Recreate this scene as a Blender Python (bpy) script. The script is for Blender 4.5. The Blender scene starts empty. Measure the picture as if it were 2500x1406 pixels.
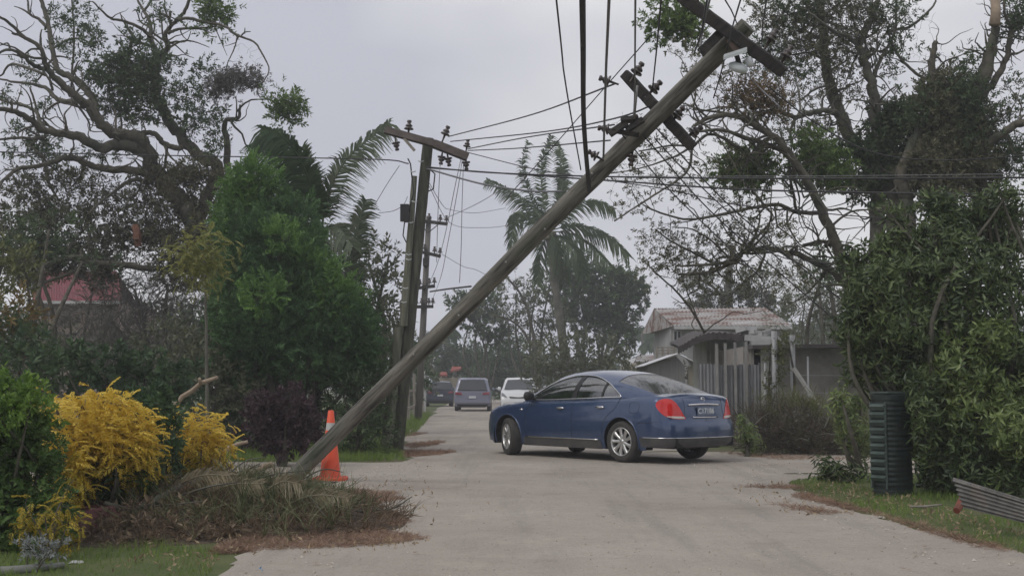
import bpy, math, numpy as np
from mathutils import Vector, Matrix
from mathutils.geometry import delaunay_2d_cdt

# ------------------------------------------------------------------ camera, sky, sun, exposure
SC = bpy.context.scene
COL = SC.collection
F = 3000.0; HOR = 947.0; CX = 1250.0; CY = 703.0; EYE = 1.2
PITCH = math.atan((HOR - CY) / F)
cd = bpy.data.cameras.new("camera"); cam = bpy.data.objects.new("camera", cd); COL.objects.link(cam)
cd.sensor_width = 36.0; cd.lens = F / 2500 * 36.0; cd.clip_end = 3000; cd.clip_start = 0.05
cam.location = (0, 0, EYE); cam.rotation_euler = (math.radians(90) + PITCH, 0, 0)
SC.camera = cam
SC.view_settings.view_transform = 'Standard'; SC.view_settings.look = 'None'
SC.view_settings.exposure = 0.36; SC.view_settings.gamma = 1.0
SC.cycles.volume_max_steps = 64
SC.cycles.max_bounces = 8; SC.cycles.transparent_max_bounces = 12

SUN_EL = math.radians(52); SUN_ROT = math.radians(232)
W = bpy.data.worlds.new("World"); SC.world = W; W.use_nodes = True
nt = W.node_tree; nt.nodes.clear()
def N(t, typ, **kw):
    n = t.nodes.new(typ)
    for k, v in kw.items():
        if k in n.inputs.keys(): n.inputs[k].default_value = v
        else: setattr(n, k, v)
    return n
sky = N(nt, 'ShaderNodeTexSky', sky_type='NISHITA', sun_disc=False, sun_elevation=SUN_EL, sun_rotation=SUN_ROT, air_density=1.0, dust_density=4.0)
tc = N(nt, 'ShaderNodeTexCoord')
mp = N(nt, 'ShaderNodeMapping'); mp.inputs['Scale'].default_value = (1, 1, 2.2); mp.inputs['Location'].default_value = (.35, .1, .42)
nt.links.new(tc.outputs['Generated'], mp.inputs['Vector'])
nz = N(nt, 'ShaderNodeTexNoise', Scale=2.6, Detail=3.0, Roughness=.45)
nt.links.new(mp.outputs[0], nz.inputs['Vector'])
cr = nt.nodes.new('ShaderNodeValToRGB')
cr.color_ramp.elements[0].position = .40; cr.color_ramp.elements[0].color = (5.2, 5.3, 6.0, 1)
cr.color_ramp.elements[1].position = .60; cr.color_ramp.elements[1].color = (7.7, 7.7, 7.9, 1)
nt.links.new(nz.outputs['Fac'], cr.inputs[0])
mxs = nt.nodes.new('ShaderNodeMix'); mxs.data_type = 'RGBA'; mxs.inputs[0].default_value = .96
nt.links.new(sky.outputs[0], mxs.inputs[6]); nt.links.new(cr.outputs[0], mxs.inputs[7])
bg = N(nt, 'ShaderNodeBackground', Strength=0.088)
nt.links.new(mxs.outputs[2], bg.inputs[0])
ow = nt.nodes.new('ShaderNodeOutputWorld'); nt.links.new(bg.outputs[0], ow.inputs[0])

sl = bpy.data.lights.new("sun", 'SUN'); sl.energy = 0.9; sl.angle = math.radians(25); sl.color = (1, .96, .9)
so = bpy.data.objects.new("sun", sl); COL.objects.link(so)
so.rotation_euler = (math.radians(90) - SUN_EL, 0, math.radians(-52)); so.location = (0, 0, 30)

# ------------------------------------------------------------------ pixel <-> place helpers (2500 px wide photo)
_cp, _sp = math.cos(PITCH), math.sin(PITCH)
def P(px, py, D):
    """point seen at photo pixel (px,py) standing D metres in front of the eye"""
    u = (px - CX) / F; v = (CY - py) / F
    d = np.array([u, _cp - v * _sp, _sp + v * _cp])
    return np.array([0, 0, EYE]) + d * (D / d[1])
def GP(px, py, z=0.0):
    u = (px - CX) / F; v = (CY - py) / F
    d = np.array([u, _cp - v * _sp, _sp + v * _cp])
    return np.array([0, 0, EYE]) + d * ((z - EYE) / d[2])
def ppm(D): return F / D

# ------------------------------------------------------------------ materials
def mat(name, c1, c2=None, scale=6.0, rough=.8, metal=0.0, bump=.0, bscale=40.0, stretch=(1, 1, 1), detail=5, lo=.35, hi=.65, coat=0, c3=None, s3=1.0, lo3=.55, hi3=.62, spec=.4, island=False, trans=0.0):
    m = bpy.data.materials.new(name); m.use_nodes = True; t = m.node_tree
    b = t.nodes['Principled BSDF']
    b.inputs['Roughness'].default_value = rough; b.inputs['Metallic'].default_value = metal
    b.inputs['Specular IOR Level'].default_value = spec
    if coat: b.inputs['Coat Weight'].default_value = coat; b.inputs['Coat Roughness'].default_value = .06
    tcn = t.nodes.new('ShaderNodeTexCoord'); mpn = t.nodes.new('ShaderNodeMapping'); mpn.inputs['Scale'].default_value = stretch
    t.links.new(tcn.outputs['Object'], mpn.inputs['Vector'])
    col = None
    if c2 is None: b.inputs['Base Color'].default_value = (*c1, 1)
    else:
        r = t.nodes.new('ShaderNodeValToRGB')
        r.color_ramp.elements[0].position = lo; r.color_ramp.elements[0].color = (*c1, 1)
        r.color_ramp.elements[1].position = hi; r.color_ramp.elements[1].color = (*c2, 1)
        n = N(t, 'ShaderNodeTexNoise', Scale=scale, Detail=detail, Roughness=.6); t.links.new(mpn.outputs[0], n.inputs['Vector'])
        if island:
            g = t.nodes.new('ShaderNodeNewGeometry')
            mm = t.nodes.new('ShaderNodeMath'); mm.operation = 'MULTIPLY_ADD'; mm.inputs[1].default_value = .55; mm.inputs[2].default_value = -.275
            t.links.new(g.outputs['Random Per Island'], mm.inputs[0])
            ma = t.nodes.new('ShaderNodeMath'); ma.operation = 'ADD'
            t.links.new(mm.outputs[0], ma.inputs[0]); t.links.new(n.outputs['Fac'], ma.inputs[1]); t.links.new(ma.outputs[0], r.inputs[0])
        else: t.links.new(n.outputs['Fac'], r.inputs[0])
        col = r.outputs[0]
        if c3 is not None:
            n3 = N(t, 'ShaderNodeTexNoise', Scale=s3, Detail=7, Roughness=.65); t.links.new(mpn.outputs[0], n3.inputs['Vector'])
            r3 = t.nodes.new('ShaderNodeValToRGB'); r3.color_ramp.elements[0].position = lo3; r3.color_ramp.elements[1].position = hi3
            t.links.new(n3.outputs['Fac'], r3.inputs[0])
            mx = t.nodes.new('ShaderNodeMix'); mx.data_type = 'RGBA'; mx.inputs[7].default_value = (*c3, 1)
            t.links.new(r3.outputs[0], mx.inputs[0]); t.links.new(col, mx.inputs[6]); col = mx.outputs[2]
        t.links.new(col, b.inputs['Base Color'])
    if bump:
        nb = N(t, 'ShaderNodeTexNoise', Scale=bscale, Detail=6, Roughness=.65); t.links.new(mpn.outputs[0], nb.inputs['Vector'])
        bp = t.nodes.new('ShaderNodeBump'); bp.inputs['Strength'].default_value = bump; bp.inputs['Distance'].default_value = .02
        t.links.new(nb.outputs['Fac'], bp.inputs['Height']); t.links.new(bp.outputs[0], b.inputs['Normal'])
    if trans:
        tr = t.nodes.new('ShaderNodeBsdfTranslucent'); ms = t.nodes.new('ShaderNodeMixShader'); ms.inputs[0].default_value = trans
        if col is not None: t.links.new(col, tr.inputs[0])
        else: tr.inputs[0].default_value = (*c1, 1)
        o = t.nodes['Material Output']
        t.links.new(b.outputs[0], ms.inputs[1]); t.links.new(tr.outputs[0], ms.inputs[2]); t.links.new(ms.outputs[0], o.inputs[0])
    return m
def leafmat(name, c1, c2, scale=.9, rough=.55, trans=.25, spec=.35):
    k = 1.0 if c2[0] > .5 else 1.65
    return mat(name, tuple(q * k for q in c1), tuple(q * k for q in c2), scale=scale, rough=rough, island=True, trans=trans, spec=spec, lo=.2, hi=.85, detail=3)
def glassmat(name, tint=(.3, .33, .33), refl=.12):
    m = bpy.data.materials.new(name); m.use_nodes = True; t = m.node_tree; t.nodes.clear()
    tr = N(t, 'ShaderNodeBsdfTransparent'); tr.inputs[0].default_value = (*tint, 1)
    gl = N(t, 'ShaderNodeBsdfGlossy', Roughness=.08)
    lw = N(t, 'ShaderNodeLayerWeight', Blend=.35)
    ad = t.nodes.new('ShaderNodeMath'); ad.operation = 'MULTIPLY_ADD'; ad.inputs[1].default_value = .30; ad.inputs[2].default_value = refl; ad.use_clamp = True
    t.links.new(lw.outputs['Fresnel'], ad.inputs[0])
    ms = t.nodes.new('ShaderNodeMixShader'); t.links.new(ad.outputs[0], ms.inputs[0]); t.links.new(tr.outputs[0], ms.inputs[1]); t.links.new(gl.outputs[0], ms.inputs[2])
    o = t.nodes.new('ShaderNodeOutputMaterial'); t.links.new(ms.outputs[0], o.inputs[0])
    return m

# ------------------------------------------------------------------ object bookkeeping
ORG = {}
def tag(o, label=None, cat=None, group=None, kind=None):
    if label: o['label'] = label
    if cat: o['category'] = cat
    if group: o['group'] = group
    if kind: o['kind'] = kind
    return o
def thing(name, loc, label, cat, group=None, local=False):
    o = bpy.data.objects.new(name, None); COL.objects.link(o); o.empty_display_size = .2
    o.location = loc
    ORG[o.name] = np.zeros(3) if local else np.array(loc, float)
    return tag(o, label, cat, group)

class G:
    """a bag of vertices and faces that becomes ONE mesh object"""
    def __init__(s): s.V = []; s.Q = []; s.T = []; s.qm = []; s.tm = []; s.n = 0
    def add(s, V, Q=None, T=None, mi=0):
        V = np.asarray(V, float).reshape(-1, 3)
        if Q is not None and len(Q):
            Q = np.asarray(Q, int).reshape(-1, 4); s.Q.append(Q + s.n); s.qm.append(np.full(len(Q), mi))
        if T is not None and len(T):
            T = np.asarray(T, int).reshape(-1, 3); s.T.append(T + s.n); s.tm.append(np.full(len(T), mi))
        s.V.append(V); s.n += len(V)
    def box(s, c, size, R=None, mi=0, taper=1.0):
        x, y, z = np.array(size) / 2
        v = np.array([[-x, -y, -z], [x, -y, -z], [x, y, -z], [-x, y, -z], [-x*taper, -y*taper, z], [x*taper, -y*taper, z], [x*taper, y*taper, z], [-x*taper, y*taper, z]])
        if R is not None: v = v @ np.asarray(R).T
        s.add(v + np.asarray(c), [[0, 3, 2, 1], [4, 5, 6, 7], [0, 1, 5, 4], [1, 2, 6, 5], [2, 3, 7, 6], [3, 0, 4, 7]], mi=mi)
    def slab(s, quad, n, mi=0):
        """a flat quad (4 points) with thickness vector n"""
        q = np.asarray(quad, float); v = np.vstack([q, q + np.asarray(n, float)])
        s.add(v, [[0, 3, 2, 1], [4, 5, 6, 7], [0, 1, 5, 4], [1, 2, 6, 5], [2, 3, 7, 6], [3, 0, 4, 7]], mi=mi)
    def beam(s, a, b, w, h=None, up=(0, 0, 1), mi=0):
        a = np.asarray(a, float); b = np.asarray(b, float); d = b - a; L = np.linalg.norm(d); d /= L
        u = np.asarray(up, float); x = np.cross(d, u); x /= np.linalg.norm(x) + 1e-9; y = np.cross(x, d)
        s.box((a + b) / 2, (w, L, h or w), np.stack([x, d, y], 1), mi)
    def tube(s, pts, rad, k=8, cap=True, mi=0, wob=0, rng=None):
        p = np.asarray(pts, float); n = len(p); r = np.broadcast_to(np.asarray(rad, float), (n,))
        t = np.gradient(p, axis=0); t /= np.linalg.norm(t, axis=1)[:, None] + 1e-9
        ref = np.array([0, 0, 1.]) if abs(t[0][2]) < .9 else np.array([1., 0, 0])
        u = np.cross(t, ref); u /= np.linalg.norm(u, axis=1)[:, None] + 1e-9
        for i in range(1, n):
            if u[i] @ u[i-1] < 0: u[i] = -u[i]
            if u[i] @ u[i-1] < .5:
                w_ = u[i-1] - t[i] * (u[i-1] @ t[i]); u[i] = w_ / (np.linalg.norm(w_) + 1e-9)
        w = np.cross(t, u)
        a = np.arange(k) * 2 * math.pi / k
        rr = r[:, None] * (1 + (wob * rng.standard_normal((n, k)) if wob else 0))
        V = p[:, None, :] + rr[..., None] * (np.cos(a)[None, :, None] * u[:, None, :] + np.sin(a)[None, :, None] * w[:, None, :])
        i = np.arange(n - 1)[:, None] * k; j = np.arange(k)[None, :]; j2 = (j + 1) % k
        Q = np.stack([i + j, i + j2, i + k + j2, i + k + j], -1).reshape(-1, 4)
        V = V.reshape(-1, 3)
        if cap:
            V = np.vstack([V, p[0], p[-1]]); c0 = n * k; c1 = c0 + 1
            T = [[c0, (q + 1) % k, q] for q in range(k)] + [[c1, (n-1)*k + q, (n-1)*k + (q + 1) % k] for q in range(k)]
            s.add(V, Q, T, mi=mi)
        else: s.add(V, Q, mi=mi)
    def lathe(s, prof, k=32, c=(0, 0, 0), R=None, mi=0):
        """prof: (radius, height) pairs revolved about z"""
        a = np.arange(k) * 2 * math.pi / k; n = len(prof); pr = np.asarray(prof, float)
        V = np.stack([pr[:, 0][:, None] * np.cos(a), pr[:, 0][:, None] * np.sin(a), np.repeat(pr[:, 1][:, None], k, 1)], -1).reshape(-1, 3)
        i = np.arange(n - 1)[:, None] * k; j = np.arange(k)[None, :]; j2 = (j + 1) % k
        Q = np.stack([i + j, i + j2, i + k + j2, i + k + j], -1).reshape(-1, 4)
        if R is not None: V = V @ np.asarray(R).T
        s.add(V + np.asarray(c), Q, mi=mi)
    def build(s, name, mats, parent=None, smooth=True, origin=None, loc=None):
        V = np.vstack(s.V) if s.V else np.zeros((0, 3))
        if origin is None:
            if parent is not None: origin = ORG[parent.name]
            else: origin = np.array([(V[:, 0].min() + V[:, 0].max()) / 2, (V[:, 1].min() + V[:, 1].max()) / 2, V[:, 2].min()])
        origin = np.asarray(origin, float)
        Q = np.vstack(s.Q) if s.Q else np.zeros((0, 4), int); T = np.vstack(s.T) if s.T else np.zeros((0, 3), int)
        me = bpy.data.meshes.new(name); me.vertices.add(len(V)); me.vertices.foreach_set('co', (V - origin).astype(np.float32).ravel())
        me.loops.add(len(Q) * 4 + len(T) * 3); me.polygons.add(len(Q) + len(T))
        me.loops.foreach_set('vertex_index', np.concatenate([Q.ravel(), T.ravel()]).astype(np.int32))
        ls = np.concatenate([np.arange(len(Q)) * 4, len(Q) * 4 + np.arange(len(T)) * 3]).astype(np.int32)
        me.polygons.foreach_set('loop_start', ls)
        mi = np.concatenate([np.concatenate(s.qm) if s.qm else [], np.concatenate(s.tm) if s.tm else []]).astype(np.int32)
        me.polygons.foreach_set('material_index', mi)
        me.polygons.foreach_set('use_smooth', np.full(len(mi), smooth))
        me.update(calc_edges=True)
        for m in (mats if isinstance(mats, (list, tuple)) else [mats]): me.materials.append(m)
        o = bpy.data.objects.new(name, me); COL.objects.link(o)
        if parent is not None: o.parent = parent
        else: o.location = origin if loc is None else loc
        ORG[o.name] = origin
        return o
def sharp(o, ang=40):
    me = o.data
    n = np.zeros(len(me.polygons) * 3, np.float32); me.polygons.foreach_get('normal', n)
    me.set_sharp_from_angle(angle=math.radians(ang)) if hasattr(me, 'set_sharp_from_angle') else None
    return o
def copy_tree(o, parent=None):
    c = o.copy(); COL.objects.link(c); c.parent = parent; ORG[c.name] = ORG.get(o.name, np.zeros(3))
    for ch in list(o.children): copy_tree(ch, c)
    return c
def crom(pts, n=6):
    """Catmull-Rom through points (any dimension)"""
    p = np.asarray(pts, float)
    if len(p) < 3: return np.array([p[0] + (p[-1] - p[0]) * t for t in np.linspace(0, 1, n + 1)])
    q = np.vstack([2 * p[0] - p[1], p, 2 * p[-1] - p[-2]]); out = []
    for i in range(len(p) - 1):
        a, b, c, d = q[i:i + 4]
        for t in np.linspace(0, 1, n, endpoint=False):
            out.append(.5 * (2*b + (c - a)*t + (2*a - 5*b + 4*c - d)*t*t + (3*b - a - 3*c + d)*t**3))
    out.append(p[-1]); return np.array(out)
def rotz(a): c, s = math.cos(a), math.sin(a); return np.array([[c, -s, 0], [s, c, 0], [0, 0, 1.]])
def frames(d, rng, grav=False):
    """frames (n,3,3) whose 3rd column is d; random roll, or first column hanging down"""
    d = d / (np.linalg.norm(d, axis=1)[:, None] + 1e-9)
    if grav:
        x = np.array([0, 0, -1.]) + .25 * rng.standard_normal(d.shape); x -= d * (x * d).sum(1)[:, None]; x /= np.linalg.norm(x, axis=1)[:, None] + 1e-9
        return np.stack([x, np.cross(d, x), d], -1)
    r = rng.standard_normal(d.shape); x = np.cross(r, d); x /= np.linalg.norm(x, axis=1)[:, None] + 1e-9
    return np.stack([x, np.cross(d, x), d], -1)

# ------------------------------------------------------------------ foliage templates (unit size, growing along +z)
def leafquad(base, d, up, L, w):
    d = d / np.linalg.norm(d); x = np.cross(d, up); x /= np.linalg.norm(x) + 1e-9; nn = np.cross(x, d)
    return np.array([base, base + d*L*.45 + x*w/2 + nn*w*.15, base + d*L - nn*w*.1, base + d*L*.45 - x*w/2 + nn*w*.15])
def tmpl_sprig(rng, n=7, leaf=.55, w=.2, spread=1.0, droop=0.0):
    V = []
    for i in range(n):
        t = (i + .5) / n; a = i * 2.4 + rng.uniform(-.4, .4); b = np.array([0, 0, t * .7])
        d = np.array([math.cos(a) * spread, math.sin(a) * spread, .6 + .6 * t - droop])
        V.append(leafquad(b, d, np.array([0, 0, 1.]) + .5 * rng.standard_normal(3), leaf * rng.uniform(.7, 1.15), w * rng.uniform(.8, 1.2)))
    V = np.vstack(V); return V, np.arange(len(V)).reshape(-1, 4)
def tmpl_feather(rng, n=9, leaf=.3, w=.05, curl=.5):
    V = []
    for i in range(n):
        t = (i + 1) / n; a = curl * t; c = np.array([math.sin(a * 1.5) * t * .5, 0, t * (1 - .3 * curl * t)])
        dirn = np.array([math.sin(a * 2.2), 0, math.cos(a * 2.2)])
        for sgn in (-1, 1):
            d = dirn * .75 + np.array([0, sgn * .8, 0]) + .15 * rng.standard_normal(3)
            V.append(leafquad(c, d, np.array([1., 0, .2]), leaf * (1.15 - .6 * t), w))
    V = np.vstack(V); return V, np.arange(len(V)).reshape(-1, 4)
def tmpl_blade(rng, n=5, L=1.0, w=.03, bend=.5, segs=3):
    V = []; Q = []; k = 0
    for i in range(n):
        a = rng.uniform(0, 2 * math.pi); d = np.array([math.cos(a), math.sin(a), 0]); x = np.array([-d[1], d[0], 0]); l = L * rng.uniform(.55, 1.1); bb = bend * rng.uniform(.3, 1.3)
        for j in range(segs + 1):
            t = j / segs; c = d * (bb * l * t * t + .03) + np.array([0, 0, l * (t - .35 * bb * t * t)]); ww = w * (1 - t * .85)
            V += [c - x * ww / 2, c + x * ww / 2]
            if j < segs: Q.append([k, k + 1, k + 3, k + 2])
            k += 2
    return np.array(V), np.array(Q)
def scatter(g, tm, Pt, Dr, S, rng, mi=0):
    Pt = np.asarray(Pt); n = len(Pt)
    if n == 0: return
    Fm = frames(np.asarray(Dr, float), rng, tm is T_CURL or tm is T_FEATH); S = np.broadcast_to(np.asarray(S, float), (n,)); pick = rng.integers(0, len(tm), n)
    for k, (V, Q) in enumerate(tm):
        s_ = np.where(pick == k)[0]
        if len(s_) == 0: continue
        W_ = np.einsum('nij,vj->nvi', Fm[s_], V) * S[s_][:, None, None] + Pt[s_][:, None, :]
        QQ = (Q[None] + (np.arange(len(s_)) * len(V))[:, None, None]).reshape(-1, 4)
        g.add(W_.reshape(-1, 3), QQ, mi=mi)
_r = np.random.default_rng(5)
T_SPRIG = [tmpl_sprig(_r) for _ in range(6)]
T_DENSE = [tmpl_sprig(_r, 10, .5, .24) for _ in range(6)]
T_DROOP = [tmpl_sprig(_r, 8, .75, .2, 1.0, 1.3) for _ in range(6)]
T_FEATH = [tmpl_feather(_r, 9, .34, .06, c) for c in (.2, .5, .8, 1.1)]
T_CURL = [tmpl_feather(_r, 10, .26, .07, c) for c in (.8, 1.1, 1.4, 1.6)]
T_NEEDLE = [tmpl_sprig(_r, 9, .9, .045, .6) for _ in range(5)]
T_GRASS = [tmpl_blade(_r) for _ in range(5)]

# ------------------------------------------------------------------ plants
class Plant:
    """trunk traced limb by limb; twigs reach for targets in the crown's clumps; leaves sit on the twigs"""
    def __init__(s, name, label, cat, D, base=None, seed=1, group=None, zoom=None):
        s.D = D; s.rs = .72; s.rng = np.random.default_rng(seed); s.zoom = zoom
        s.wood = G(); s.leaf = G(); s.nodes = []; s.nr = []
        s.root = thing(name, base if base is not None else (0, D, 0), label, cat, group); s.base = base
    def px(s, x, y):
        if s.zoom: ox, oy, k = s.zoom; return ox + x / k, oy + y / k
        return x, y
    def limb(s, pts, r0, r1=None, dd=(0, 0), k=7, n=5, w=.06):
        """pts in picture pixels; r in picture pixels; dd: depth offset at start and end"""
        m = len(pts); q = []
        for i, (x, y) in enumerate(pts):
            X, Y = s.px(x, y); d = s.D + dd[0] + (dd[1] - dd[0]) * i / max(1, m - 1); q.append(P(X, Y, d))
        if q[0][2] < 0.3 and q[0][2] > -1: q[0][2] = -.1
        c = crom(q, n); sc = 1 / ppm(s.D) / (s.zoom[2] if s.zoom else 1)
        r = np.linspace(r0, r1 if r1 is not None else r0 * .5, len(c)) * sc * s.rs
        jit = s.rng.standard_normal(c.shape) * (r[:, None] * .16); jit[0] = 0; c = c + jit
        s.wood.tube(c, r, k, wob=w, rng=s.rng)
        s.nodes += list(c); s.nr += list(r)
        return c
    def trunk3(s, pts, rad, k=8):
        c = crom(pts, 5); r = np.interp(np.linspace(0, 1, len(c)), np.linspace(0, 1, len(rad)), rad)
        s.wood.tube(c, r, k, wob=.05, rng=s.rng); s.nodes += list(c); s.nr += list(r)
    def sprout(s, n, L=(.6, 1.6), r=.03, up=.15, rmin=.03, gens=2, flat=.6):
        """crooked side branches off the wood already there, then shorter ones off those"""
        for gq in range(gens):
            NR = np.array(s.nr); NN = np.array(s.nodes); ids = np.where(NR > rmin * (.5 ** gq))[0]; ids = ids[NN[ids][:, 2] > 1.5]
            for i in s.rng.choice(ids, n * (1 + gq)):
                d = s.rng.standard_normal(3) * [1, flat, 1] + [0, 0, up]; d /= np.linalg.norm(d); l = s.rng.uniform(*L) * (.6 ** gq); c = [NN[i]]
                for q in range(6): d = d + s.rng.standard_normal(3) * .38 + [0, 0, up * .15]; d /= np.linalg.norm(d); c.append(c[-1] + d * l / 6)
                c = crom(np.array(c), 2); ra = min(NR[i] * .6, r * (.6 ** gq)); rr = np.linspace(ra, max(.004, ra * .25), len(c)); s.wood.tube(c, rr, 5, cap=False); s.nodes += list(c[2:]); s.nr += list(rr[2:])
    def grow(s, targets, r=.012, droop=0.0, kink=.12, k=4, mind=0):
        """join every target to the nearest wood already there"""
        NN = np.array(s.nodes); NR = np.array(s.nr); m0 = len(NN)
        cap = m0 + len(targets) * 4; A = np.zeros((cap, 3)); A[:m0] = NN; R = np.zeros(cap); R[:m0] = NR; m = m0
        order = np.argsort([((NN - t) ** 2).sum(1).min() for t in targets])
        ends = []; dirs = []
        for ti in order:
            t = targets[ti]; d2 = ((A[:m] - t) ** 2).sum(1); i = int(d2.argmin()); a = A[i]; L = math.sqrt(d2[i])
            if L < .02: continue
            ra = min(R[i] * .75, r * (1 + L * .8)); rb = max(.0025, ra * .35)
            u = np.linspace(0, 1, 5)[:, None]
            bow = s.rng.standard_normal(3) * L * kink + np.array([0, 0, L * .12 - droop * L])
            c = a + (t - a) * u + bow * (np.sin(u * math.pi)) + s.rng.standard_normal((5, 3)) * L * .035 * np.sin(u * math.pi)
            rr = ra + (rb - ra) * u[:, 0]
            s.wood.tube(c, rr, k, cap=False)
            A[m:m+4] = c[1:]; R[m:m+4] = rr[1:]; m += 4
            ends.append(c[-1]); dirs.append(c[-1] - c[-2])
        s.nodes = list(A[:m]); s.nr = list(R[:m])
        return np.array(ends), np.array(dirs)
    def clump_points(s, cx, cy, rx, ry, n, dd=0, depth=None, shell=0):
        X, Y = s.px(cx, cy); k = s.zoom[2] if s.zoom else 1; sc = 1 / ppm(s.D + dd) / k
        c = P(X, Y, s.D + dd); R = np.array([rx * sc, (depth if depth else .8 * (rx + ry) / 2 * sc), ry * sc])
        v = s.rng.standard_normal((n, 3)); v /= np.linalg.norm(v, axis=1)[:, None]
        rad = s.rng.uniform(shell ** 3, 1, n) ** (1 / 3)
        lump = 1 + .22 * np.sin(v @ s.rng.uniform(-4, 4, 3) + 1) + .15 * np.sin(v @ s.rng.uniform(-7, 7, 3))
        p = c + v * (rad * lump)[:, None] * R
        p[:, 2] = np.maximum(p[:, 2], .05)
        return p, v, c
    def clump(s, cx, cy, rx, ry, n, leaves=4, size=.22, mi=0, tm=None, dd=0, depth=None, r=.012, up=.3, droop=0.0, spread=.12, shell=.3, twigs=1.0):
        p, v, c = s.clump_points(cx, cy, rx, ry, n, dd, depth, shell)
        if twigs > 0:
            nt_ = max(1, int(len(p) * twigs)); e, d = s.grow(list(p[:nt_]), r=r, droop=droop)
            if len(e) == 0: e, d = p[:1], v[:1]
            if nt_ < len(p): e = np.vstack([e, p[nt_:]]); d = np.vstack([d, v[nt_:]])
        else: e, d = p, v
        if leaves:
            m = len(e); e2 = np.repeat(e, leaves, 0) + s.rng.standard_normal((m * leaves, 3)) * spread
            out = (e - c); out /= np.linalg.norm(out, axis=1)[:, None] + 1e-9
            d = d / (np.linalg.norm(d, axis=1)[:, None] + 1e-9)
            d2 = np.repeat(d * .5 + out * .6, leaves, 0) + s.rng.standard_normal((m * leaves, 3)) * .55 + np.array([0, 0, up])
            scatter(s.leaf, tm or T_SPRIG, e2, d2, size * s.rng.uniform(.6, 1.25, m * leaves), s.rng, mi)
    def done(s, bark, leafm, wname='trunk', lname='crown'):
        base = s.base
        V = np.vstack(s.wood.V) if s.wood.V else np.vstack(s.leaf.V)
        if base is None:
            lo = V[V[:, 2] < V[:, 2].min() + .3].mean(0); s.root.location = (lo[0], lo[1], 0); ORG[s.root.name] = np.array([lo[0], lo[1], 0.])
        if s.wood.V: s.wood.build(wname, bark, s.root)
        if s.leaf.V: s.leaf.build(lname, leafm, s.root, smooth=False)
        return s.root
# ------------------------------------------------------------------ materials of the setting
RNG = np.random.default_rng(11)
M_road = mat('road_surface', (.325, .29, .25), (.395, .355, .31), scale=.9, rough=.95, bump=.35, bscale=55, c3=(.235, .20, .168), s3=.45, lo3=.5, hi3=.72, spec=.15, detail=9)
def road_nodes():
    t = M_road.node_tree; b = t.nodes['Principled BSDF']; src = b.inputs['Base Color'].links[0].from_socket; tcn = N(t, 'ShaderNodeTexCoord')
    def layer(src, sx, sy, sc, lo, hi, colr, det=6, amt=1.0):
        mp_ = t.nodes.new('ShaderNodeMapping'); mp_.inputs['Scale'].default_value = (sx, sy, 1); t.links.new(tcn.outputs['Object'], mp_.inputs[0])
        n = N(t, 'ShaderNodeTexNoise', Scale=sc, Detail=det, Roughness=.7); t.links.new(mp_.outputs[0], n.inputs['Vector'])
        r = t.nodes.new('ShaderNodeMapRange'); r.inputs['From Min'].default_value = lo; r.inputs['From Max'].default_value = hi; r.inputs['To Max'].default_value = amt; t.links.new(n.outputs['Fac'], r.inputs[0])
        mx = t.nodes.new('ShaderNodeMix'); mx.data_type = 'RGBA'; mx.inputs[7].default_value = (*colr, 1); t.links.new(r.outputs[0], mx.inputs[0]); t.links.new(src, mx.inputs[6]); return mx.outputs[2]
    src = layer(src, 1.6, .12, 1.1, .50, .72, (.215, .205, .185), amt=.7)      # wheel-worn streaks along the road
    src = layer(src, 1, 1, 7, .55, .75, (.19, .165, .14), 9, .55)              # blotches
    src = layer(src, 1, .5, 1.6, .56, .70, (.44, .40, .34), 9, .5)             # sandy washed patches
    src = layer(src, 1, 1, 70, .56, .70, (.15, .135, .12), 3, .8)              # aggregate
    src = layer(src, 1, 1, 45, .60, .72, (.52, .48, .42), 3, .7)
    t.links.new(src, b.inputs['Base Color'])
road_nodes()
M_grass = leafmat('grass_blades', (.055, .095, .016), (.14, .19, .04), scale=.7, trans=.15)
M_ground = mat('earth_and_turf', (.055, .08, .022), (.10, .115, .04), scale=1.3, rough=.95, bump=.8, bscale=25, c3=(.13, .10, .07), s3=.6, lo3=.55, hi3=.7)
M_litter = leafmat('dry_litter', (.09, .055, .036), (.25, .17, .12), scale=1.2, trans=.05)
M_rust = mat('rusted_iron', (.30, .285, .275), (.15, .085, .065), scale=2.2, rough=.8, stretch=(.35, 1, 1), lo=.48, hi=.56, c3=(.42, .41, .41), s3=1.3, lo3=.55, hi3=.62)
M_white = mat('white_paint', (.46, .46, .46), (.36, .36, .35), scale=3, rough=.6)
M_conc = mat('weathered_concrete', (.20, .185, .17), (.31, .29, .275), scale=1.6, rough=.95, bump=.5, bscale=30, c3=(.11, .11, .09), s3=.7, lo3=.50, hi3=.72, detail=9)
M_grey = mat('grey_iron_sheet', (.20, .205, .22), (.32, .32, .33), scale=2.5, rough=.65, stretch=(3, 3, .4), c3=(.14, .12, .11), s3=2, lo3=.55, hi3=.7)
M_darkr = mat('dark_iron_roof', (.045, .040, .038), (.085, .075, .072), scale=3, rough=.8)
M_greyp = mat('greyed_post_paint', (.24, .235, .225), (.33, .32, .31), scale=5, rough=.8)
M_dark = mat('doorway_shade', (.02, .02, .022), rough=.9)
M_cream = mat('cream_wall', (.42, .38, .31), (.34, .31, .26), scale=3, rough=.9)
M_green_wall = mat('pale_green_wall', (.23, .24, .215), (.30, .31, .28), scale=2, rough=.9)
M_redroof = mat('red_roof', (.20, .035, .045), (.15, .035, .042), scale=2, rough=.6)
M_wood = mat('grey_timber', (.19, .17, .145), (.29, .265, .225), scale=4, rough=.9, stretch=(4, 4, .5), bump=.4, bscale=20)
M_gpipe = mat('galvanised_pipe', (.36, .37, .38), (.45, .45, .45), scale=8, rough=.5, metal=.3)
M_glassdark = mat('window_glass', (.03, .035, .04), rough=.12, spec=.8)

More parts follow.
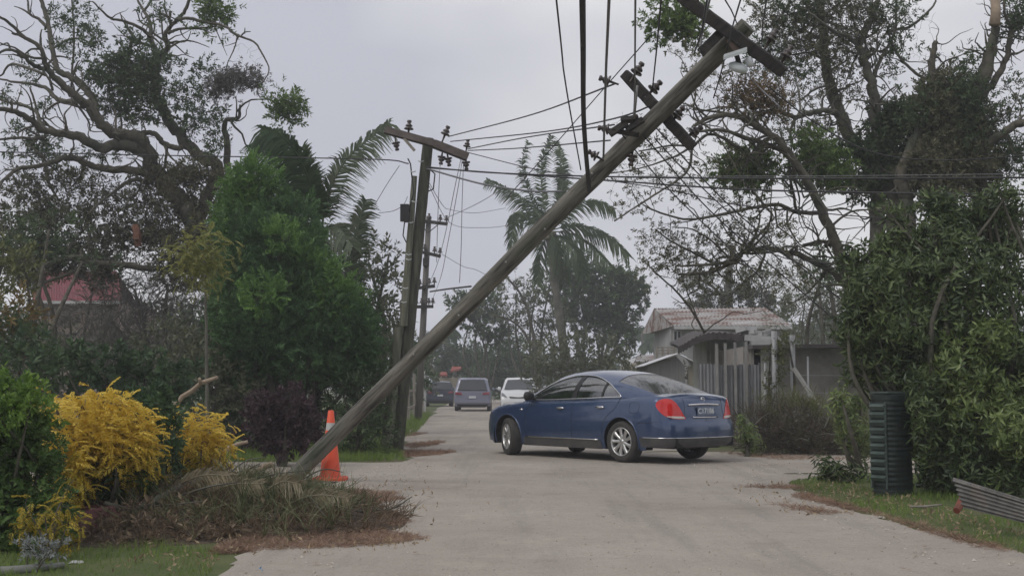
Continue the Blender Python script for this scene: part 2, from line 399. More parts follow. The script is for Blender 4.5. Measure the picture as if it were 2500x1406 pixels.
# ------------------------------------------------------------------ ground and road
def sheet(name, poly, z, m, step=None, label=None):
    g = G(); p = np.array([(x, y, z) for x, y in poly])
    co, ed, fa, *_ = delaunay_2d_cdt([Vector(q[:2]) for q in p], [(i, (i + 1) % len(p)) for i in range(len(p))], [], 1, 1e-5)
    g.add([(c.x, c.y, z) for c in co], T=[list(f) for f in fa if len(f) == 3])
    o = g.build(name, m, smooth=False, origin=(0, 0, 0)); tag(o, kind='structure'); return o
sheet('ground', [(-900, -60), (900, -60), (900, 1500), (-900, 1500)], 0.0, M_ground)
def edge(pts, seed, amp=.09, n=7):
    r = np.random.default_rng(seed); c = crom(pts, n); c[1:-1] += r.standard_normal(c[1:-1].shape) * amp; return [tuple(q) for q in c]
L_EDGE = [(-1.95, -30), (-1.9, 5), (-1.82, 7.9), (-1.93, 8.9), (-1.9, 11.5), (-2.2, 13.2), (-3.2, 14.4), (-6, 14.9), (-30, 15.6)]
L_FAR = [(-30, 20.3), (-6, 20.1), (-2.4, 20.0), (-1.7, 20.4), (-1.85, 22), (-2.4, 27), (-2.75, 33), (-3.3, 46), (-3.75, 60), (-4.1, 66), (-5.6, 110), (-9, 180)]
R_FAR = [(-4.5, 180), (-.6, 110), (1.4, 66), (2.4, 42), (3.0, 27), (3.5, 24.2), (4.6, 23.1), (30, 22.4)]
R_EDGE = [(30, 17.8), (6, 17.5), (4.6, 17.1), (3.7, 16.2), (3.32, 14.3), (3.38, 11.9), (3.55, 10.2), (3.68, 8.8), (3.7, 4), (3.7, -30)]
sheet('road', edge(L_EDGE, 1, .04) + edge(L_FAR, 2) + edge(R_FAR, 3) + edge(R_EDGE, 4, .05), 0.006, M_road)

# ------------------------------------------------------------------ grass, litter: what nobody could count
from math import pi
def in_poly(pts, poly):
    x, y = pts[:, 0], pts[:, 1]; ins = np.zeros(len(pts), bool); p = np.asarray(poly); j = len(p) - 1
    for i in range(len(p)):
        xi, yi = p[i]; xj, yj = p[j]
        with np.errstate(divide='ignore', invalid='ignore'):
            c = ((yi > y) != (yj > y)) & (x < (xj - xi) * (y - yi) / (yj - yi) + xi)
        ins ^= c; j = i
    return ins
def rand_in(poly, n, rng):
    p = np.asarray(poly, float); lo, hi = p.min(0), p.max(0); out = np.zeros((0, 2))
    while len(out) < n:
        q = rng.uniform(lo, hi, (n, 2)); out = np.vstack([out, q[in_poly(q, p)]])
    return out[:n]
def grass(name, poly, n, h, label, m=M_grass, tm=T_GRASS, seed=0, lean=.25, z=0):
    r = np.random.default_rng(seed); p = rand_in(poly, n, r); g = G()
    sz = h * r.uniform(.5, 1.3, n) * (1 + .5 * np.sin(p[:, 0] * 3.1) * np.cos(p[:, 1] * 2.3))
    d = np.stack([r.normal(0, lean, n), r.normal(0, lean, n), np.ones(n)], 1)
    scatter(g, tm, np.column_stack([p, np.full(n, z)]), d, sz, r)
    return tag(g.build(name, m, smooth=False), label, 'grass', kind='stuff')
grass('grass', [(-9, 5.2), (-2.0, 5.2), (-1.9, 7.8), (-2.15, 9.2), (-3.4, 9.9), (-9, 10.2)], 26000, .055, 'short green lawn at the lower left beside the road', seed=1)
grass('grass', [(3.45, 15.4), (3.7, 16.3), (4.6, 17.0), (9, 17.3), (9, 5), (3.8, 5), (3.72, 8.8), (3.5, 10.8), (3.38, 12.6)], 30000, .06, 'short green verge along the right edge of the road', seed=2)
grass('grass', [(-1.75, 20.3), (-6, 20.15), (-12, 20.3), (-12, 23), (-2.8, 27), (-2.0, 22.5)], 12000, .13, 'longer grass round the foot of the standing pole', seed=3)
grass('grass', [(-2.6, 29), (-2.55, 33), (-2.9, 41), (-3.6, 55), (-5.5, 55), (-4.4, 27)], 7000, .16, 'green strip beside the far road under the second pole', seed=4)
def litter(name, polys, n, label, seed, size=.055, z=.009, m=M_litter, flat=.07):
    r = np.random.default_rng(seed); g = G()
    for poly, w_ in polys:
        k = int(n * w_); p = rand_in(poly, k, r)
        d = np.stack([r.normal(0, 1, k), r.normal(0, .5, k), np.abs(r.normal(0, flat, k))], 1)
        scatter(g, T_NEEDLE, np.column_stack([p, z + r.uniform(0, .012, k)]), d, size * r.uniform(.5, 1.4, k), r)
    return tag(g.build(name, m, smooth=False), label, 'litter', kind='stuff')
def gp(*pts): return [tuple(GP(x, y)[:2]) for x, y in pts]
litter('leaf_litter', [(gp((560, 1325), (700, 1290), (900, 1282), (940, 1300), (1045, 1318), (950, 1330), (860, 1338), (620, 1345)), .42),
                       (gp((850, 1235), (1000, 1278), (940, 1292), (830, 1280)), .22), (gp((820, 1195), (975, 1205), (900, 1235), (800, 1240)), .2), (gp((880, 1212), (985, 1218), (900, 1232)), .08),
                       (gp((560, 1330), (620, 1350), (520, 1352)), .08)], 7000, 'brown dry needles spread over the road edge by the debris pile', 21)
litter('leaf_litter', [(gp((990, 1085), (1085, 1078), (1060, 1088), (1000, 1096)), .3), (gp((985, 1103), (1110, 1104), (1060, 1112), (990, 1117)), .6), (gp((985, 1060), (1040, 1058), (1000, 1066)), .1)], 1800, 'reddish brown needles swept to the far corner by the standing pole', 22, .09)
litter('leaf_litter', [(gp((1960, 1205), (2100, 1245), (2260, 1290), (2480, 1350), (2400, 1340), (2150, 1262), (1940, 1215)), .5), (gp((1800, 1190), (1960, 1188), (1950, 1196)), .12),
                       (gp((1880, 1230), (2080, 1255), (1990, 1258)), .1), (gp((1740, 1105), (1830, 1108), (2100, 1122), (1900, 1124)), .28)], 1500, 'thin brown leaf litter along the right road edge', 23, .07)
r_ = np.random.default_rng(77)
g = G(); k = 2600; p = rand_in([(-1.9, 5.5), (3.7, 5.5), (3.4, 14), (5, 17), (5, 20), (-1.8, 20), (-3, 15), (-1.9, 12)], k, r_); sz = r_.uniform(.003, .011, k) * (1 + (np.abs(p[:, 0] - .8) > 2) * .8)
oc = np.array([[1, 0, 0], [0, 1, 0], [-1, 0, 0], [0, -1, 0], [0, 0, .8]]); V = oc[None] * sz[:, None, None] * r_.uniform(.6, 1.4, (k, 5, 1)) + np.column_stack([p, np.full(k, .008)])[:, None, :]
g.add(V.reshape(-1, 3), T=(np.array([[0, 1, 4], [1, 2, 4], [2, 3, 4], [3, 0, 4]])[None] + (np.arange(k) * 5)[:, None, None]).reshape(-1, 3)); tag(g.build('grit', mat('coral_grit', (.22, .19, .15), (.55, .50, .44), scale=30), smooth=False), 'loose grit scattered over the road', 'grit', kind='stuff')
def strewn(polys, n, label, seed, size, m, name='fallen_leaves'):
    r = np.random.default_rng(seed); g = G()
    for poly, w_ in polys:
        k = int(n * w_); p = rand_in(poly, k, r); scatter(g, T_ONE, np.column_stack([p, r.uniform(.012, .03, k)]), np.stack([r.normal(0, 1, k), r.normal(0, 1, k), r.uniform(0, .35, k)], 1), size * r.uniform(.5, 1.4, k), r)
    return tag(g.build(name, m, smooth=False), label, 'litter', kind='stuff')
T_ONE = [tmpl_sprig(np.random.default_rng(q_), 2, 1.0, .38, 1, .6) for q_ in range(4)]
M_pale = leafmat('pale_fallen_leaves', (.10, .075, .045), (.30, .235, .15), 3)
strewn([(gp((1880, 1185), (2120, 1235), (2500, 1345), (2500, 1300), (2250, 1225), (2060, 1180)), .75), (gp((1700, 1180), (1960, 1185), (2150, 1260), (1900, 1260)), .08)], 420, 'dead leaves strewn over the right verge and road edge', 31, .045, M_pale)
strewn([(gp((500, 1310), (700, 1270), (1000, 1290), (1060, 1330), (900, 1350), (560, 1360)), .5), (gp((850, 1170), (1050, 1180), (1090, 1290), (900, 1260)), .12), (gp((1000, 1130), (1250, 1150), (1200, 1250), (1000, 1180)), .02), (gp((380, 1300), (560, 1310), (520, 1400), (250, 1400)), .12)], 420, 'dead leaves strewn around the debris pile', 32, .042, M_pale)
# a few single leaves on the tarmac
def road_leaf(px, py, s, m, label):
    c = GP(px, py); g = G()
    V, Q = tmpl_sprig(np.random.default_rng(int(px)), 3, .9, .4, 1.0, .5); V = V * s; V[:, 2] = np.abs(V[:, 2]) * .4 + .012
    g.add(V + c, Q); return tag(g.build('fallen_leaf', m, smooth=False), label, 'leaf', 'dead leaves lying on the road')
for px, py, s, lb in [(1467, 1265, .05, 'small dark curled leaf alone in the middle of the road'), (2262, 1341, .06, 'brown leaf near the right edge of the road'), (2213, 1395, .05, 'small leaf at the bottom edge on the right side of the road'),
                      (770, 1382, .05, 'dark leaf on the road in front of the debris pile'), (1050, 1217, .06, 'pale curled leaf on the road right of the cone'), (1015, 1355, .05, 'thin dark leaf on the road beyond the brown needle spread')]:
    road_leaf(px, py, s, M_litter, lb)
g = G(); c = GP(637, 1398); V, Q = tmpl_sprig(np.random.default_rng(3), 3, .8, .6, 1, .5); V *= .035; V[:, 2] = abs(V[:, 2]) + .012; g.add(V + c, Q)
tag(g.build('plastic_scrap', mat('blue_plastic', (.05, .2, .4), rough=.4), smooth=False), 'tiny scrap of blue plastic on the road at the lower left', 'litter')

# ------------------------------------------------------------------ buildings
def X(px, D): return (px - CX) / F * D
def Z(py, D): return P(CX, py, D)[2]
def wavy(g, a, b, c, d, nw, amp, mi=0, thick=.0, nl=2, rng=None, bend=0):
    """corrugated sheet over quad a-b (ridge side) to d-c (eave side); waves run across a->b"""
    a, b, c, d = [np.asarray(q, float) for q in (a, b, c, d)]; nu = nw * 4 + 1
    u = np.linspace(0, 1, nu); v = np.linspace(0, 1, nl); nrm = np.cross(b - a, d - a); nrm /= np.linalg.norm(nrm)
    U, Vv = np.meshgrid(u, v, indexing='ij')
    p = a + (b - a) * U[..., None] * (1 - Vv[..., None]) + (d - a) * Vv[..., None] * (1 - U[..., None]) + (c - a) * (U * Vv)[..., None]
    p = p + nrm * (amp * np.sin(U * nw * 2 * pi))[..., None] + nrm * (bend * np.sin(Vv * pi))[..., None]
    i, j = np.meshgrid(np.arange(nu - 1), np.arange(nl - 1), indexing='ij'); k = i * nl + j
    Q = np.stack([k, k + 1, k + nl + 1, k + nl], -1).reshape(-1, 4)
    g.add(p.reshape(-1, 3), Q, mi=mi)
def wall_with_holes(g, x0, x1, y, z0, z1, holes, t=.15, mi=0):
    """front wall facing -y with rectangular openings (x0,x1,z0,z1)"""
    xs = sorted({x0, x1, *[h[0] for h in holes], *[h[1] for h in holes]}); zs = sorted({z0, z1, *[h[2] for h in holes], *[h[3] for h in holes]})
    for a, b in zip(xs[:-1], xs[1:]):
        for c, d in zip(zs[:-1], zs[1:]):
            if any(h[0] <= (a+b)/2 <= h[1] and h[2] <= (c+d)/2 <= h[3] for h in holes): continue
            g.box(((a+b)/2, y + t/2, (c+d)/2), (b-a, t, d-c), mi=mi)

# two-storey house with the rusted roof (far right)
D = 52.0
hx = thing('house', (X(1780, D), D + 3, 0), 'two storey white house under a rust streaked iron roof', 'house')
g = G(); x0, x1 = X(1638, D), X(1915, D); win = (X(1643, D), X(1664, D), Z(850, D), Z(806, D)); win2 = (X(1735, D), X(1765, D), Z(835, D), Z(808, D))
wall_with_holes(g, x0, x1, D, 0, Z(794, D), [win, win2]); g.box((x0 + .08, D + 3.1, Z(794, D) / 2), (.15, 5.8, Z(794, D))); g.box((x1 - .08, D + 3.1, Z(794, D) / 2), (.15, 5.8, Z(794, D)))
g.box(((x0 + x1) / 2, D + 6.1, Z(794, D) / 2), (x1 - x0, .15, Z(794, D)))
g.build('wall', mat('house_wall', (.36, .355, .35), (.28, .28, .28), scale=1, rough=.9), hx, smooth=False)
for w_ in (win, win2):
    g = G(); a, b, c, d = w_
    for q in ((a, a + .05, c, d), (b - .05, b, c, d), (a + .05, b - .05, c, c + .05), (a + .05, b - .05, d - .05, d), ((a + b) / 2 - .025, (a + b) / 2 + .025, c + .05, d - .05)):
        g.box(((q[0] + q[1]) / 2, D - .005, (q[2] + q[3]) / 2), (q[1] - q[0], .08, q[3] - q[2]))
    f_ = g.build('window', M_white, hx, smooth=False)
    g = G(); g.box(((a + b) / 2, D + .06, (c + d) / 2), (b - a, .02, d - c)); ORG[f_.name] = ORG[hx.name]; g.build('pane', M_glassdark, f_, smooth=False)
g = G(); rz, ez = Z(753, D + 3), Z(797, D); gx = X(1608, D)
wavy(g, (X(1618, D), D + 3.1, rz), (X(1905, D), D + 3.1, rz + .05), (X(1925, D), D - .7, ez), (X(1640, D), D - .7, ez), 30, .03)
wavy(g, (X(1905, D), D + 3.1, rz + .05), (X(1618, D), D + 3.1, rz), (gx, D + 6.8, ez), (X(1925, D), D + 6.8, ez), 30, .03)
g.add([(X(1618, D), D + 3.1, rz - .01), (X(1640, D) - .02, D - .7, ez - .02), (gx, D + 4.5, Z(803, D)), (gx, D + 6.8, ez)], T=[[0, 1, 2], [0, 2, 3]])
g.build('roof', M_rust, hx)
g = G(); g.beam((X(1640, D), D - .73, ez - .08), (X(1925, D), D - .73, ez - .08), .04, .14); g.build('eave_board', M_white, hx, smooth=False)
g = G()
for k in range(3): g.beam((X(1595, D), D - .9, Z(850 + k * 7, D)), (X(1642, D), D - .9, Z(850 + k * 7, D)), .06, .05)
for k in range(4): g.beam((X(1597 + k * 14, D), D - .9, Z(848, D)), (X(1597 + k * 14, D), D - .9, 0), .08, .08, up=(0, 1, 0))
g.build('balcony_rail', M_wood, hx, smooth=False)

# open-fronted shed with the drooping dark roof
D = 33.0
sh = thing('shed', (X(1800, D), D + 1.5, 0), 'low shed with a sagging dark corrugated roof and open verandah', 'shed')
g = G(); prof = [(1655, 846), (1672, 838), (1700, 822), (1729, 813), (1770, 812), (1814, 817), (1830, 822)]
c = np.array([P(a, b, D - .6) for a, b in prof]); cc = crom(c, 6); back = cc + np.array([.3, 4.2, .25])
nn_ = len(cc); V = np.empty((nn_ * 2, 3)); V[0::2] = cc; V[1::2] = back; V[:, 2] += np.repeat(.02 * np.cos(np.arange(nn_) * pi), 2)
g.add(V, [[2*i, 2*i+1, 2*i+3, 2*i+2] for i in range(nn_-1)])
V2 = V.copy(); V2[:, 2] -= .05; g.add(V2, [[2*i, 2*i+1, 2*i+3, 2*i+2] for i in range(nn_-1)])
for i in range(0, nn_ - 1): g.add([V[2*i], V[2*i+2], V2[2*i+2] - (0, 0, .14), V2[2*i] - (0, 0, .14)], [[0, 1, 2, 3]])
g.build('roof', M_darkr, sh)
g = G(); wx0, wx1, zt_ = X(1733, D + .8), X(1832, D + .8), Z(822, D + .8)
g.box(((wx0 + wx1) / 2, D + .8, zt_ / 2), (wx1 - wx0, .15, zt_)); g.box((wx0, D + 2.2, zt_ / 2), (.15, 2.6, zt_))
g.build('wall', M_green_wall, sh, smooth=False)
for px in (1749, 1770, 1794, 1822):
    g = G(); g.box((X(px, D), D, Z(836, D) / 2), (.10, .10, Z(836, D))); g.build('post', M_greyp, sh, smooth=False)
g = G(); g.beam(P(1818, 824, D - .7), P(1906, 830, D - .7), .05, .16); g.beam(P(1835, 838, D - .75), P(1880, 834, D - .75), .05, .14); g.build('fascia', M_white, sh, smooth=False)
g = G(); r1 = np.random.default_rng(3)
for a, b, s_ in ((1822, 806, .18), (1835, 812, .2), (1850, 812, .16), (1868, 808, .12), (1860, 815, .16), (1845, 815, .2)):
    g.box(P(a, b, D - .4), (s_ * 1.8, .5, s_ * .55), R=rotz(r1.uniform(-1, 1)) @ np.array(Matrix.Rotation(r1.uniform(-.4, .4), 3, 'Y')))
tag(g.build('torn_sheeting', M_white, smooth=False), 'crumpled white sheeting lying on the dark shed roof', 'sheeting')

# concrete block house behind the right hedge
D = 30.0
bh = thing('concrete_house', (X(1990, D), D + 2, 0), 'grey concrete block house with a dark low eave and doorway', 'house')
g = G(); zt_ = Z(846, D); dr = (X(1843, D), X(1856, D), 0, Z(846, D) - .06)
dx0, dx1 = X(1840, D), X(1881, D)
wall_with_holes(g, X(1832, D), X(2150, D), D, 0, zt_, [(dx0, dx1, -.01, Z(850, D))], mi=0); g.box((X(1832, D) - .08, D + 2.1, zt_ / 2), (.16, 4, zt_))
g.build('wall', M_conc, bh, smooth=False)
g = G(); g.box(((dx0 + dx1) / 2, D + .4, zt_ / 2 - .05), (dx1 - dx0 + .3, .1, zt_ - .1)); g.build('doorway', M_dark, bh, smooth=False)  # dark board set back in the opening, standing for the shade indoors
g = G(); a, b = X(1856, D), X(1880, D); g.box(((a + b) / 2, D - .02, Z(885, D) / 2 + .5), (b - a, .05, 2 * (Z(852, D) - Z(885, D) / 2 - .5)))
dd_ = g.build('door', mat('painted_door', (.44, .43, .41), (.33, .33, .32), scale=9, rough=.8, lo=.42, hi=.6), bh, smooth=False)
g = G(); ez = Z(843, D)
g.slab([(X(1826, D), D - .6, ez - .10), (X(2170, D), D - .6, ez - .06), (X(2170, D), D + 4.2, ez - .04), (X(1826, D), D + 4.2, ez - .08)], (0, 0, .09))
g.build('roof', M_darkr, bh, smooth=False)
# small shed with white iron roof
D = 38.0
s2 = thing('small_shed', (X(1650, D), D + 1, 0), 'small grey gabled shed with a torn white iron roof', 'shed')
g = G(); a, b, p_ = P(1578, 893, D), P(1672, 893, D), P(1650, 868, D)
for y_ in (0, 2.4):
    off = np.array([0, y_, 0]); g.add([a + off - (0, 0, 1.9), b + off - (0, 0, 1.9), b + off, p_ + off, a + off], T=[[0, 1, 2], [0, 2, 3], [0, 3, 4]])
g.add([b - (0, 0, 1.9), b + (0, 2.4, -1.9), b + (0, 2.4, 0), b], [[0, 1, 2, 3]])
g.build('wall', mat('grey_boards', (.17, .165, .165), (.23, .225, .22), scale=3, rough=.9, stretch=(6, 1, .5)), s2, smooth=False)
g = G(); e2 = P(1712, 893, D)
wavy(g, p_ + (.1, -.15, .03), p_ + (.7, 2.6, .03), e2 + (0, 2.6, .0), e2 + (0, -.15, .0), 10, .02); wavy(g, a + (-.1, -.2, 0), a + (-.1, 2.6, 0), p_ + (.05, 2.6, .06), p_ + (.05, -.2, .06), 10, .02)
g.build('roof', mat('white_iron_roof', (.6, .61, .63), (.48, .48, .5), scale=4, rough=.5), s2)
g = G(); a, b = X(1680, D), X(1706, D); g.box(((a + b) / 2, D + .2, Z(893, D) / 2), (b - a, .1, Z(893, D))); g.build('cream_panel', M_cream, s2, smooth=False)
g = G(); g.box((X(1711, D), D + .1, Z(890, D) / 2), (.07, .07, Z(890, D))); g.build('post', M_white, s2, smooth=False)

# corrugated fence
D = 26.0
fn = thing('iron_fence', (X(1770, D), D, 0), 'grey upright corrugated iron fence behind the blue saloon', 'fence')
g = G(); r1 = np.random.default_rng(8); x = X(1705, D); xe = X(1852, D)
while x < xe:
    w_ = min(.42, xe - x); t_ = Z(889 + r1.uniform(-3, 3), D); y_ = D + r1.uniform(-.02, .02)
    if x > X(1822, D): t_ = Z(885, D)
    wavy(g, (x, y_, t_), (x + w_ + .03, y_, t_ + r1.uniform(-.02, .02)), (x + w_ + .03, y_, 0), (x, y_, 0), 6, .022); x += w_
g.build('sheeting', M_grey, fn)
for px, t_ in ((1749, 840), (1770, 838), (1794, 836), (1821, 834)):
    g = G(); g.box((X(px, D - .05), D - .06, Z(t_, D) / 2), (.05, .05, Z(t_, D))); g.build('post', M_greyp, fn, smooth=False)
wf = thing('wire_fence', (X(1910, 25), 25, 0), 'bare row of grey fence posts standing before the concrete house', 'fence')
for px, t_, D_, rr in ((1889, 808, 25, .06), (1933, 818, 25, .055), (1866, 886, 25.2, .025), (1970, 870, 25, .02)):
    g = G(); g.tube([(X(px, D_), D_, -.05), (X(px, D_) + .01, D_, Z(t_, D_))], rr, 8); g.build('post', M_gpipe, wf)
g = G(); r1 = np.random.default_rng(4)
for k in range(4):
    z_ = .4 + k * .35; g.tube([(X(1853, 25), 25, z_), (X(1889, 25), 25, z_ - .02), (X(1933, 25), 25, z_ + .01), (X(2060, 25), 25, z_)], .004, 3)
g.build('wire', M_gpipe, wf)
g = G(); g.beam(P(1938, 899, 24.6), P(1999, 990, 24.2), .09, .05); tag(g.build('leaning_plank', mat('pale_plank', (.42, .41, .38), (.34, .33, .31), scale=4), smooth=False), 'pale plank leaning against the bare fence posts', 'plank')

# red roofed house behind the left trees
D = 46.0
rh = thing('house', (X(190, D), D + 3, 0), 'house with a crimson iron roof behind the left trees', 'house')
g = G(); g.box((X(185, D), D + 2.5, Z(735, D) / 2), (X(285, D) - X(80, D), 5, Z(735, D))); g.build('wall', mat('tan_wall', (.28, .22, .19), (.22, .18, .16), scale=1), rh, smooth=False)
g = G(); wavy(g, P(85, 662, D + 3), P(285, 662, D + 3), P(300, 735, D - .5), P(80, 735, D - .5), 34, .03); wavy(g, P(285, 662, D + 3), P(85, 662, D + 3), P(85, 662, D + 3) + (0, 3.5, -1.4), P(285, 662, D + 3) + (0, 3.5, -1.4), 34, .03); g.build('roof', M_redroof, rh)
g = G(); g.beam(P(80, 738, D - .55), P(300, 738, D - .55), .05, .11); g.build('gutter', M_white, rh, smooth=False)
# red awning roof far down the road
D = 95.0
aw = thing('roadside_stall', (X(1100, D), D, 0), 'far roadside stall with a red two part awning roof', 'stall')
g = G(); g.slab([P(1100, 909, D), P(1126, 903, D), P(1126, 899, D + 2), P(1104, 899, D + 2)], (0, 0, .15)); g.slab([P(1070, 918, D), P(1092, 918, D), P(1090, 911, D + 2), P(1078, 911, D + 2)], (0, 0, .12)); g.build('roof', mat('awning_red', (.26, .07, .055), rough=.8), aw, smooth=False)
g = G()
for px in (1076, 1088, 1104, 1124): g.box((X(px, D), D + 1, Z(918, D) / 2), (.12, .12, Z(918, D)))
g.box((X(1098, D), D + 2, 1.0), (1.9, .1, 2)); g.build('frame', M_cream, aw, smooth=False)
# far houses beyond the white car's side
for px, py, w_, h_, D, m_, lb in ((1585, 872, 60, 20, 80, M_rust, 'far low house with a faded rusty roof past the road'), (1545, 880, 40, 12, 96, M_white, 'far low house with a pale green roof edge behind the trees')):
    g = G(); hs = thing('far_house', (X(px, D), D + 2, 0), lb, 'house')
    g.box((X(px, D), D + 2, Z(py + 12, D) / 2), (w_ / F * D, 4, Z(py + 12, D))); g.build('wall', M_cream, hs, smooth=False)
    g = G(); g.slab([P(px - w_ * .56, py + 13, D - .3), P(px + w_ * .56, py + 13, D - .3), P(px + w_ * .4, py - 4, D + 2), P(px - w_ * .45, py - 2, D + 2)], (0, 0, .08)); g.slab([P(px + w_ * .4, py - 4, D + 2), P(px - w_ * .45, py - 2, D + 2), P(px - w_ * .56, py - 2, D + 2) + (0, 2.4, -.6), P(px + w_ * .56, py - 4, D + 2) + (0, 2.4, -.6)], (0, 0, .08)); g.build('roof', m_, hs, smooth=False)
# left side fences behind the poles
ln = thing('timber_fence', (X(1000, 44), 44, 0), 'row of thin pale posts and rails left of the far road', 'fence')
for px, t_, D_ in ((985, 925, 38), (998, 918, 44), (1012, 912, 50), (1033, 915, 62), (1038, 905, 64)):
    g = G(); g.box((X(px, D_), D_, Z(t_, D_) / 2), (.10, .10, Z(t_, D_))); g.build('post', M_wood if px != 1038 else M_white, ln, smooth=False)
g = G()
for z_ in (.5, 1.1): g.beam((X(985, 38), 38.1, z_), (X(1033, 62), 62.1, z_), .04, .08)
g.build('rail', M_wood, ln, smooth=False)
# ------------------------------------------------------------------ cars: surfaces are functions, panels are cut from them in the flat
M_blue = mat('blue_paint', (.024, .050, .125), (.034, .064, .142), scale=9, rough=.30, metal=.35, coat=1.0, spec=.5)
M_chrome = mat('chrome', (.75, .75, .76), rough=.12, metal=1.0)
M_tyre = mat('tyre_rubber', (.035, .034, .033), (.055, .05, .045), scale=8, rough=.85)
M_rim = mat('alloy_rim', (.55, .55, .54), rough=.3, metal=.8)
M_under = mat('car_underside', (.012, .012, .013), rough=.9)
M_trim = mat('lower_cladding', (.05, .05, .052), (.085, .08, .075), scale=4, rough=.55)
M_glass = glassmat('car_glass', (.52, .56, .55), .0)
M_glassd = glassmat('car_glass_rear', (.42, .46, .45), .10)
M_red = mat('red_lens', (.62, .022, .02), (.5, .015, .015), scale=8, rough=.12, coat=.6)
M_clear = mat('clear_lens', (.55, .52, .48), rough=.15, coat=.5)
M_seat = mat('car_seat', (.05, .05, .055), (.075, .075, .08), scale=6, rough=.9)
M_blk = mat('black_plastic', (.015, .015, .016), rough=.5)

def smooth01(a, b, x): t = np.clip((np.asarray(x, float) - a) / (b - a), 0, 1); return t * t * (3 - 2 * t)
def dens(poly, step):
    p = np.asarray(poly, float); out = []
    for i in range(len(p)):
        a, b = p[i], p[(i + 1) % len(p)]; n = max(1, int(np.ceil(np.linalg.norm(b - a) / step)))
        out += [a + (b - a) * t for t in np.linspace(0, 1, n, endpoint=False)]
    return np.array(out)
def circle(cx, cy, r, n=40): a = np.arange(n) * 2 * pi / n; return np.stack([cx + r * np.cos(a), cy + r * np.sin(a)], 1)
def closed(pts, n=6):
    p = np.asarray(pts, float); q = np.vstack([p[-1], p, p[0], p[1]]); out = []
    for i in range(len(p)):
        a, b, c, d = q[i:i + 4]
        for t in np.linspace(0, 1, n, endpoint=False): out.append(.5 * (2*b + (c-a)*t + (2*a - 5*b + 4*c - d)*t*t + (3*b - a - 3*c + d)*t**3))
    return np.array(out)
def region(g, surf, inc, exc=(), step=.04, mi=0, mirror=False, dense=None):
    inc = [dens(p, dense or step) for p in inc]; exc = [dens(p, dense or step) for p in exc]
    V = []; E = []
    for p in inc + exc:
        o = len(V); V += [tuple(q) for q in p]; E += [(o + i, o + (i + 1) % len(p)) for i in range(len(p))]
    A = np.vstack(inc); lo, hi = A.min(0), A.max(0)
    gx, gy = np.meshgrid(np.arange(lo[0] + step / 2, hi[0], step), np.arange(lo[1] + step / 2, hi[1], step)); q = np.column_stack([gx.ravel(), gy.ravel()])
    k = np.zeros(len(q), bool)
    for p in inc: k |= in_poly(q, p)
    for p in exc: k &= ~in_poly(q, p)
    q = q[k]; BD = np.vstack(inc + exc)
    if len(q): q = q[(((q[:, None, :] - BD[None]) ** 2).sum(-1)).min(1) > (step * .35) ** 2]
    V += [tuple(x) for x in q]
    co, ed, fa, *_ = delaunay_2d_cdt([Vector(v) for v in V], E, [], 0, 1e-6)
    C = np.array([(c.x, c.y) for c in co]); Fc = np.array([list(f) for f in fa]); cen = C[Fc].mean(1)
    k = np.zeros(len(cen), bool)
    for p in inc: k |= in_poly(cen, p)
    for p in exc: k &= ~in_poly(cen, p)
    Fc = Fc[k]; used, inv = np.unique(Fc.ravel(), return_inverse=True); C = C[used]; Fc = inv.reshape(-1, 3); P3 = surf(C)
    g.add(P3, T=Fc, mi=mi)
    if mirror: M3 = P3.copy(); M3[:, 1] *= -1; g.add(M3, T=Fc[:, ::-1], mi=mi)
def offset(surf, d, e=.004):
    def f(C):
        a = surf(C); du = surf(C + [e, 0]) - surf(C - [e, 0]); dv = surf(C + [0, e]) - surf(C - [0, e])
        n = np.cross(du, dv); n /= np.linalg.norm(n, axis=1)[:, None] + 1e-9
        out = a - CEN; sg = np.sign((n * out).sum(1)); sg[sg == 0] = 1
        return a + n * (sg * d)[:, None]
    return f
CEN = np.array([1.3, 0, .6])

class Body:
    """plan outline swept in height; car points +x, rear axle at x=0"""
    def __init__(s, outline, top, zb, wprof, rearp, frontp, xr, xf, roll=.05):
        o = crom(outline, 24); s.s = np.concatenate([[0], np.cumsum(np.linalg.norm(np.diff(o, axis=0), axis=1))]); s.o = o
        s.top = np.array(top); s.zb = zb; s.wp = np.array(wprof); s.rp = np.array(rearp); s.fp = np.array(frontp); s.xr = xr; s.xf = xf; s.roll = roll
    def ztop(s, x): return np.interp(x, s.top[:, 0], s.top[:, 1])
    def F(s, C):
        ss, z = C[:, 0], C[:, 1]; x = np.interp(ss, s.s, s.o[:, 0]); y = np.interp(ss, s.s, s.o[:, 1])
        zt = s.ztop(x); d = np.clip(1 - (zt - z) / s.roll, 0, 1)
        w = np.interp(z, s.wp[:, 0], s.wp[:, 1]) * (1 - .055 * d ** 2)
        gr = 1 - smooth01(s.xr, s.xr + .5, x); gf = smooth01(s.xf - .6, s.xf, x)
        X_ = x + gr * (np.interp(z, s.rp[:, 0], s.rp[:, 1]) + .03 * d ** 2) - gf * (np.interp(z, s.fp[:, 0], s.fp[:, 1]) + .03 * d ** 2)
        return np.stack([X_, y * w, z], 1)
    def s_of_x(s, x):
        k = s.o[:, 1] > 0; i = np.argmax(s.o[:, 1]); xs = s.o[:, 0]
        sel = slice(int(np.searchsorted(s.s, .45)), int(np.searchsorted(s.s, s.s[-1] - .3)))
        return np.interp(x, xs[sel], s.s[sel])

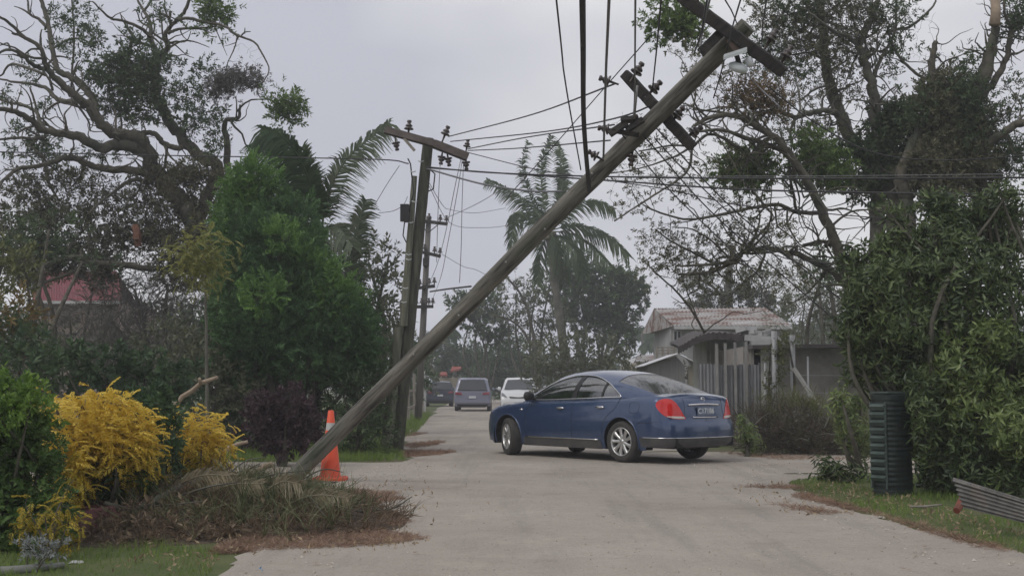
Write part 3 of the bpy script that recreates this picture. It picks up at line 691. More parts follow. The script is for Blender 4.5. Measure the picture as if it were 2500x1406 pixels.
def wheel(parent, name, c, r, width, steer, spokes, outward):
    """tyre + rim; axis along local y, outer face towards outward*y"""
    R = rotz(steer); g = G(); h = width / 2
    Ry = R @ np.array([[1, 0, 0], [0, 0, 1], [0, -1, 0.]]) if outward > 0 else R @ np.array([[1, 0, 0], [0, 0, -1], [0, 1, 0.]])
    g.lathe([(r * .69, -h * .9), (r * .8, -h), (r * .94, -h * .95), (r * .985, -h * .7), (r, -h * .4), (r, h * .4), (r * .985, h * .7), (r * .94, h * .95), (r * .8, h), (r * .69, h * .9)], 40, c, Ry)
    w_ = g.build(name, M_tyre, parent); ORG[w_.name] = ORG[parent.name]
    g = G(); q = r * .69
    g.lathe([(q, h * .92), (q * .97, h * .98), (q * .93, h * .9), (q * .9, h * .3), (q * .9, -h * .9)], 40, c, Ry)
    g.lathe([(.0, h * .78), (r * .11, h * .78), (r * .13, h * .6), (r * .13, 0)], 16, c, Ry)
    for k in range(spokes):
        a = 2 * pi * k / spokes; d = np.array([math.cos(a), math.sin(a), 0]); e = np.array([-d[1], d[0], 0]); pts = []
        for rad, ww, zz in ((r * .1, .030, h * .72), (r * .4, .021, h * .82), (q * .95, .034, h * .82)):
            pts += [d * rad - e * ww, d * rad + e * ww]; pts[-1] = pts[-1] + np.array([0, 0, zz]); pts[-2] = pts[-2] + np.array([0, 0, zz])
        V = np.array(pts); V = np.vstack([V, V - [0, 0, .03]]) @ Ry.T + np.asarray(c)
        g.add(V, [[0, 1, 3, 2], [2, 3, 5, 4], [0, 2, 8, 6], [2, 4, 10, 8], [1, 7, 9, 3], [3, 9, 11, 5]])
    g.build('rim', M_rim, w_)
    g = G(); g.lathe([(0, h * .2), (q * .9, h * .2)], 24, c, Ry); g.lathe([(0, h * .3), (r * .42, h * .3), (r * .42, h * .2)], 24, c, Ry); g.build('brake_disc', M_blk, w_)
    return w_

# ---------------- blue saloon
def blue_saloon():
    root = thing('car', (0, 0, 0), 'dark blue four door saloon turning across the junction', 'car', local=True)
    outl = [(-1.03, 0), (-1.022, .3), (-.985, .56), (-.90, .74), (-.74, .84), (-.45, .872), (0, .880), (.7, .882), (1.4, .882), (2.1, .882), (2.6, .878), (3.0, .86), (3.3, .805), (3.52, .69), (3.66, .49), (3.72, .25), (3.735, 0)]
    top = [(-1.03, 1.0), (-.9, 1.035), (-.6, 1.035), (-.2, 1.02), (.6, .995), (1.4, .965), (2.3, .93), (2.7, .895), (3.1, .85), (3.4, .785), (3.6, .70), (3.735, .61)]
    B = Body(outl, top, .2, [(.15, .93), (.22, .955), (.3, .975), (.36, .985), (.5, 1.0), (.68, 1.0), (.8, .985), (.95, .955), (1.05, .93)],
             [(.15, .13), (.24, .05), (.34, .0), (.55, .0), (.62, .012), (.655, .05), (.8, .065), (.93, .085), (1.05, .12)],
             [(.15, .10), (.25, .02), (.4, 0), (.55, .01), (.65, .05), (.75, .1), (.9, .15)], -1.03, 3.735)
    SF = B.F; smax = B.s[-1]
    def bot(x): return .215
    sx = lambda x: float(B.s_of_x(x))
    # ---- sides, tail and nose in one unrolled sheet (both halves)
    ss = np.linspace(0, smax, 160); xs = np.interp(ss, B.s, B.o[:, 0]); zt = B.ztop(xs)
    zl = np.where(xs < -.5, .27, np.where(xs > 3.3, .24, .2))
    side = np.vstack([np.column_stack([ss, zt]), np.column_stack([ss, zl])[::-1]])
    archR = circle(sx(0.0), .335, .375, 48); archF = circle(sx(2.775), .335, .375, 48)
    tl = closed([(.62, .955), (.70, .995), (.82, 1.0), (.93, .965), (.965, .90), (.90, .82), (.80, .745), (.66, .70), (.44, .692), (.475, .76), (.545, .87)], 5)
    hl = closed([(smax - .62, .70), (smax - .75, .76), (smax - .98, .82), (smax - .9, .72), (smax - .72, .64)], 4)
    clad = [(sx(.40), .19), (sx(.42), .345), (sx(2.36), .345), (sx(2.38), .19)]
    g = G(); region(g, SF, [side], [archR, archF, tl, hl], step=.05, dense=.025, mirror=True)
    # ---- bonnet, boot lid: flat domain (x, y/halfwidth)
    def cap(C, extra=0):
        t = C[:, 0]; v = C[:, 1]
        s_ = np.interp(t, [0, 1], [0, smax]); E_ = SF(np.column_stack([s_, B.ztop(np.interp(s_, B.s, B.o[:, 0]))]))
        p = E_.copy(); p[:, 1] *= v; xx = p[:, 0]
        p[:, 2] += .035 * (1 - v ** 2) * smooth01(3.75, 3.3, xx) + .02 * (1 - v ** 2); return p
    nn = 120; tt = np.linspace(0, 1, nn)
    V = []; 
    for v in np.linspace(0, 1, 9): V.append(cap(np.column_stack([tt, np.full(nn, v)])))
    V = np.array(V); keep = lambda i: (V[8, i, 0] < -.05) or (V[8, i, 0] > 2.05)
    for sg in (1, -1):
        VV = V.reshape(-1, 3).copy(); VV[:, 1] *= sg
        Q = [[j * nn + i, j * nn + i + 1, (j + 1) * nn + i + 1, (j + 1) * nn + i] for j in range(8) for i in range(nn - 1) if keep(i)]
        g.add(VV, Q)
    # ---- greenhouse
    rx = np.array([-.72, -.62, -.4, -.1, .2, .45, .8, 1.1, 1.4, 1.7, 1.95, 2.2, 2.42, 2.52]); rz = np.array([1.045, 1.075, 1.17, 1.295, 1.385, 1.43, 1.466, 1.474, 1.466, 1.428, 1.345, 1.20, 1.02, .93])
    cr_ = crom(np.column_stack([rx, rz]), 8)
    zr = lambda x: np.interp(x, cr_[:, 0], cr_[:, 1])
    wb = lambda x: np.interp(x, [-.75, -.4, 0, .8, 1.6, 2.2, 2.55], [.70, .765, .80, .825, .825, .81, .77])
    zb = lambda x: np.interp(x, [-.75, -.2, .6, 1.4, 2.3, 2.6], [1.03, 1.015, .99, .96, .925, .90])
    n_ = 2.9
    def GH(C):
        x, q = C[:, 0], C[:, 1]; q1 = np.where(q > 1, 2 - q, q); th = np.clip(q1, 0, 1) * pi / 2; h = np.maximum(zr(x) - zb(x), .002)
        rel = np.sin(th) ** (2 / n_); yy = wb(x) * np.cos(th) ** (2 / n_) * (1 - .20 * rel * h / .45)
        z = zb(x) + h * rel
        return np.stack([x, np.where(q > 1, -yy, yy), z], 1)
    def qz(x, z): rel = np.clip((z - zb(x)) / (zr(x) - zb(x)), 0, 1); return np.arcsin(rel ** (n_ / 2)) / (pi / 2)
    dlo = closed([(.06, 1.035), (.18, 1.115), (.42, 1.235), (.75, 1.335), (1.1, 1.372), (1.45, 1.355), (1.75, 1.275), (2.0, 1.15), (2.19, 1.02), (2.22, .975), (1.9, .965), (1.2, .985), (.5, 1.012), (.15, 1.022)], 5)
    W2 = lambda P_: np.column_stack([P_[:, 0], qz(P_[:, 0], P_[:, 1])])
    def cut(P_, a, b): return clip_x(P_, a, b)
    bp_ = 1.13   # B pillar
    wins = [clip_x(dlo, bp_ + .045, 9), clip_x(dlo, .50, bp_ - .045), clip_x(dlo, -9, .47)]
    winq = [W2(dens(w, .03)) for w in wins]
    def rect(xa, xb, qa, qb, n=14):
        a = [(x, qa(x)) for x in np.linspace(xa, xb, n)]; b = [(x, qb(x)) for x in np.linspace(xb, xa, n)]; return np.array(a + b)
    rwin = rect(-.60, .27, lambda x: .34 + .06 * abs(x + .2), lambda x: 2 - (.34 + .06 * abs(x + .2))); wwin = rect(1.80, 2.44, lambda x: .36, lambda x: 1.64)
    full = np.array([(-.72, 0), (2.52, 0), (2.52, 2), (-.72, 2)], float)
    mir = lambda p: np.column_stack([p[:, 0], 2 - p[:, 1]])
    region(g, GH, [full], winq + [mir(w) for w in winq] + [rwin, wwin], step=.07, dense=.03)
    body = g.build('body', M_blue, root)
    g = G(); e = offset(GH, -.006)
    for w in winq: region(g, e, [w], step=.08)
    g.build('side_glass', M_glass, root)
    g = G()
    for w in winq: region(g, e, [mir(w)], step=.08)
    g.build('side_glass', M_glass, root)
    g = G(); region(g, e, [rwin], step=.06); g.build('rear_window', M_glassd, root)
    g = G(); region(g, e, [wwin], step=.06); g.build('windscreen', M_glassd, root)
    # seals and pillars (black band round side glass)
    for sg in (1, -1):
        o2 = offset(GH, .003)
        for xa, xb in ((bp_ - .05, bp_ + .05), (.465, .505)):
            P2 = W2(dens(clip_x(dlo, xa, xb), .03)); g = G(); region(g, o2, [P2 if sg > 0 else mir(P2)], step=.05); g.build('window_pillar', M_blk, root)
        g = G(); D3 = W2(dlo); D3 = D3 if sg > 0 else mir(D3); p3 = offset(GH, .006)(D3); p3 = np.vstack([p3, p3[:2]]); g.tube(p3, .010, 6, cap=False); g.build('window_chrome', M_chrome, root)
    # ---- lamps
    for sg in (1, -1):
        g = G(); region(g, offset(SF, .004), [tl], step=.03); v = g.V[0]; v[:, 1] *= sg; t_ = g.build('tail_lamp', M_red, root)
        g = G(); low = closed([(.46, .698), (.60, .700), (.70, .716), (.765, .735), (.62, .735), (.48, .73)], 4); region(g, offset(SF, .008), [low], step=.03); v = g.V[0]; v[:, 1] *= sg; g.build('reversing_lens', M_clear, t_)
        g = G(); region(g, offset(SF, .002), [hl], step=.03); v = g.V[0]; v[:, 1] *= sg; g.build('headlight', M_clear, root)
    # ---- cladding, chrome strips, seams, handles
    for sg in (1, -1):
        def put(nm, m_, geo): 
            for v in geo.V: v[:, 1] *= sg
            return geo.build(nm, m_, root)
        g = G(); sp = closed([(sx(.43), .20), (sx(.44), .33), (sx(1.4), .345), (sx(2.33), .345), (sx(2.36), .20)], 1)
        region(g, offset(SF, .010), [np.array([(sx(.43), .195), (sx(.45), .335), (sx(2.32), .335), (sx(2.36), .195)])], step=.06); put('sill', M_trim, g)
        g = G(); g.tube(offset(SF, .014)(np.column_stack([np.linspace(sx(.5), sx(2.27), 20), np.full(20, .345)])), .011, 6); put('sill_chrome', M_chrome, g)
        g = G(); region(g, offset(SF, .006), [np.array([(0, .26), (sx(-.43) , .26), (sx(-.40), .40), (0, .40)])], [archR], step=.05); put('bumper_apron', M_trim, g)
        g = G(); g.tube(offset(SF, .008)(np.column_stack([np.linspace(0, sx(-.44), 24), np.full(24, .405)])), .006, 5); put('bumper_chrome', M_chrome, g)
        g = G()
        for pts in ([(sx(1.13), .36), (sx(1.12), .6), (sx(1.12), .96)], [(sx(2.28), .36), (sx(2.30), .6), (sx(2.20), .94)], [(sx(.42), .56), (sx(.30), .72), (sx(.12), .86), (sx(.05), 1.0)], [(.455, .70), (.44, .85), (.46, 1.0)], [(0, .665), (.3, .665), (.46, .668)], [(.44, .655), (.75, .66), (sx(-.36), .62)], [(sx(.42), .56), (sx(.41), .36)]):
            g = G(); g.tube(offset(SF, .0005)(crom(np.array(pts, float), 8)), .0035, 4); put('panel_seam', M_blk, g)
        for hx_ in (1.30, .36):
            g = G(); z_ = .835 if hx_ > 1 else .86; c = offset(SF, .022)(np.column_stack([sx(hx_) + np.linspace(0, .19, 7), np.full(7, z_) - np.linspace(0, .004, 7)]))
            g.tube(c, [.008, .017, .019, .019, .019, .017, .008], 8); put('door_handle', M_chrome, g)
        g = G(); g.tube(offset(SF, .004)(np.array([(sx(2.36), .80), (sx(2.42), .80)])), .016, 8); put('side_repeater', M_chrome, g)
        # mirror
        g = G(); c0 = np.array([2.13, .93, 1.03]); prof = [(0.001, -.09), (.05, -.085), (.075, -.05), (.082, .01), (.075, .06), (.04, .085), (0.001, .09)]
        R_ = np.array([[.45, 0, 0], [0, 0, 1.15], [0, .85, 0.]]); R_ = np.array([[.75, 0, 0], [0, 0, 1.1], [0, 1, 0.]])
        g.lathe(prof, 14, c0, R_); g.tube([(2.12, .80, .98), (2.13, .88, 1.0)], .022, 6); mm_ = put('door_mirror', M_blk, g)
        # wheel arch lip
        for ax in (0.0, 2.775):
            a = np.linspace(-.32, pi + .32, 30); c = np.column_stack([sx(ax) + .378 * np.cos(a), .335 + .378 * np.sin(a)]); g = G(); g.tube(offset(SF, .002)(c), .013, 6); put('arch_lip', M_blue, g)
            g = G(); aa = np.linspace(-.35, pi + .35, 24); V = np.array([[(ax + .40 * math.cos(t), y_, .335 + .40 * math.sin(t)) for y_ in (.87, .55)] for t in aa]).reshape(-1, 3); V[:, 1] = np.where(V[:, 1] > .8, .845, .55)
            g.add(V, [[2*i, 2*i+1, 2*i+3, 2*i+2] for i in range(23)]); V = np.array([(ax, .56, .335)] + [(ax + .40 * math.cos(t), .56, .335 + .40 * math.sin(t)) for t in aa]); g.add(V, T=[[0, i, i + 1] for i in range(1, 24)]); put('wheel_well', M_under, g)
    g = G(); g.box((1.3, 0, .30), (4.2, 1.05, .14)); g.box((1.35, 0, .27), (1.9, 1.55, .10)); g.box((-.72, 0, .33), (.5, 1.3, .14)); g.box((3.3, 0, .32), (.5, 1.2, .14)); g.build('underbody', M_under, root, smooth=False)
    # fuel flap
    g = G(); g.tube(offset(SF, .0008)(np.vstack([closed([(sx(-.28) + dx_, .86 + dz_) for dx_, dz_ in ((-.085, -.07), (.085, -.07), (.085, .07), (-.085, .07))], 6)])), .003, 4); g.build('fuel_flap', M_blk, root)
    # boot details
    rear = lambda y, z, d=.0: offset(SF, d)(np.array([(abs(y), z)])) * [[1, np.sign(y) if y else 1, 1]]
    g = G(); zc = .915; ys = np.linspace(-.37, .37, 15)
    pts = np.vstack([rear(y, zc - .012 * (y / .37) ** 2, .018) for y in ys]); g.tube(pts, [.006] + [.017] * 13 + [.006], 8); g.build('boot_chrome', M_chrome, root)
    g = G(); pts = np.vstack([rear(y, .715, .012) for y in np.linspace(-.28, .28, 9)]); g.tube(pts, .010, 6); g.build('plate_surround', M_chrome, root)
    xq = rear(0, .82, .008)[0]; xb_ = rear(0, .80, 0)[0][0]
    g = G(); g.box((xb_ - .018, 0, .81), (.012, .37, .13), taper=1); pl = g.build('number_plate', mat('plate_blue_grey', (.13, .17, .25), (.16, .2, .28), scale=5, rough=.4), root, smooth=False)
    cu = bpy.data.curves.new('plate_lettering', 'FONT'); cu.body = 'C17186'; cu.size = .115; cu.align_x = 'CENTER'; cu.align_y = 'CENTER'; cu.extrude = .001; cu.space_character = 1.0; cu.offset = .0012
    tmp = bpy.data.objects.new('tmp_text', cu); COL.objects.link(tmp); me = bpy.data.meshes.new_from_object(tmp.evaluated_get(bpy.context.evaluated_depsgraph_get())); bpy.data.objects.remove(tmp)
    me.materials.clear(); me.materials.append(mat('plate_letter_white', (.7, .72, .72), rough=.5))
    to = bpy.data.objects.new('plate_lettering', me); COL.objects.link(to); to.parent = pl
    to.matrix_local = Matrix.Translation((xb_ - .026, 0, .81)) @ Matrix(((0, 0, -1, 0), (-1, 0, 0, 0), (0, 1, 0, 0), (0, 0, 0, 1)))
    g = G(); ec = rear(0, .985, .012)[0]; a = np.linspace(0, 2 * pi, 20); g.tube([(ec[0] - .001, .038 * math.cos(t), ec[2] + .03 * math.sin(t)) for t in a], .0065, 5, cap=False); g.tube([(ec[0] - .002, -.045, ec[2]), (ec[0] - .002, .045, ec[2])], .006, 5); g.build('badge', M_chrome, root)
    # interior
    def seat(c, w_, back_h, m_=M_seat):
        g = G(); g.box((c[0], c[1], .52), (.5, w_, .16)); g.box((c[0] - .27, c[1], .52 + back_h / 2), (.13, w_ * .95, back_h), R=np.array(Matrix.Rotation(-.2, 3, 'Y')), taper=.85); g.build('seat', m_, root, smooth=False)
    for y_ in (.37, -.37):
        seat((1.55, y_, 0), .50, .62)
        g = G(); g.box((1.12, y_, 1.19), (.09, .25, .17), taper=.8); g.tube([(1.16, y_ - .05, 1.0), (1.13, y_ - .05, 1.15)], .008, 5); g.tube([(1.16, y_ + .05, 1.0), (1.13, y_ + .05, 1.15)], .008, 5); g.build('headrest', M_seat, root, smooth=False)
    seat((.62, 0, 0), 1.3, .52)
    for y_ in (.36, -.36): g = G(); g.box((.24, y_, 1.07), (.09, .24, .13), taper=.8); g.build('headrest', M_seat, root, smooth=False)
    g = G(); g.box((2.2, 0, .80), (.4, 1.4, .22)); g.build('dashboard', M_seat, root, smooth=False)
    g = G(); g.box((.0, 0, .99), (.5, 1.25, .03)); g.build('parcel_shelf', M_seat, root, smooth=False)
    g = G(); a = np.linspace(0, 2 * pi, 20); g.tube([(1.85 + .07 * math.sin(t), -.36 + .18 * math.cos(t), .93 + .17 * math.sin(t)) for t in a], .012, 5, cap=False); g.build('steering_wheel', M_blk, root)
    st = math.radians(-22)
    for ax, sgy, stv in ((0, 1, 0), (0, -1, 0), (2.775, 1, st), (2.775, -1, st)):
        wheel(root, 'wheel', (ax, sgy * .765, .326), .326, .215, stv, 9, sgy)
    return root
def clip_x(poly, a, b):
    def half(p, lim, keep):
        out = []
        for i in range(len(p)):
            u, v = p[i], p[(i + 1) % len(p)]; ku, kv = keep(u[0]), keep(v[0])
            if ku: out.append(u)
            if ku != kv: t = (lim - u[0]) / (v[0] - u[0]); out.append(u + (v - u) * t)
        return np.array(out)
    p = np.asarray(poly, float); p = half(p, a, lambda x: x >= a); return half(p, b, lambda x: x <= b)
car = blue_saloon()
car.location = (2.445, 20.52, 0.006); car.rotation_euler = (0, 0, 2.257); car.scale = (1.045, 1.03, 1.022)

# ---------------- the three cars far down the road
def far_car(name, label, W_, H_, L_, rear_in_view, paint, belt, hood=None, lamp_z=(.8, 1.0), steer=0):
    """car points +x; the end the photo shows is built in full"""
    root = thing(name, (0, 0, 0), label, 'car', 'vehicles stopped far down the road', local=True)
    hw = W_ / 2; x0, x1 = -L_ / 2, L_ / 2
    if hood: st = [(x0, .62, .35, .9), (x0 + .06, .9, .42, .97), (x0 + .3, H_ * .8, .5, 1), (x0 + .7, H_ * .97, .5, 1), (0, H_, .5, 1), (x1 - 1.75, H_ * .97, .5, 1), (x1 - .95, belt + .05, .5, 1), (x1 - .25, hood, .5, .97), (x1 - .03, .62, .45, .9), (x1, .5, .4, .82)]
    else: st = [(x0, belt * .96, .4, .9), (x0 + .04, belt, .42, .97), (x0 + .34, H_ * .96, .5, 1), (x0 + .8, H_, .5, 1), (0, H_, .5, 1), (x1 - 1.7, H_ * .96, .5, 1), (x1 - .95, belt + .03, .5, 1), (x1 - .1, .75, .45, .93), (x1, .6, .4, .85)]
    xs = np.concatenate([np.linspace(a[0], b[0], 7)[:-1] for a, b in zip(st[:-1], st[1:])] + [[x1]]); A = np.array(st)
    top = np.interp(xs, A[:, 0], A[:, 1]); wd = np.interp(xs, A[:, 0], A[:, 3]) * hw
    def ring(t_, w_):
        z_ = [.24, .26, .5, belt * .8, belt, belt + (t_ - belt) * .5, t_ - .10, t_ - .02, t_]; ww = [.8, .96, 1, 1, .965, .88, .80, .70, 0]
        if t_ < belt + .02: z_ = [.24, .26, .26 + (t_ - .26) * .3, .26 + (t_ - .26) * .6, t_ - .1, t_ - .06, t_ - .03, t_ - .01, t_]; ww = [.8, .96, 1, 1, .99, .97, .93, .8, 0]
        return z_, [q * w_ for q in ww]
    V = []
    for x, t_, w_ in zip(xs, top, wd):
        z_, y_ = ring(t_, w_); full = [(x, a, b) for a, b in zip(y_, z_)] + [(x, -a, b) for a, b in zip(y_[:-1][::-1], z_[:-1][::-1])]; V += full
    k = 17; n = len(xs); V = np.array(V); Q = [[i*k + j, i*k + (j+1) % k, (i+1)*k + (j+1) % k, (i+1)*k + j] for i in range(n - 1) for j in range(k)]
    for i0 in (0, n - 1): pass
    g = G(); g.add(V, Q)
    for i0 in (0, n - 1): g.add(np.vstack([V[i0*k:(i0+1)*k], V[i0*k:(i0+1)*k].mean(0)]), T=[[k, j, (j + 1) % k] for j in range(k)])
    body = g.build('body', paint, root)
    s = -1 if rear_in_view else 1
    def xsurf(z, y=0):   # x of the visible end at height z
        if rear_in_view: xx = np.interp(z, [.25, .62, belt, H_ * .96], [x0 - .02, x0 - .02, x0 + .02, x0 + .34]) 
        else: xx = np.interp(z, [.25, .5, .62, hood, belt + .05, H_ * .97], [x1, x1 + .01, x1 - .02, x1 - .25, x1 - .95, x1 - 1.75])
        return xx + s * .03
    def panel(nm, m_, pts, th=.02, parent=root):   # pts: (y, z)
        v = np.array([(xsurf(z), y, z) for y, z in pts]); g = G(); m = len(v); c = v.mean(0); vb = v - np.array([s * .12, 0, 0])
        g.add(np.vstack([v + [s * .01, 0, 0], c + [s * .015, 0, 0], vb]), T=[[m, i, (i + 1) % m] for i in range(m)], Q=[[i, (i + 1) % m, m + 1 + (i + 1) % m, m + 1 + i] for i in range(m)])
        return g.build(nm, m_, parent, smooth=False)
    gb, gt = belt + .03, H_ * .93
    panel('rear_window' if rear_in_view else 'windscreen', M_carglass, [(-hw * .80, gb), (hw * .80, gb), (hw * .74, (gb + gt) / 2), (hw * .64, gt), (0, gt + .02), (-hw * .64, gt), (-hw * .74, (gb + gt) / 2)])
    for sg in (1, -1):
        if rear_in_view: panel('tail_lamp', M_farred, [(sg * hw * .55, lamp_z[0]), (sg * hw * .93, lamp_z[0] + .02), (sg * hw * .93, lamp_z[1]), (sg * hw * .6, lamp_z[1] - .03)])
        else: panel('headlight', M_lampgrey, [(sg * hw * .60, lamp_z[0]), (sg * hw * .93, lamp_z[0] + .10), (sg * hw * .90, lamp_z[1]), (sg * hw * .75, lamp_z[1] - .08)])
        g = G(); g.lathe([(.001, -.07), (.07, -.05), (.085, 0), (.07, .05), (.001, .07)], 10, (x1 - 1.25 if not rear_in_view else x1 - 1.35, sg * (hw + .08), belt + .06), np.array([[.5, 0, 0], [0, 0, 1.2], [0, 1, 0.]])); g.build('door_mirror', paint, root)
        g = G()   # side glass
        for xa, xb in ((x0 + .45, -.2), (-.12, x1 - 1.45)):
            v = [(xa, belt + .04), (xb, belt + .04), (min(xb, x1 - 1.8), H_ * .9), (xa + .1, H_ * .9)]; v3 = [(a, sg * hw * np.interp(b, [belt, (belt + H_) / 2, H_ - .1], [.965, .88, .80]) + sg * .012, b) for a, b in v]; g.add(v3, [[0, 1, 2, 3]])
        g.build('side_glass', M_carglass, root, smooth=False)
    panel('number_plate', M_plate, [(-.18, .66), (.18, .66), (.18, .78), (-.18, .78)] if rear_in_view else [(-.18, .40), (.18, .40), (.18, .50), (-.18, .50)])
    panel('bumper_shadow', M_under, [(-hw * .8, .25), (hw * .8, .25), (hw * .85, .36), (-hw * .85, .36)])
    if not rear_in_view:
        panel('grille', M_blk, [(-hw * .45, .66), (hw * .45, .66), (hw * .5, .72), (0, .69), (-hw * .5, .72)])
    else: panel('bumper', paint, [(-hw * .97, .42), (hw * .97, .42), (hw * .97, .60), (-hw * .97, .60)])
    for ax in (x0 + .75, x1 - .8):
        for sg in (1, -1): wheel(root, 'wheel', (ax, sg * (hw - .11), .30), .30, .20, 0, 6, sg)
    g = G(); g.box((0, 0, .26), (L_ * .9, W_ * .7, .12)); g.build('underbody', M_under, root, smooth=False)
    return root
M_carglass = mat('far_car_glass', (.03, .033, .038), rough=.12, spec=.7)
M_farred = mat('far_tail_lens', (.22, .03, .04), rough=.2, coat=.4); M_lampgrey = mat('far_headlight', (.22, .23, .25), rough=.2, coat=.5); M_plate = mat('plate_white', (.5, .52, .55), rough=.5)
M_lilac = mat('greyish_violet_paint', (.23, .24, .31), rough=.35, metal=.3, coat=.4)
M_wcar = mat('white_car_paint', (.66, .67, .68), rough=.35, coat=.4); M_dcar = mat('dark_blue_suv_paint', (.035, .045, .07), rough=.35, coat=.4)
v1 = far_car('car', 'grey violet people carrier seen from behind in the road', 1.9, 1.74, 4.6, True, M_lilac, 1.06, lamp_z=(.84, 1.0))
v1.location = (X(1157, 66), 66, .006); v1.rotation_euler = (0, 0, math.radians(90))
v2 = far_car('car', 'white hatchback facing the camera behind the blue saloon', 1.68, 1.56, 3.8, False, M_wcar, 1.0, hood=.9, lamp_z=(.68, .9))
v2.scale = (1.05, 1.05, 1.1); v2.location = (X(1268, 61), 61, .006); v2.rotation_euler = (0, 0, math.radians(-92))
v3 = far_car('car', 'dark pickup like car with a pale roof, farthest on the left', 1.8, 1.65, 4.4, True, M_dcar, 1.08, lamp_z=(.85, 1.0))
v3.location = (X(1073, 82), 82, .006); v3.rotation_euler = (0, 0, math.radians(95))
v3['label'] = 'dark blue car farthest off, left of the violet people carrier'
# ------------------------------------------------------------------ poles
M_pole = mat('weathered_pole', (.035, .033, .028), (.27, .255, .22), scale=3.2, rough=.9, stretch=(5, 5, .45), bump=.9, bscale=14, c3=(.05, .058, .04), s3=1.6, lo3=.50, hi3=.64, detail=8)
M_pole2 = mat('grey_green_pole', (.10, .105, .075), (.20, .20, .155), scale=3, rough=.9, stretch=(5, 5, .5), bump=.7, bscale=14)
M_tar = mat('dark_creosoted_wood', (.020, .018, .017), (.045, .040, .036), scale=4, rough=.85, stretch=(5, 5, .6), bump=.6, bscale=16)
M_insul = mat('brown_insulator', (.03, .02, .018), (.045, .03, .026), rough=.3, scale=5, coat=.4)
M_steel = mat('dull_steel', (.22, .22, .22), (.32, .31, .30), scale=9, rough=.5, metal=.6)
M_wire = mat('wire_black', (.03, .03, .032), rough=.6)
M_wireg = mat('wire_grey', (.16, .16, .17), rough=.5)
def basis(d):
    d = np.asarray(d, float) / np.linalg.norm(d); x = np.cross(d, [0, 1, 0]); x /= np.linalg.norm(x); return np.stack([x, np.cross(d, x), d], 1)
def pole_mesh(g, L, r0, r1, seed, n=60, k=28, base=-.3, crack=1):
    r = np.random.default_rng(seed); z = np.linspace(base, L, n); a = np.arange(k) * 2 * pi / k
    R = (r0 + (r1 - r0) * np.clip(z / L, 0, 1))[:, None] * np.ones((1, k))
    cen = np.cumsum(r.standard_normal((n, 2)) * .0022, 0)
    for q in range(7):   # long drying cracks and flats
        a0 = r.uniform(0, 2 * pi); z0 = r.uniform(0, L); ln = r.uniform(.8, 2.4); R -= .006 * crack * np.exp(-((np.angle(np.exp(1j * (a[None] - a0 - .1 * z[:, None])))) / .16) ** 2) * np.exp(-((z[:, None] - z0) / ln) ** 2)
    R += r.standard_normal((n, k)) * .0016 + .006 * np.sin(z * 1.3 + 1)[:, None] * np.cos(a * 2 + 1)[None]
    V = np.stack([R * np.cos(a) + cen[:, :1], R * np.sin(a) + cen[:, 1:], np.repeat(z[:, None], k, 1)], -1).reshape(-1, 3)
    i = np.arange(n - 1)[:, None] * k; j = np.arange(k)[None, :]; j2 = (j + 1) % k
    g.add(V, np.stack([i + j, i + j2, i + k + j2, i + k + j], -1).reshape(-1, 4))
    c = V[-k:].mean(0) + [0, 0, -.01]; g.add(np.vstack([V[-k:], c]), T=[[k, q, (q + 1) % k] for q in range(k)])
def insulator(g, c, R=None, s=1.0, pin=.10):
    R = np.eye(3) if R is None else R
    g.lathe([(.001, pin + .13), (.03, pin + .13), (.035, pin + .11), (.022, pin + .09), (.045, pin + .06), (.05, pin + .045), (.03, pin + .03), (.06, pin + .01), (.062, pin - .005), (.02, pin), (.012, 0), (.012, -.05)] if s == 1 else [(a * s, b * s) for a, b in [(.001, .23), (.035, .23), (.04, .2), (.022, .18), (.055, .15), (.06, .13), (.03, .12), (.075, .10), (.078, .08), (.02, .09), (.014, 0), (.014, -.05)]], 12, c, R)

# --- the leaning pole
A = P(708, 1164, 16.2); A[2] = 0.0; Bp = P(1822, 60, 12.6); dv = Bp - A; L = np.linalg.norm(dv)
lp = thing('leaning_pole', tuple(A), 'snapped timber power pole leaning steeply over the road from the debris pile', 'power pole', local=True)
RB = basis(dv); lp.matrix_world = Matrix.Translation(A) @ Matrix(RB.tolist()).to_4x4()
lp.matrix_basis = Matrix.Translation(A) @ Matrix(RB.tolist()).to_4x4()
RBT = RB.T
def loc(p): return RBT @ (np.asarray(p) - A)        # world -> pole coordinates
g = G(); pole_mesh(g, L, .106, .098, 5, base=-.25, crack=1.5); g.build('shaft', M_pole, lp)
def at_pole(px, py, dD=0):   # depth of the pole axis at the picture height of a pixel
    t = np.clip((1166 - py) / (1166 - 60.), 0, 1)
    # perspective-correct parameter along the axis
    z0, z1 = A[1], Bp[1]; t3 = t * z0 / (t * z0 + (1 - t) * z1) if True else t
    return A[1] + (Bp[1] - A[1]) * t3 + dD
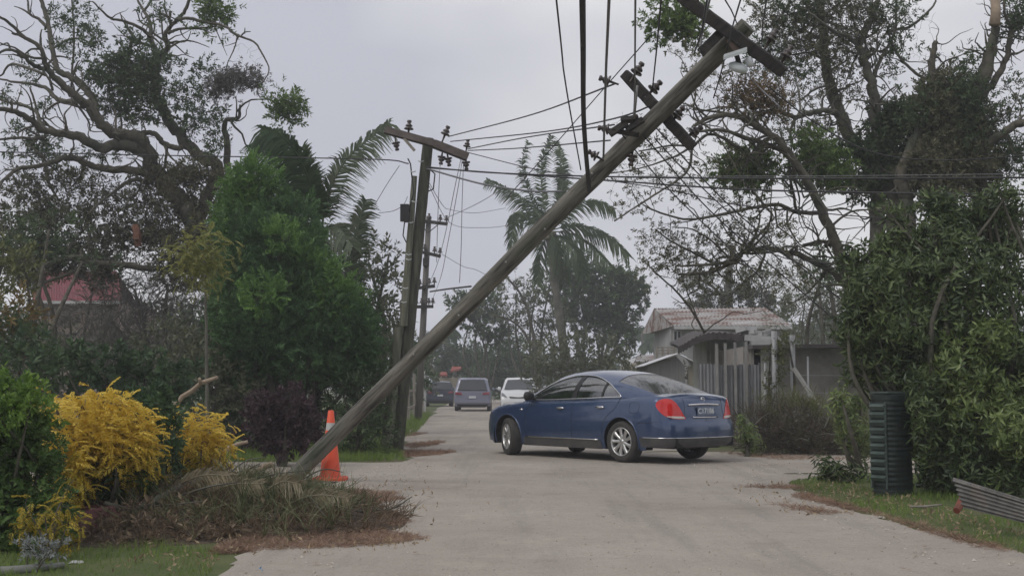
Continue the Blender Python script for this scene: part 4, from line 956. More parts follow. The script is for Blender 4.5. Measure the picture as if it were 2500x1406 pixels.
def cross(nm, a, b, w_, h_, m_, seed):
    la, lb = loc(a), loc(b); g = G(); d = (lb - la) / np.linalg.norm(lb - la); n = 14; r = np.random.default_rng(seed)
    up = np.array([0, 0, 1.]); x = np.cross(d, up); x /= np.linalg.norm(x); y = np.cross(x, d); V = []
    for t in np.linspace(0, 1, n):
        c = la + (lb - la) * t + r.standard_normal(3) * .003; sc = .9 if t in (0, 1) else 1
        for sx_, sy_ in ((-1, -.8), (-.8, -1), (.8, -1), (1, -.8), (1, .8), (.8, 1), (-.8, 1), (-1, .8)): V.append(c + x * sx_ * w_ / 2 * sc + y * sy_ * h_ / 2 * sc)
    k = 8; Q = [[i*k + j, i*k + (j+1) % k, (i+1)*k + (j+1) % k, (i+1)*k + j] for i in range(n-1) for j in range(k)]; V = np.array(V)
    g.add(V, Q); g.add(V[:k], Q=[[0, 1, 2, 3], [0, 3, 4, 7], [4, 5, 6, 7]]); g.add(V[-k:], Q=[[0, 1, 2, 3], [0, 3, 4, 7], [4, 5, 6, 7]])
    return g.build(nm, m_, lp, smooth=False)
dT = at_pole(1780, 80, -.14); dM = at_pole(1600, 270, .15)
c1 = cross('crossarm', P(1655, -14, dT + .05), P(1915, 178, dT - .05), .105, .125, M_tar, 1)
c2 = cross('crossarm', P(1524, 180, dM + .1), P(1692, 360, dM - .1), .095, .115, M_tar, 2)
def rest(nm, m_, fn, smooth=True, parent=None): g = G(); fn(g); return g.build(nm, m_, parent or lp, smooth)
# insulators on both arms (pins square to the arm)
def ins_at(px, py, D_, ang, s=.9, par=None):
    c = loc(P(px, py, D_)); d = RBT @ np.array([math.cos(ang), 0, math.sin(ang)]); g = G(); insulator(g, c, basis(d), s); o = g.build('insulator', M_insul, lp); return o
for px, py, an in ((1544, 192, 1.0), (1582, 232, .8), (1640, 298, .9), (1676, 335, .6)): ins_at(px, py, dM + .0, an)
for px, py, an in ((1868, 118, 1.0), (1905, 158, 1.0), (1700, 10, 1.2)): ins_at(px, py, dT, an, 1.0)
for px, py, an in ((1502, 204, 2.8), (1545, 366, -1.7), (1500, 318, 3.0), (1470, 390, 2.6)): ins_at(px, py, at_pole(px, py), an, .8)
# bolts, brace, splice timbers near the top, torn shackle bracket in the middle
g = G(); D1 = at_pole(1770, 110, -.13)
g.beam(loc(P(1712, 128, D1)), loc(P(1772, 68, D1 + .02)), .10, .085); g.build('splice_block', M_tar, lp, smooth=False)
g = G(); g.beam(loc(P(1780, 96, D1 - .03)), loc(P(1806, 130, D1 - .03)), .10, .06); g.build('splice_block', mat('reddish_timber', (.12, .085, .07), (.17, .13, .11), scale=6), lp, smooth=False)
g = G(); D2 = at_pole(1540, 320, -.14)
for a, b, w_ in (((1488, 328), (1530, 300), .07), ((1520, 296), (1558, 286), .05), ((1530, 318), (1570, 292), .06), ((1492, 318), (1560, 330), .035), ((1516, 294), (1545, 292), .09)):
    g.beam(loc(P(*a, D2)), loc(P(*b, D2)), w_, .05)
g.build('shackle_bracket', M_tar, lp, smooth=False)
g = G()
for px, py in ((1390, 462), (1445, 425), (1330, 560), (1235, 640), (1120, 770), (1010, 865)):
    c = loc(P(px, py, at_pole(px, py) - .125)); g.tube([c, c + RBT @ np.array([0, -.03, 0])], .013, 6)
g.build('bolt', M_steel, lp)
# flood lamp: cap plate, stem, round head
g = G(); D3 = dT - .05
q = [P(1768, 140, D3), P(1824, 122, D3), P(1824, 128, D3 - .22), P(1766, 147, D3 - .22)]; g.slab([loc(p) for p in q], RBT @ np.array([0, 0, .03]))
M_lamp = mat('lamp_grey_white', (.50, .53, .53), (.42, .45, .45), scale=7, rough=.4)
lamp = g.build('street_lamp_bracket', M_lamp, lp, smooth=False)
g = G(); g.tube([loc(P(1798, 134, D3 - .1)), loc(P(1806, 160, D3 - .1))], .026, 8); g.build('stem', M_tar, lamp)
g = G(); g.lathe([(.001, .05), (.06, .045), (.10, .02), (.105, 0), (.09, -.03), (.001, -.035)], 18, loc(P(1802, 166, D3 - .1)), basis(RBT @ np.array([.25, -.5, .8]))); g.build('lamp_head', M_lamp, lamp)
g = G(); g.lathe([(.001, .03), (.05, .03), (.06, 0), (.04, -.04), (.001, -.04)], 16, loc(P(1830, 152, D3 - .1)), basis(RBT @ np.array([.9, -.4, .3]))); g.build('lamp_glass', mat('lamp_glass', (.6, .62, .64), rough=.15), lamp)
# conduit strap down the pole
g = G(); pts = [loc(P(px, py, at_pole(px, py) - .13)) for px, py in ((1556, 210), (1552, 250), (1548, 290))]; g.tube(pts, .014, 6); g.build('conduit', M_steel, lp)

# --- standing pole across the side road (two timbers bolted together)
D = 23.6; sb = GP(958, 1099); sb = np.array([X(958, D), D, 0])
sp = thing('power_pole', tuple(sb), 'standing timber power pole with a tilted crossarm left of the far road', 'power pole')
top = P(1029, 336, D - .5); g = G(); Rv = basis(top - sb)
gg = G(); pole_mesh(gg, np.linalg.norm(top - sb), .118, .10, 9, n=40, base=-.1)
V = gg.V[0] @ Rv.T + sb + np.array([.10, .05, 0]); Vc = gg.V[1] @ Rv.T + sb + np.array([.10, .05, 0]); g.add(V, gg.Q[0]); g.add(Vc, T=gg.T[0] - len(V)); g.build('shaft', mat('dark_green_pole', (.045, .05, .035), (.12, .12, .09), scale=3, rough=.9, stretch=(5, 5, .5), bump=.7, bscale=14), sp)
# pale stub timber strapped to its left side
st_ = P(972, 800, D - .25); b0 = np.array([X(945, D), D - .12, -.1]); gg = G(); pole_mesh(gg, np.linalg.norm(st_ - b0), .115, .095, 10, n=30, base=0)
g = G(); Rv2 = basis(st_ - b0); g.add(gg.V[0] @ Rv2.T + b0, gg.Q[0]); g.add(gg.V[1] @ Rv2.T + b0, T=gg.T[0] - len(gg.V[0])); g.build('stub_timber', M_pole2, sp)
b1 = P(985, 795, D - .3); t1 = P(1012, 430, D - .5); g = G(); gg = G(); pole_mesh(gg, np.linalg.norm(t1 - b1), .075, .055, 12, n=20, base=0); Rv3 = basis(t1 - b1); g.add(gg.V[0] @ Rv3.T + b1, gg.Q[0]); g.build('splice_timber', M_pole2, sp)
Dc = D - .75
g = G(); g.beam(P(940, 318, Dc), P(1062, 352, Dc), .10, .13, up=(0, .2, 1)); g.beam(P(1060, 352, Dc - .02), P(1142, 384, Dc), .11, .15, up=(0, .2, 1)); g.build('crossarm', mat('reddish_grey_arm', (.06, .048, .042), (.12, .10, .09), scale=4, rough=.85), sp, smooth=False)
g = G(); g.beam(P(986, 338, Dc - .03), P(1012, 368, Dc - .1), .03, .05); g.build('brace', M_wood, sp, smooth=False)
for px, py, an, s_ in ((997, 328, 1.5, 1.0), (965, 338, -1.4, .9), (1082, 340, 1.2, 1.0), (1138, 368, 1.4, .8), (1137, 385, -1.5, .9), (1080, 372, -1.7, .9), (1092, 376, -1.4, .9)):
    g = G(); insulator(g, P(px, py, Dc), basis([math.cos(an), 0, math.sin(an)]), s_ * 1.15); g.build('insulator', M_insul, sp)
g = G(); g.box(P(988, 520, D - .55), (.16, .14, .32)); g.box(P(994, 530, D - .6), (.10, .1, .2)); g.build('junction_box', M_blk, sp, smooth=False)
g = G(); g.tube([P(988, 540, D - .58), P(984, 575, D - .5), P(992, 592, D - .45)], .012, 5); g.tube([P(1040, 405, D - .4), P(1062, 425, D - .4), P(1058, 462, D - .4), P(1030, 474, D - .4)], .014, 5); g.tube([P(996, 388, D - .5), P(1002, 400, D - .6), P(1010, 470, D - .6), P(995, 530, D - .6)], .014, 5); g.build('cable_tail', M_wire, sp)
g = G()
for px, py in ((1012, 493), (1003, 544), (998, 622), (998, 634), (990, 704), (986, 738), (1008, 420), (1028, 395)):
    c = P(px, py, D - .62); g.tube([c + (-.05, 0, .012), c + (0, -.03, -.008), c + (.05, 0, .012)], .011, 5)
g.build('strap', M_lamp, sp)
# --- second pole further down, three crossarms
D = 46.0; b0 = np.array([X(1022, D), D, 0]); t0 = P(1047, 528, D)
fp = thing('power_pole', tuple(b0), 'far straight power pole carrying several short crossarms, behind the standing pole', 'power pole')
g = G(); g.tube([b0, b0 + (t0 - b0) * .5, t0], [.14, .12, .10], 14); g.build('shaft', mat('far_grey_pole', (.10, .095, .085), (.16, .15, .135), scale=2, rough=.9, stretch=(4, 4, .5)), fp)
for (xa, ya, xb, yb) in ((1024, 539, 1092, 547), (1016, 612, 1076, 626), (1005, 705, 1062, 698), (1014, 749, 1058, 748)):
    g = G(); g.beam(P(xa, ya, D - .2), P(xb, yb, D - .2), .10, .12); ar = g.build('crossarm', M_tar, fp, smooth=False)
    for f_ in (.05, .35, .75, .97):
        g = G(); insulator(g, P(xa + (xb - xa) * f_, ya + (yb - ya) * f_ - 2, D - .2), None, 1.25); g.build('insulator', M_insul, ar)
g = G(); g.box(P(1040, 640, D - .2), (.22, .2, .3)); g.build('switch_box', M_tar, fp, smooth=False)
for a_, b_ in (((1028, 543), (1042, 568)), ((1070, 548), (1046, 568))):
    g = G(); g.beam(P(*a_, D - .2), P(*b_, D - .2), .03); g.build('brace', M_tar, fp, smooth=False)

# ------------------------------------------------------------------ wires
def wire(pts, r, label, group, m=M_wire, name='power_cable', sag=0, ext=None):
    """pts: (px, py, depth); ext: carry the far end on in the same direction by this many metres"""
    w_ = [P(*p) for p in pts]
    if ext: d = w_[0] - w_[1]; w_ = [w_[0] + d / np.linalg.norm(d) * ext] + w_
    if len(w_) == 2 and sag:
        t = np.linspace(0, 1, 16)[:, None]; c = w_[0] + (w_[1] - w_[0]) * t; c[:, 2] -= sag * 4 * (t * (1 - t))[:, 0]
    else: c = crom(np.array(w_), 8) if len(w_) > 2 else np.array(w_)
    g = G(); g.tube(c, r, 5); return tag(g.build(name, m), label, 'cable', group)
g1 = 'cables running up out of the picture from the leaning pole'
dp = at_pole
wire([(1421, -10, 8.5), (1423, 120, 10), (1425, 300, 12), (1438, 465, dp(1438, 465) - .15)], .026, 'thick black cable hanging straight down to the middle of the leaning pole', g1, ext=14)
wire([(1357, -10, 8.5), (1380, 200, 11), (1418, 415, dp(1418, 420) - .1)], .0075, 'leftmost thin cable above the leaning pole', g1, ext=14)
wire([(1487, -10, 8.5), (1479, 180, 11), (1473, 385, dp(1473, 385) - .15)], .013, 'grey cable just right of the thick black cable', g1, M_wireg, ext=14)
wire([(1551, -10, 8.5), (1550, 150, 11), (1549, 240, dM), (1546, 290, dM)], .009, 'straight upright cable to the left end of the lower crossarm', g1, M_wireg, ext=14)
wire([(1615, -10, 8.5), (1603, 120, 11), (1593, 215, dM)], .008, 'cable meeting the lower crossarm just left of the pole', g1, ext=14)
wire([(1728, -10, 9), (1712, 80, 11), (1695, 130, dp(1695, 130) - .15)], .009, 'cable crossing the upper crossarm left of the pole top', g1, ext=14)
wire([(1735, -10, 10.3), (1718, 60, dT - .1), (1708, 128, dp(1700, 130) - .2)], .011, 'grey tube like cable below the upper crossarm', g1, M_wireg, ext=14)
wire([(1811, -10, 9), (1790, 60, 11), (1778, 110, dT - .1), (1757, 190, dT - .1), (1742, 240, dT + .3)], .0075, 'thin cable passing over the pole top and on below it', g1, ext=14)
wire([(1764, -10, 9), (1785, 25, 10.5), (1800, 60, dT - .1)], .0065, 'short thin cable slanting down right on to the pole top', g1, ext=14)
wire([(1873, -10, 9), (1862, 60, 11), (1860, 112, dT)], .0065, 'rightmost thin cable, ending right of the pole top', g1, ext=14)
g2 = 'cables from the standing pole to the leaning pole'
Ds = Dc
wire([(1095, 334, Ds), (1300, 280, 18.5), (1502, 205, dM)], .011, 'topmost cable from the standing pole to the lower crossarm', g2)
wire([(1100, 346, Ds), (1330, 322, 18.5), (1500, 290, dM + .3), (1600, 254, dM)], .010, 'second cable from the standing pole, ending at the middle of the lower crossarm', g2)
wire([(1142, 364, Ds), (1290, 335, 19), (1500, 305, dM + .3)], .010, 'third cable from the standing pole, ending at the torn bracket', g2)
wire([(1142, 368, Ds), (1270, 362, 19), (1490, 343, dM + .4)], .009, 'lowest of the four upper cables from the standing pole', g2)
wire([(1140, 372, Ds), (1300, 412, 20), (1450, 436, 17.5)], .008, 'thin cable slanting down right from the standing crossarm', g2)
wire([(1240, 480, 19), (1340, 370, 16), (1480, 210, 13.6), (1590, 86, 12.4)], .0065, 'thin diagonal cable rising to the green leaf clump', g2)
g3 = 'cables crossing the picture level with the standing pole'
wire([(-60, 370, 24), (300, 378, 23.8), (640, 384, 23.5), (930, 390, 23), (998, 400, 23)], .012, 'single cable from the left edge to the standing pole', g3)
wire([(1042, 408, 23), (1200, 422, 22), (1500, 432, 19.5), (1900, 436, 18), (2500, 434, 16), (2560, 433, 15.8)], .014, 'dark cable across the right half, upper of the thick pair', g3)
wire([(1042, 410, 23), (1250, 425, 22), (1500, 442, 19.5), (1800, 462, 18), (2100, 470, 17), (2560, 476, 15.8)], .014, 'dark cable across the right half, lower of the thick pair', g3)
wire([(1042, 412, 23), (1180, 450, 22), (1300, 467, 21), (1372, 467, 20.5)], .017, 'pale thick cable sagging from the standing pole to behind the leaning pole', g3, M_wireg)
wire([(1500, 431, 19.3), (2000, 430, 17.7), (2560, 424, 15.6)], .005, 'thin cable just above the thick pair at the right', g3, M_wireg)
wire([(1480, 440, 19.5), (1640, 465, 19), (1800, 500, 18.5), (2000, 520, 18), (2200, 536, 17), (2560, 556, 16)], .0085, 'lower thin cable sagging towards the right hedge', g3)
wire([(1880, 215, 12.6), (1990, 300, 14), (2130, 372, 15), (2300, 392, 15.5), (2500, 380, 15.5), (2570, 372, 15.5)], .0085, 'drooping cable in front of the ivy covered trunks', g3)
g4 = 'slack lines slanting down right from the leaning pole'
for i, (a, b, c_, lb) in enumerate((((1590, 300), (1800, 520), (2100, 770), 'upper slack line down to the right hedge'), ((1570, 330), (1760, 540), (2120, 850), 'lower slack line down to the right hedge'), ((1600, 340), (1700, 445), (1910, 640), 'short slack line fading out among the branches'), ((1800, 150), (1835, 195), (1905, 262), 'grey line hanging below the street lamp head'), ((1520, 330), (1640, 470), (1860, 680), 'slack line lowest on the left of the four'))):
    wire([(*a, dM - .1), (*b, 15.5), (*c_, 15)], .0085 if i != 3 else .007, lb, g4, M_wireg if i == 3 else M_wire)
wire([(1780, 560, 17), (1900, 625, 16.5), (2000, 640, 16), (2100, 655, 15)], .007, 'thin line dipping behind the leaning trunk', g4)
g5 = 'loose wires dangling from the standing pole'
for k, (pts, lb) in enumerate([([(1126, 386, Ds), (1112, 450, Ds), (1085, 580, 26), (1062, 660, 30), (1040, 705, 44)], 'dangling wire leftmost of the fan under the crossarm'),
        ([(1129, 386, Ds), (1118, 460, Ds), (1092, 600, 26), (1075, 680, 30), (1052, 740, 44)], 'dangling wire second in the fan under the crossarm'),
        ([(1132, 386, Ds), (1128, 500, Ds), (1126, 600, Ds), (1122, 690, 24)], 'dangling wire hanging straight from the crossarm end'),
        ([(1076, 380, Ds), (1072, 450, Ds), (1068, 560, 24), (1066, 640, 28)], 'short upright wire close to the standing pole'),
        ([(1044, 440, 23), (1080, 500, 24), (1100, 512, 28), (1160, 520, 30), (1235, 508, 32)], 'wire sagging from mid pole toward the palm, upper'),
        ([(1044, 448, 23), (1100, 545, 28), (1180, 556, 30), (1250, 550, 32)], 'wire sagging from mid pole toward the palm, lower'),
        ([(1235, 455, 24), (1160, 500, 24), (1060, 545, 30)], 'faint wire rising right to the palm crown'),
        ([(975, 405, 23.5), (945, 450, 24), (915, 500, 25)], 'loose wire falling left from the pole to the palm frond'),
        ([(995, 480, 23), (985, 500, 23), (960, 515, 24), (925, 520, 25)], 'slack loop left of the junction box'),
        ([(1078, 620, 46), (1130, 650, 46), (1165, 660, 46), (1220, 690, 46)], 'far wire leaving the second pole to the right'),
        ([(1050, 712, 45.6), (1090, 706, 42), (1150, 699, 38)], 'level bar like cable from the second pole to the leaning pole')]):
    wire(pts, .0065 if k < 9 else (.01 if k == 9 else .03), lb, g5, M_wireg if k != 10 else M_tar, 'loose_wire')

# ------------------------------------------------------------------ traffic cone
cb = GP(806, 1172); cb[2] = 0.006
cn = thing('traffic_cone', tuple(cb), 'orange traffic cone with a white band standing behind the leaning pole foot', 'traffic cone')
M_or = mat('cone_orange', (.72, .085, .03), (.62, .075, .028), scale=3, rough=.5); M_band = mat('cone_white_band', (.5, .5, .48), (.42, .42, .4), scale=6, rough=.5)
h = .90; r0, r1 = .135, .036; rr = lambda z_: r0 + (r1 - r0) * z_ / h
g = G(); g.lathe([(r0 + .02, .03), (r0, .06), (rr(h), h), (rr(h) - .012, h + .004), (.001, h - .02)], 32, cb); g.build('cone_body', M_or, cn)
g = G(); g.lathe([(rr(.42) + .002, .42), (rr(.74) + .002, .74)], 32, cb); g.build('reflective_band', M_band, cn)
g = G(); a = np.arange(8) * pi / 4 + pi / 8; V = [];
for z_, s_ in ((0, .215), (.025, .215), (.04, .20)): V += [cb + np.array([s_ * 1.0 * np.sign(math.cos(t)) * (1 if abs(math.cos(t)) > .5 else .8), s_ * np.sign(math.sin(t)) * (1 if abs(math.sin(t)) > .5 else .8), z_]) for t in a]
V = np.array(V); g.add(V, [[i*8 + j, i*8 + (j+1) % 8, (i+1)*8 + (j+1) % 8, (i+1)*8 + j] for i in range(2) for j in range(8)] + [[16, 17, 18, 19], [16, 19, 20, 23], [20, 21, 22, 23]]); g.build('base', M_or, cn, smooth=False)

# ------------------------------------------------------------------ green slatted cabinet at the right hedge
D = 13.7
cc_ = np.array([X(2188, D), D + .25, 0]); cab = thing('utility_cabinet', tuple(cc_), 'dark green ribbed cabinet with louvred side coloured as catching light, before the right hedge', 'utility cabinet')
M_cab = mat('cabinet_green', (.008, .014, .012), (.014, .024, .02), scale=5, rough=.6); M_cab_lit = mat('cabinet_green_lit', (.045, .065, .056), (.08, .11, .098), scale=6, rough=.55)  # second green is lightened to paint the light reflecting off the slats
R_ = rotz(math.radians(34)); w_, d_, hgt = .43, .32, Z(962, D)
def rc(x, y, z): return cc_ + R_ @ np.array([x, y, z])
g = G(); a = np.linspace(0, 2 * pi, 33)[:-1]; k = 32; V = []
sq = lambda t, p: np.sign(t) * abs(t) ** p
rows = [(0.0, 1.04), (.06, 1.04), (.07, 1.0)] + [(z_, 1 + .035 * (i % 2)) for i, z_ in enumerate(np.linspace(.10, hgt - .06, 36))] + [(hgt - .05, 1.03), (hgt - .01, 1.02), (hgt, .92), (hgt + .012, .5), (hgt + .014, .0)]
for z_, s_ in rows: V += [rc(w_ / 2 * s_ * sq(math.cos(t), .6), d_ / 2 * s_ * sq(math.sin(t), .6), z_) for t in a]
g.add(V, [[i*k + j, i*k + (j+1) % k, (i+1)*k + (j+1) % k, (i+1)*k + j] for i in range(len(rows)-1) for j in range(k)]); g.build('body', M_cab, cab, smooth=False)
g = G()
for i in range(10):
    z_ = .20 + i * (hgt - .30) / 9.5; g.box(rc(-w_ / 2 - .018, 0, z_), (.05, d_ * .60, .05), R_ @ np.array(Matrix.Rotation(-.6, 3, 'Y')))
g.box(rc(-w_ / 2 - .012, d_ * .32, hgt / 2), (.02, .014, hgt * .85), R_); g.box(rc(-w_ / 2 - .012, -d_ * .32, hgt / 2), (.02, .014, hgt * .85), R_)
g.build('louvre_panel', M_cab_lit, cab, smooth=False)
g = G(); g.box(rc(-.05, 0, hgt + .02), (w_ * .7, d_ * .8, .02), R_); g.build('lid', M_cab_lit, cab, smooth=False)

# ------------------------------------------------------------------ fallen corrugated sheet with an orange red post, right
g = G(); a, b, c, d = P(2328, 1170, 10.9), P(2540, 1236, 9.4), P(2540, 1286, 9.35), P(2350, 1238, 10.75)
wavy(g, d, a, b, c, 6, .012, nl=8); V = g.V[0]; g.slab([a, b, b + (0, .05, -.03), a + (0, .05, -.03)], (0, 0, .02))
tag(g.build('roofing_sheet', mat('pale_corrugated_iron', (.10, .098, .092), (.19, .185, .17), scale=2, rough=.8, stretch=(1, 3, 3), c3=(.17, .15, .13), s3=1.5, lo3=.52, hi3=.66)), 'grey corrugated iron sheet lying on edge on the right verge', 'roofing sheet')
g = G(); g.tube([P(2362, 1190, 11.0), P(2352, 1218, 10.95), P(2335, 1246, 10.8)], [.045, .04, .03], 8); g.beam(P(2350, 1178, 11.05), P(2364, 1200, 11.0), .07, .05)
tag(g.build('broken_post', mat('orange_red_paint', (.24, .06, .035), (.12, .05, .035), scale=9, rough=.7), smooth=False), 'short broken orange red post by the corrugated sheet', 'post')
g = G(); g.tube([P(2222, 1236, 11.9), P(2255, 1236, 11.9), P(2300, 1231, 11.9)], [.012, .014, .008], 6); tag(g.build('fallen_stick', M_wood), 'pale stick lying in the grass of the right verge', 'branch')
# ------------------------------------------------------------------ leaves and barks
M_bark = mat('rough_bark', (.052, .048, .037), (.115, .105, .08), scale=5, rough=.95, bump=.9, bscale=12, c3=(.045, .055, .038), s3=1.2, lo3=.5, hi3=.65)
M_barkg = mat('grey_bark', (.075, .071, .058), (.145, .14, .115), scale=4, rough=.95, bump=.8, bscale=10, c3=(.06, .07, .05), s3=.9, lo3=.5, hi3=.68)
M_barkp = mat('pale_broken_wood', (.34, .27, .20), (.25, .19, .14), scale=6, rough=.9)
L_dark = leafmat('dark_green_leaves', (.020, .036, .016), (.060, .085, .034), 1.1)
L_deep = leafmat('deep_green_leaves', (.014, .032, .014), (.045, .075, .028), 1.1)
L_green = leafmat('mid_green_leaves', (.035, .065, .018), (.10, .145, .04), 1.2)
L_fresh = leafmat('fresh_green_leaves', (.05, .10, .016), (.135, .205, .04), 1.2)
L_brown = leafmat('withered_leaves', (.038, .038, .022), (.100, .097, .055), .9)
L_grey = leafmat('grey_withered_needles', (.055, .052, .046), (.10, .098, .088), .9)
L_olive = leafmat('olive_leaves', (.05, .06, .022), (.115, .12, .045), 1)
L_rust = leafmat('orange_brown_leaves', (.045, .034, .02), (.13, .09, .042), 2)
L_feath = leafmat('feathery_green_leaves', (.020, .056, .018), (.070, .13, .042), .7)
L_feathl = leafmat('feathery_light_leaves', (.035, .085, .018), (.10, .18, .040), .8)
L_yel = leafmat('golden_leaves', (.58, .40, .05), (.86, .69, .14), 2.2, trans=.3)
L_yelg = leafmat('yellow_green_leaves', (.14, .12, .015), (.34, .25, .03), 2)
L_purple = leafmat('purple_leaves', (.022, .013, .016), (.050, .028, .034), 2)
L_palm = leafmat('palm_leaflets', (.042, .058, .034), (.105, .125, .08), 1)
L_farg = leafmat('far_leaves', (.022, .042, .018), (.065, .095, .036), .25)
L_farb = leafmat('far_dull_leaves', (.045, .055, .032), (.10, .105, .06), .25)
L_hedge = leafmat('left_hedge_leaves', (.03, .062, .018), (.085, .135, .036), 1.2)
L_vine = leafmat('hedge_leaves', (.018, .034, .012), (.085, .115, .040), 1.5, rough=.42, spec=.5)
L_vinel = leafmat('hedge_light_leaves', (.045, .072, .020), (.135, .17, .055), 1.8, rough=.42, spec=.5)

T_FEATHB = [tmpl_feather(_r, 8, .42, .085, c) for c in (.3, .6, .9, 1.2)]
def bush(name, label, cat, D, lobes, leafm, bark=M_bark, tm=None, size=.25, dens=60, seed=1, base=None, group=None, up=.3, twr=.012, trunk=.05, jit=.3, depthk=.8, shell=.45, mi=None):
    """lobes: (cx, cy, rx, ry, depth offset[, leaf material index])"""
    p = Plant(name, label, cat, D, seed=seed, group=group); ar = np.array([l[:5] for l in lobes], float); w_ = ar[:, 2] * ar[:, 3]
    bx = base if base is not None else float((ar[:, 0] * w_).sum() / w_.sum()); b = np.array([X(bx, D), D, -.05])
    p.root.location = (b[0], b[1], 0); ORG[p.root.name] = np.array([b[0], b[1], 0.]); p.base = b
    for l in lobes:
        c = P(l[0], l[1], D + l[4]); m_ = (b + c) / 2 + p.rng.standard_normal(3) * .1 * np.linalg.norm(c - b); m_[2] = b[2] + (c[2] - b[2]) * .55; p.trunk3([b + p.rng.standard_normal(3) * [trunk, trunk, 0], m_, c], [trunk, trunk * .6, trunk * .25], 6)
    for l in lobes:
        sc = 1 / ppm(D + l[4]); area = pi * l[2] * l[3] * sc * sc; n = max(12, int(area * dens)); nt_ = max(6, min(90, n // 10))
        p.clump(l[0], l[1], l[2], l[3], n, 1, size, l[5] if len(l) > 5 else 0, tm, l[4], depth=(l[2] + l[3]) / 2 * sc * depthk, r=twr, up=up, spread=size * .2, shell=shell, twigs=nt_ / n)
    return p.done(bark, leafm)

# ================================================================== the big broken tree, left
# reach
t = Plant('tree', 'large storm stripped tree with bare twisting limbs, at the left', 'tree', 30, seed=3, zoom=(0, 0, 2.344))
t.limb([(1330, 2560), (1300, 2000), (1260, 1650), (1200, 1450), (1130, 1300), (1050, 1180), (950, 1060), (880, 960)], 105, 62, k=10)
t.limb([(880, 970), (840, 850), (780, 790), (700, 770), (640, 760), (560, 690), (500, 600), (440, 560), (370, 500), (300, 430), (260, 370), (235, 280), (150, 220), (70, 190)], 60, 9, (0, -2.5), 9)
t.limb([(150, 225), (60, 140), (0, 100), (-60, 60)], 14, 7, (-2.3, -3))
t.limb([(235, 290), (232, 220), (238, 170)], 13, 4, (-2, -2))
t.limb([(540, 640), (540, 590), (480, 500), (400, 440), (330, 400), (310, 330), (285, 200), (260, 80), (230, -20), (210, -120)], 34, 14, (0, 1.5), 8)
t.limb([(265, 160), (220, 110), (170, 80), (160, 0), (155, -60)], 15, 6, (1.2, 2)); t.limb([(170, 82), (120, 50), (80, 38)], 10, 3, (1.5, 1.5))
t.limb([(280, 400), (200, 380), (130, 320), (50, 285), (-20, 310)], 20, 8, (-1.5, -3)); t.limb([(60, 290), (45, 250), (0, 262)], 9, 4, (-2.5, -2.5))
t.limb([(430, 590), (410, 582), (330, 570), (270, 510), (190, 485), (80, 470), (-20, 450)], 24, 7, (-1, 1)); t.limb([(260, 430), (160, 390), (60, 370), (20, 420), (-20, 450)], 13, 6, (-1.5, 0))
t.limb([(300, 520), (285, 440), (310, 400)], 12, 8, (0, 0))
t.limb([(415, 560), (412, 440), (425, 200), (410, 0), (405, -80)], 11, 5, (1, 1)); t.limb([(415, 450), (435, 380), (455, 345)], 11, 4, (.8, .8))
t.limb([(880, 900), (780, 850), (680, 830), (560, 845), (460, 790), (350, 765), (250, 745), (180, 690), (90, 640), (-20, 620)], 50, 16, (0, -3), 9)
t.limb([(250, 740), (225, 690), (205, 640), (130, 600), (60, 590), (-20, 560)], 18, 8, (-2, -1)); t.limb([(250, 790), (180, 795), (120, 790), (-20, 800)], 18, 8, (-1, -2)); t.limb([(170, 500), (190, 560), (215, 640)], 7, 9, (-1.5, -1.5))
t.limb([(900, 1010), (760, 975), (620, 970), (480, 930), (400, 900), (310, 925), (220, 950), (110, 965), (30, 1020), (-10, 1080)], 34, 9, (0, -2), 8)
t.limb([(480, 930), (460, 1010), (400, 1080)], 14, 4); t.limb([(260, 940), (280, 1050), (340, 1150)], 16, 8); t.limb([(880, 1050), (760, 1030), (650, 1100), (560, 1170), (500, 1230)], 20, 6, (0, -1))
t.limb([(1130, 1300), (1200, 1100), (1250, 960), (1150, 895), (1050, 800), (980, 710), (930, 610), (890, 500), (885, 380), (900, 300)], 52, 36, (0, 1), 9)
t.limb([(900, 310), (865, 220), (860, 130), (820, 60), (780, -10)], 24, 9, (1, 2)); t.limb([(825, 65), (850, 30), (880, -20)], 12, 8, (2, 2))
t.limb([(900, 320), (940, 300), (962, 260), (945, 200), (1000, 130), (1060, 60), (1090, -20)], 26, 12, (1, 0)); t.limb([(985, 150), (968, 110), (978, 68)], 15, 10)
t.limb([(960, 195), (1010, 170), (1080, 165), (1170, 160), (1240, 150)], 14, 6); t.limb([(1020, 115), (1080, 105), (1160, 125), (1280, 150), (1350, 200), (1450, 240), (1500, 310), (1540, 400), (1500, 480)], 15, 4, (0, -1)); t.limb([(1380, 205), (1405, 185), (1435, 182)], 7, 3, (-.6, -.6)); t.limb([(1400, 195), (1402, 160)], 6, 3, (-.6, -.6))
t.limb([(1360, 210), (1340, 280), (1300, 370), (1290, 460)], 6, 3); t.limb([(1230, 160), (1270, 250), (1300, 320)], 5, 2)
t.limb([(860, 240), (840, 190), (800, 160), (700, 120), (640, 110), (580, 60), (530, 10)], 18, 6, (1, 0)); t.limb([(850, 260), (790, 240), (740, 180), (700, 110), (686, 72)], 15, 3, (1, 1))
t.limb([(720, 790), (780, 770), (850, 760), (900, 780), (950, 830), (1040, 850)], 20, 24, (0, 0)); t.limb([(955, 830), (950, 900), (940, 960)], 13, 10); t.limb([(695, 770), (695, 700), (690, 660)], 10, 6)
t.limb([(1310, 1200), (1300, 870), (1290, 700), (1360, 680), (1375, 600)], 34, 9, (1, 1)); t.limb([(1350, 690), (1355, 620), (1350, 550)], 8, 4, (1, 1)); t.limb([(1355, 640), (1420, 580), (1520, 570), (1640, 600)], 9, 3, (1, 0))
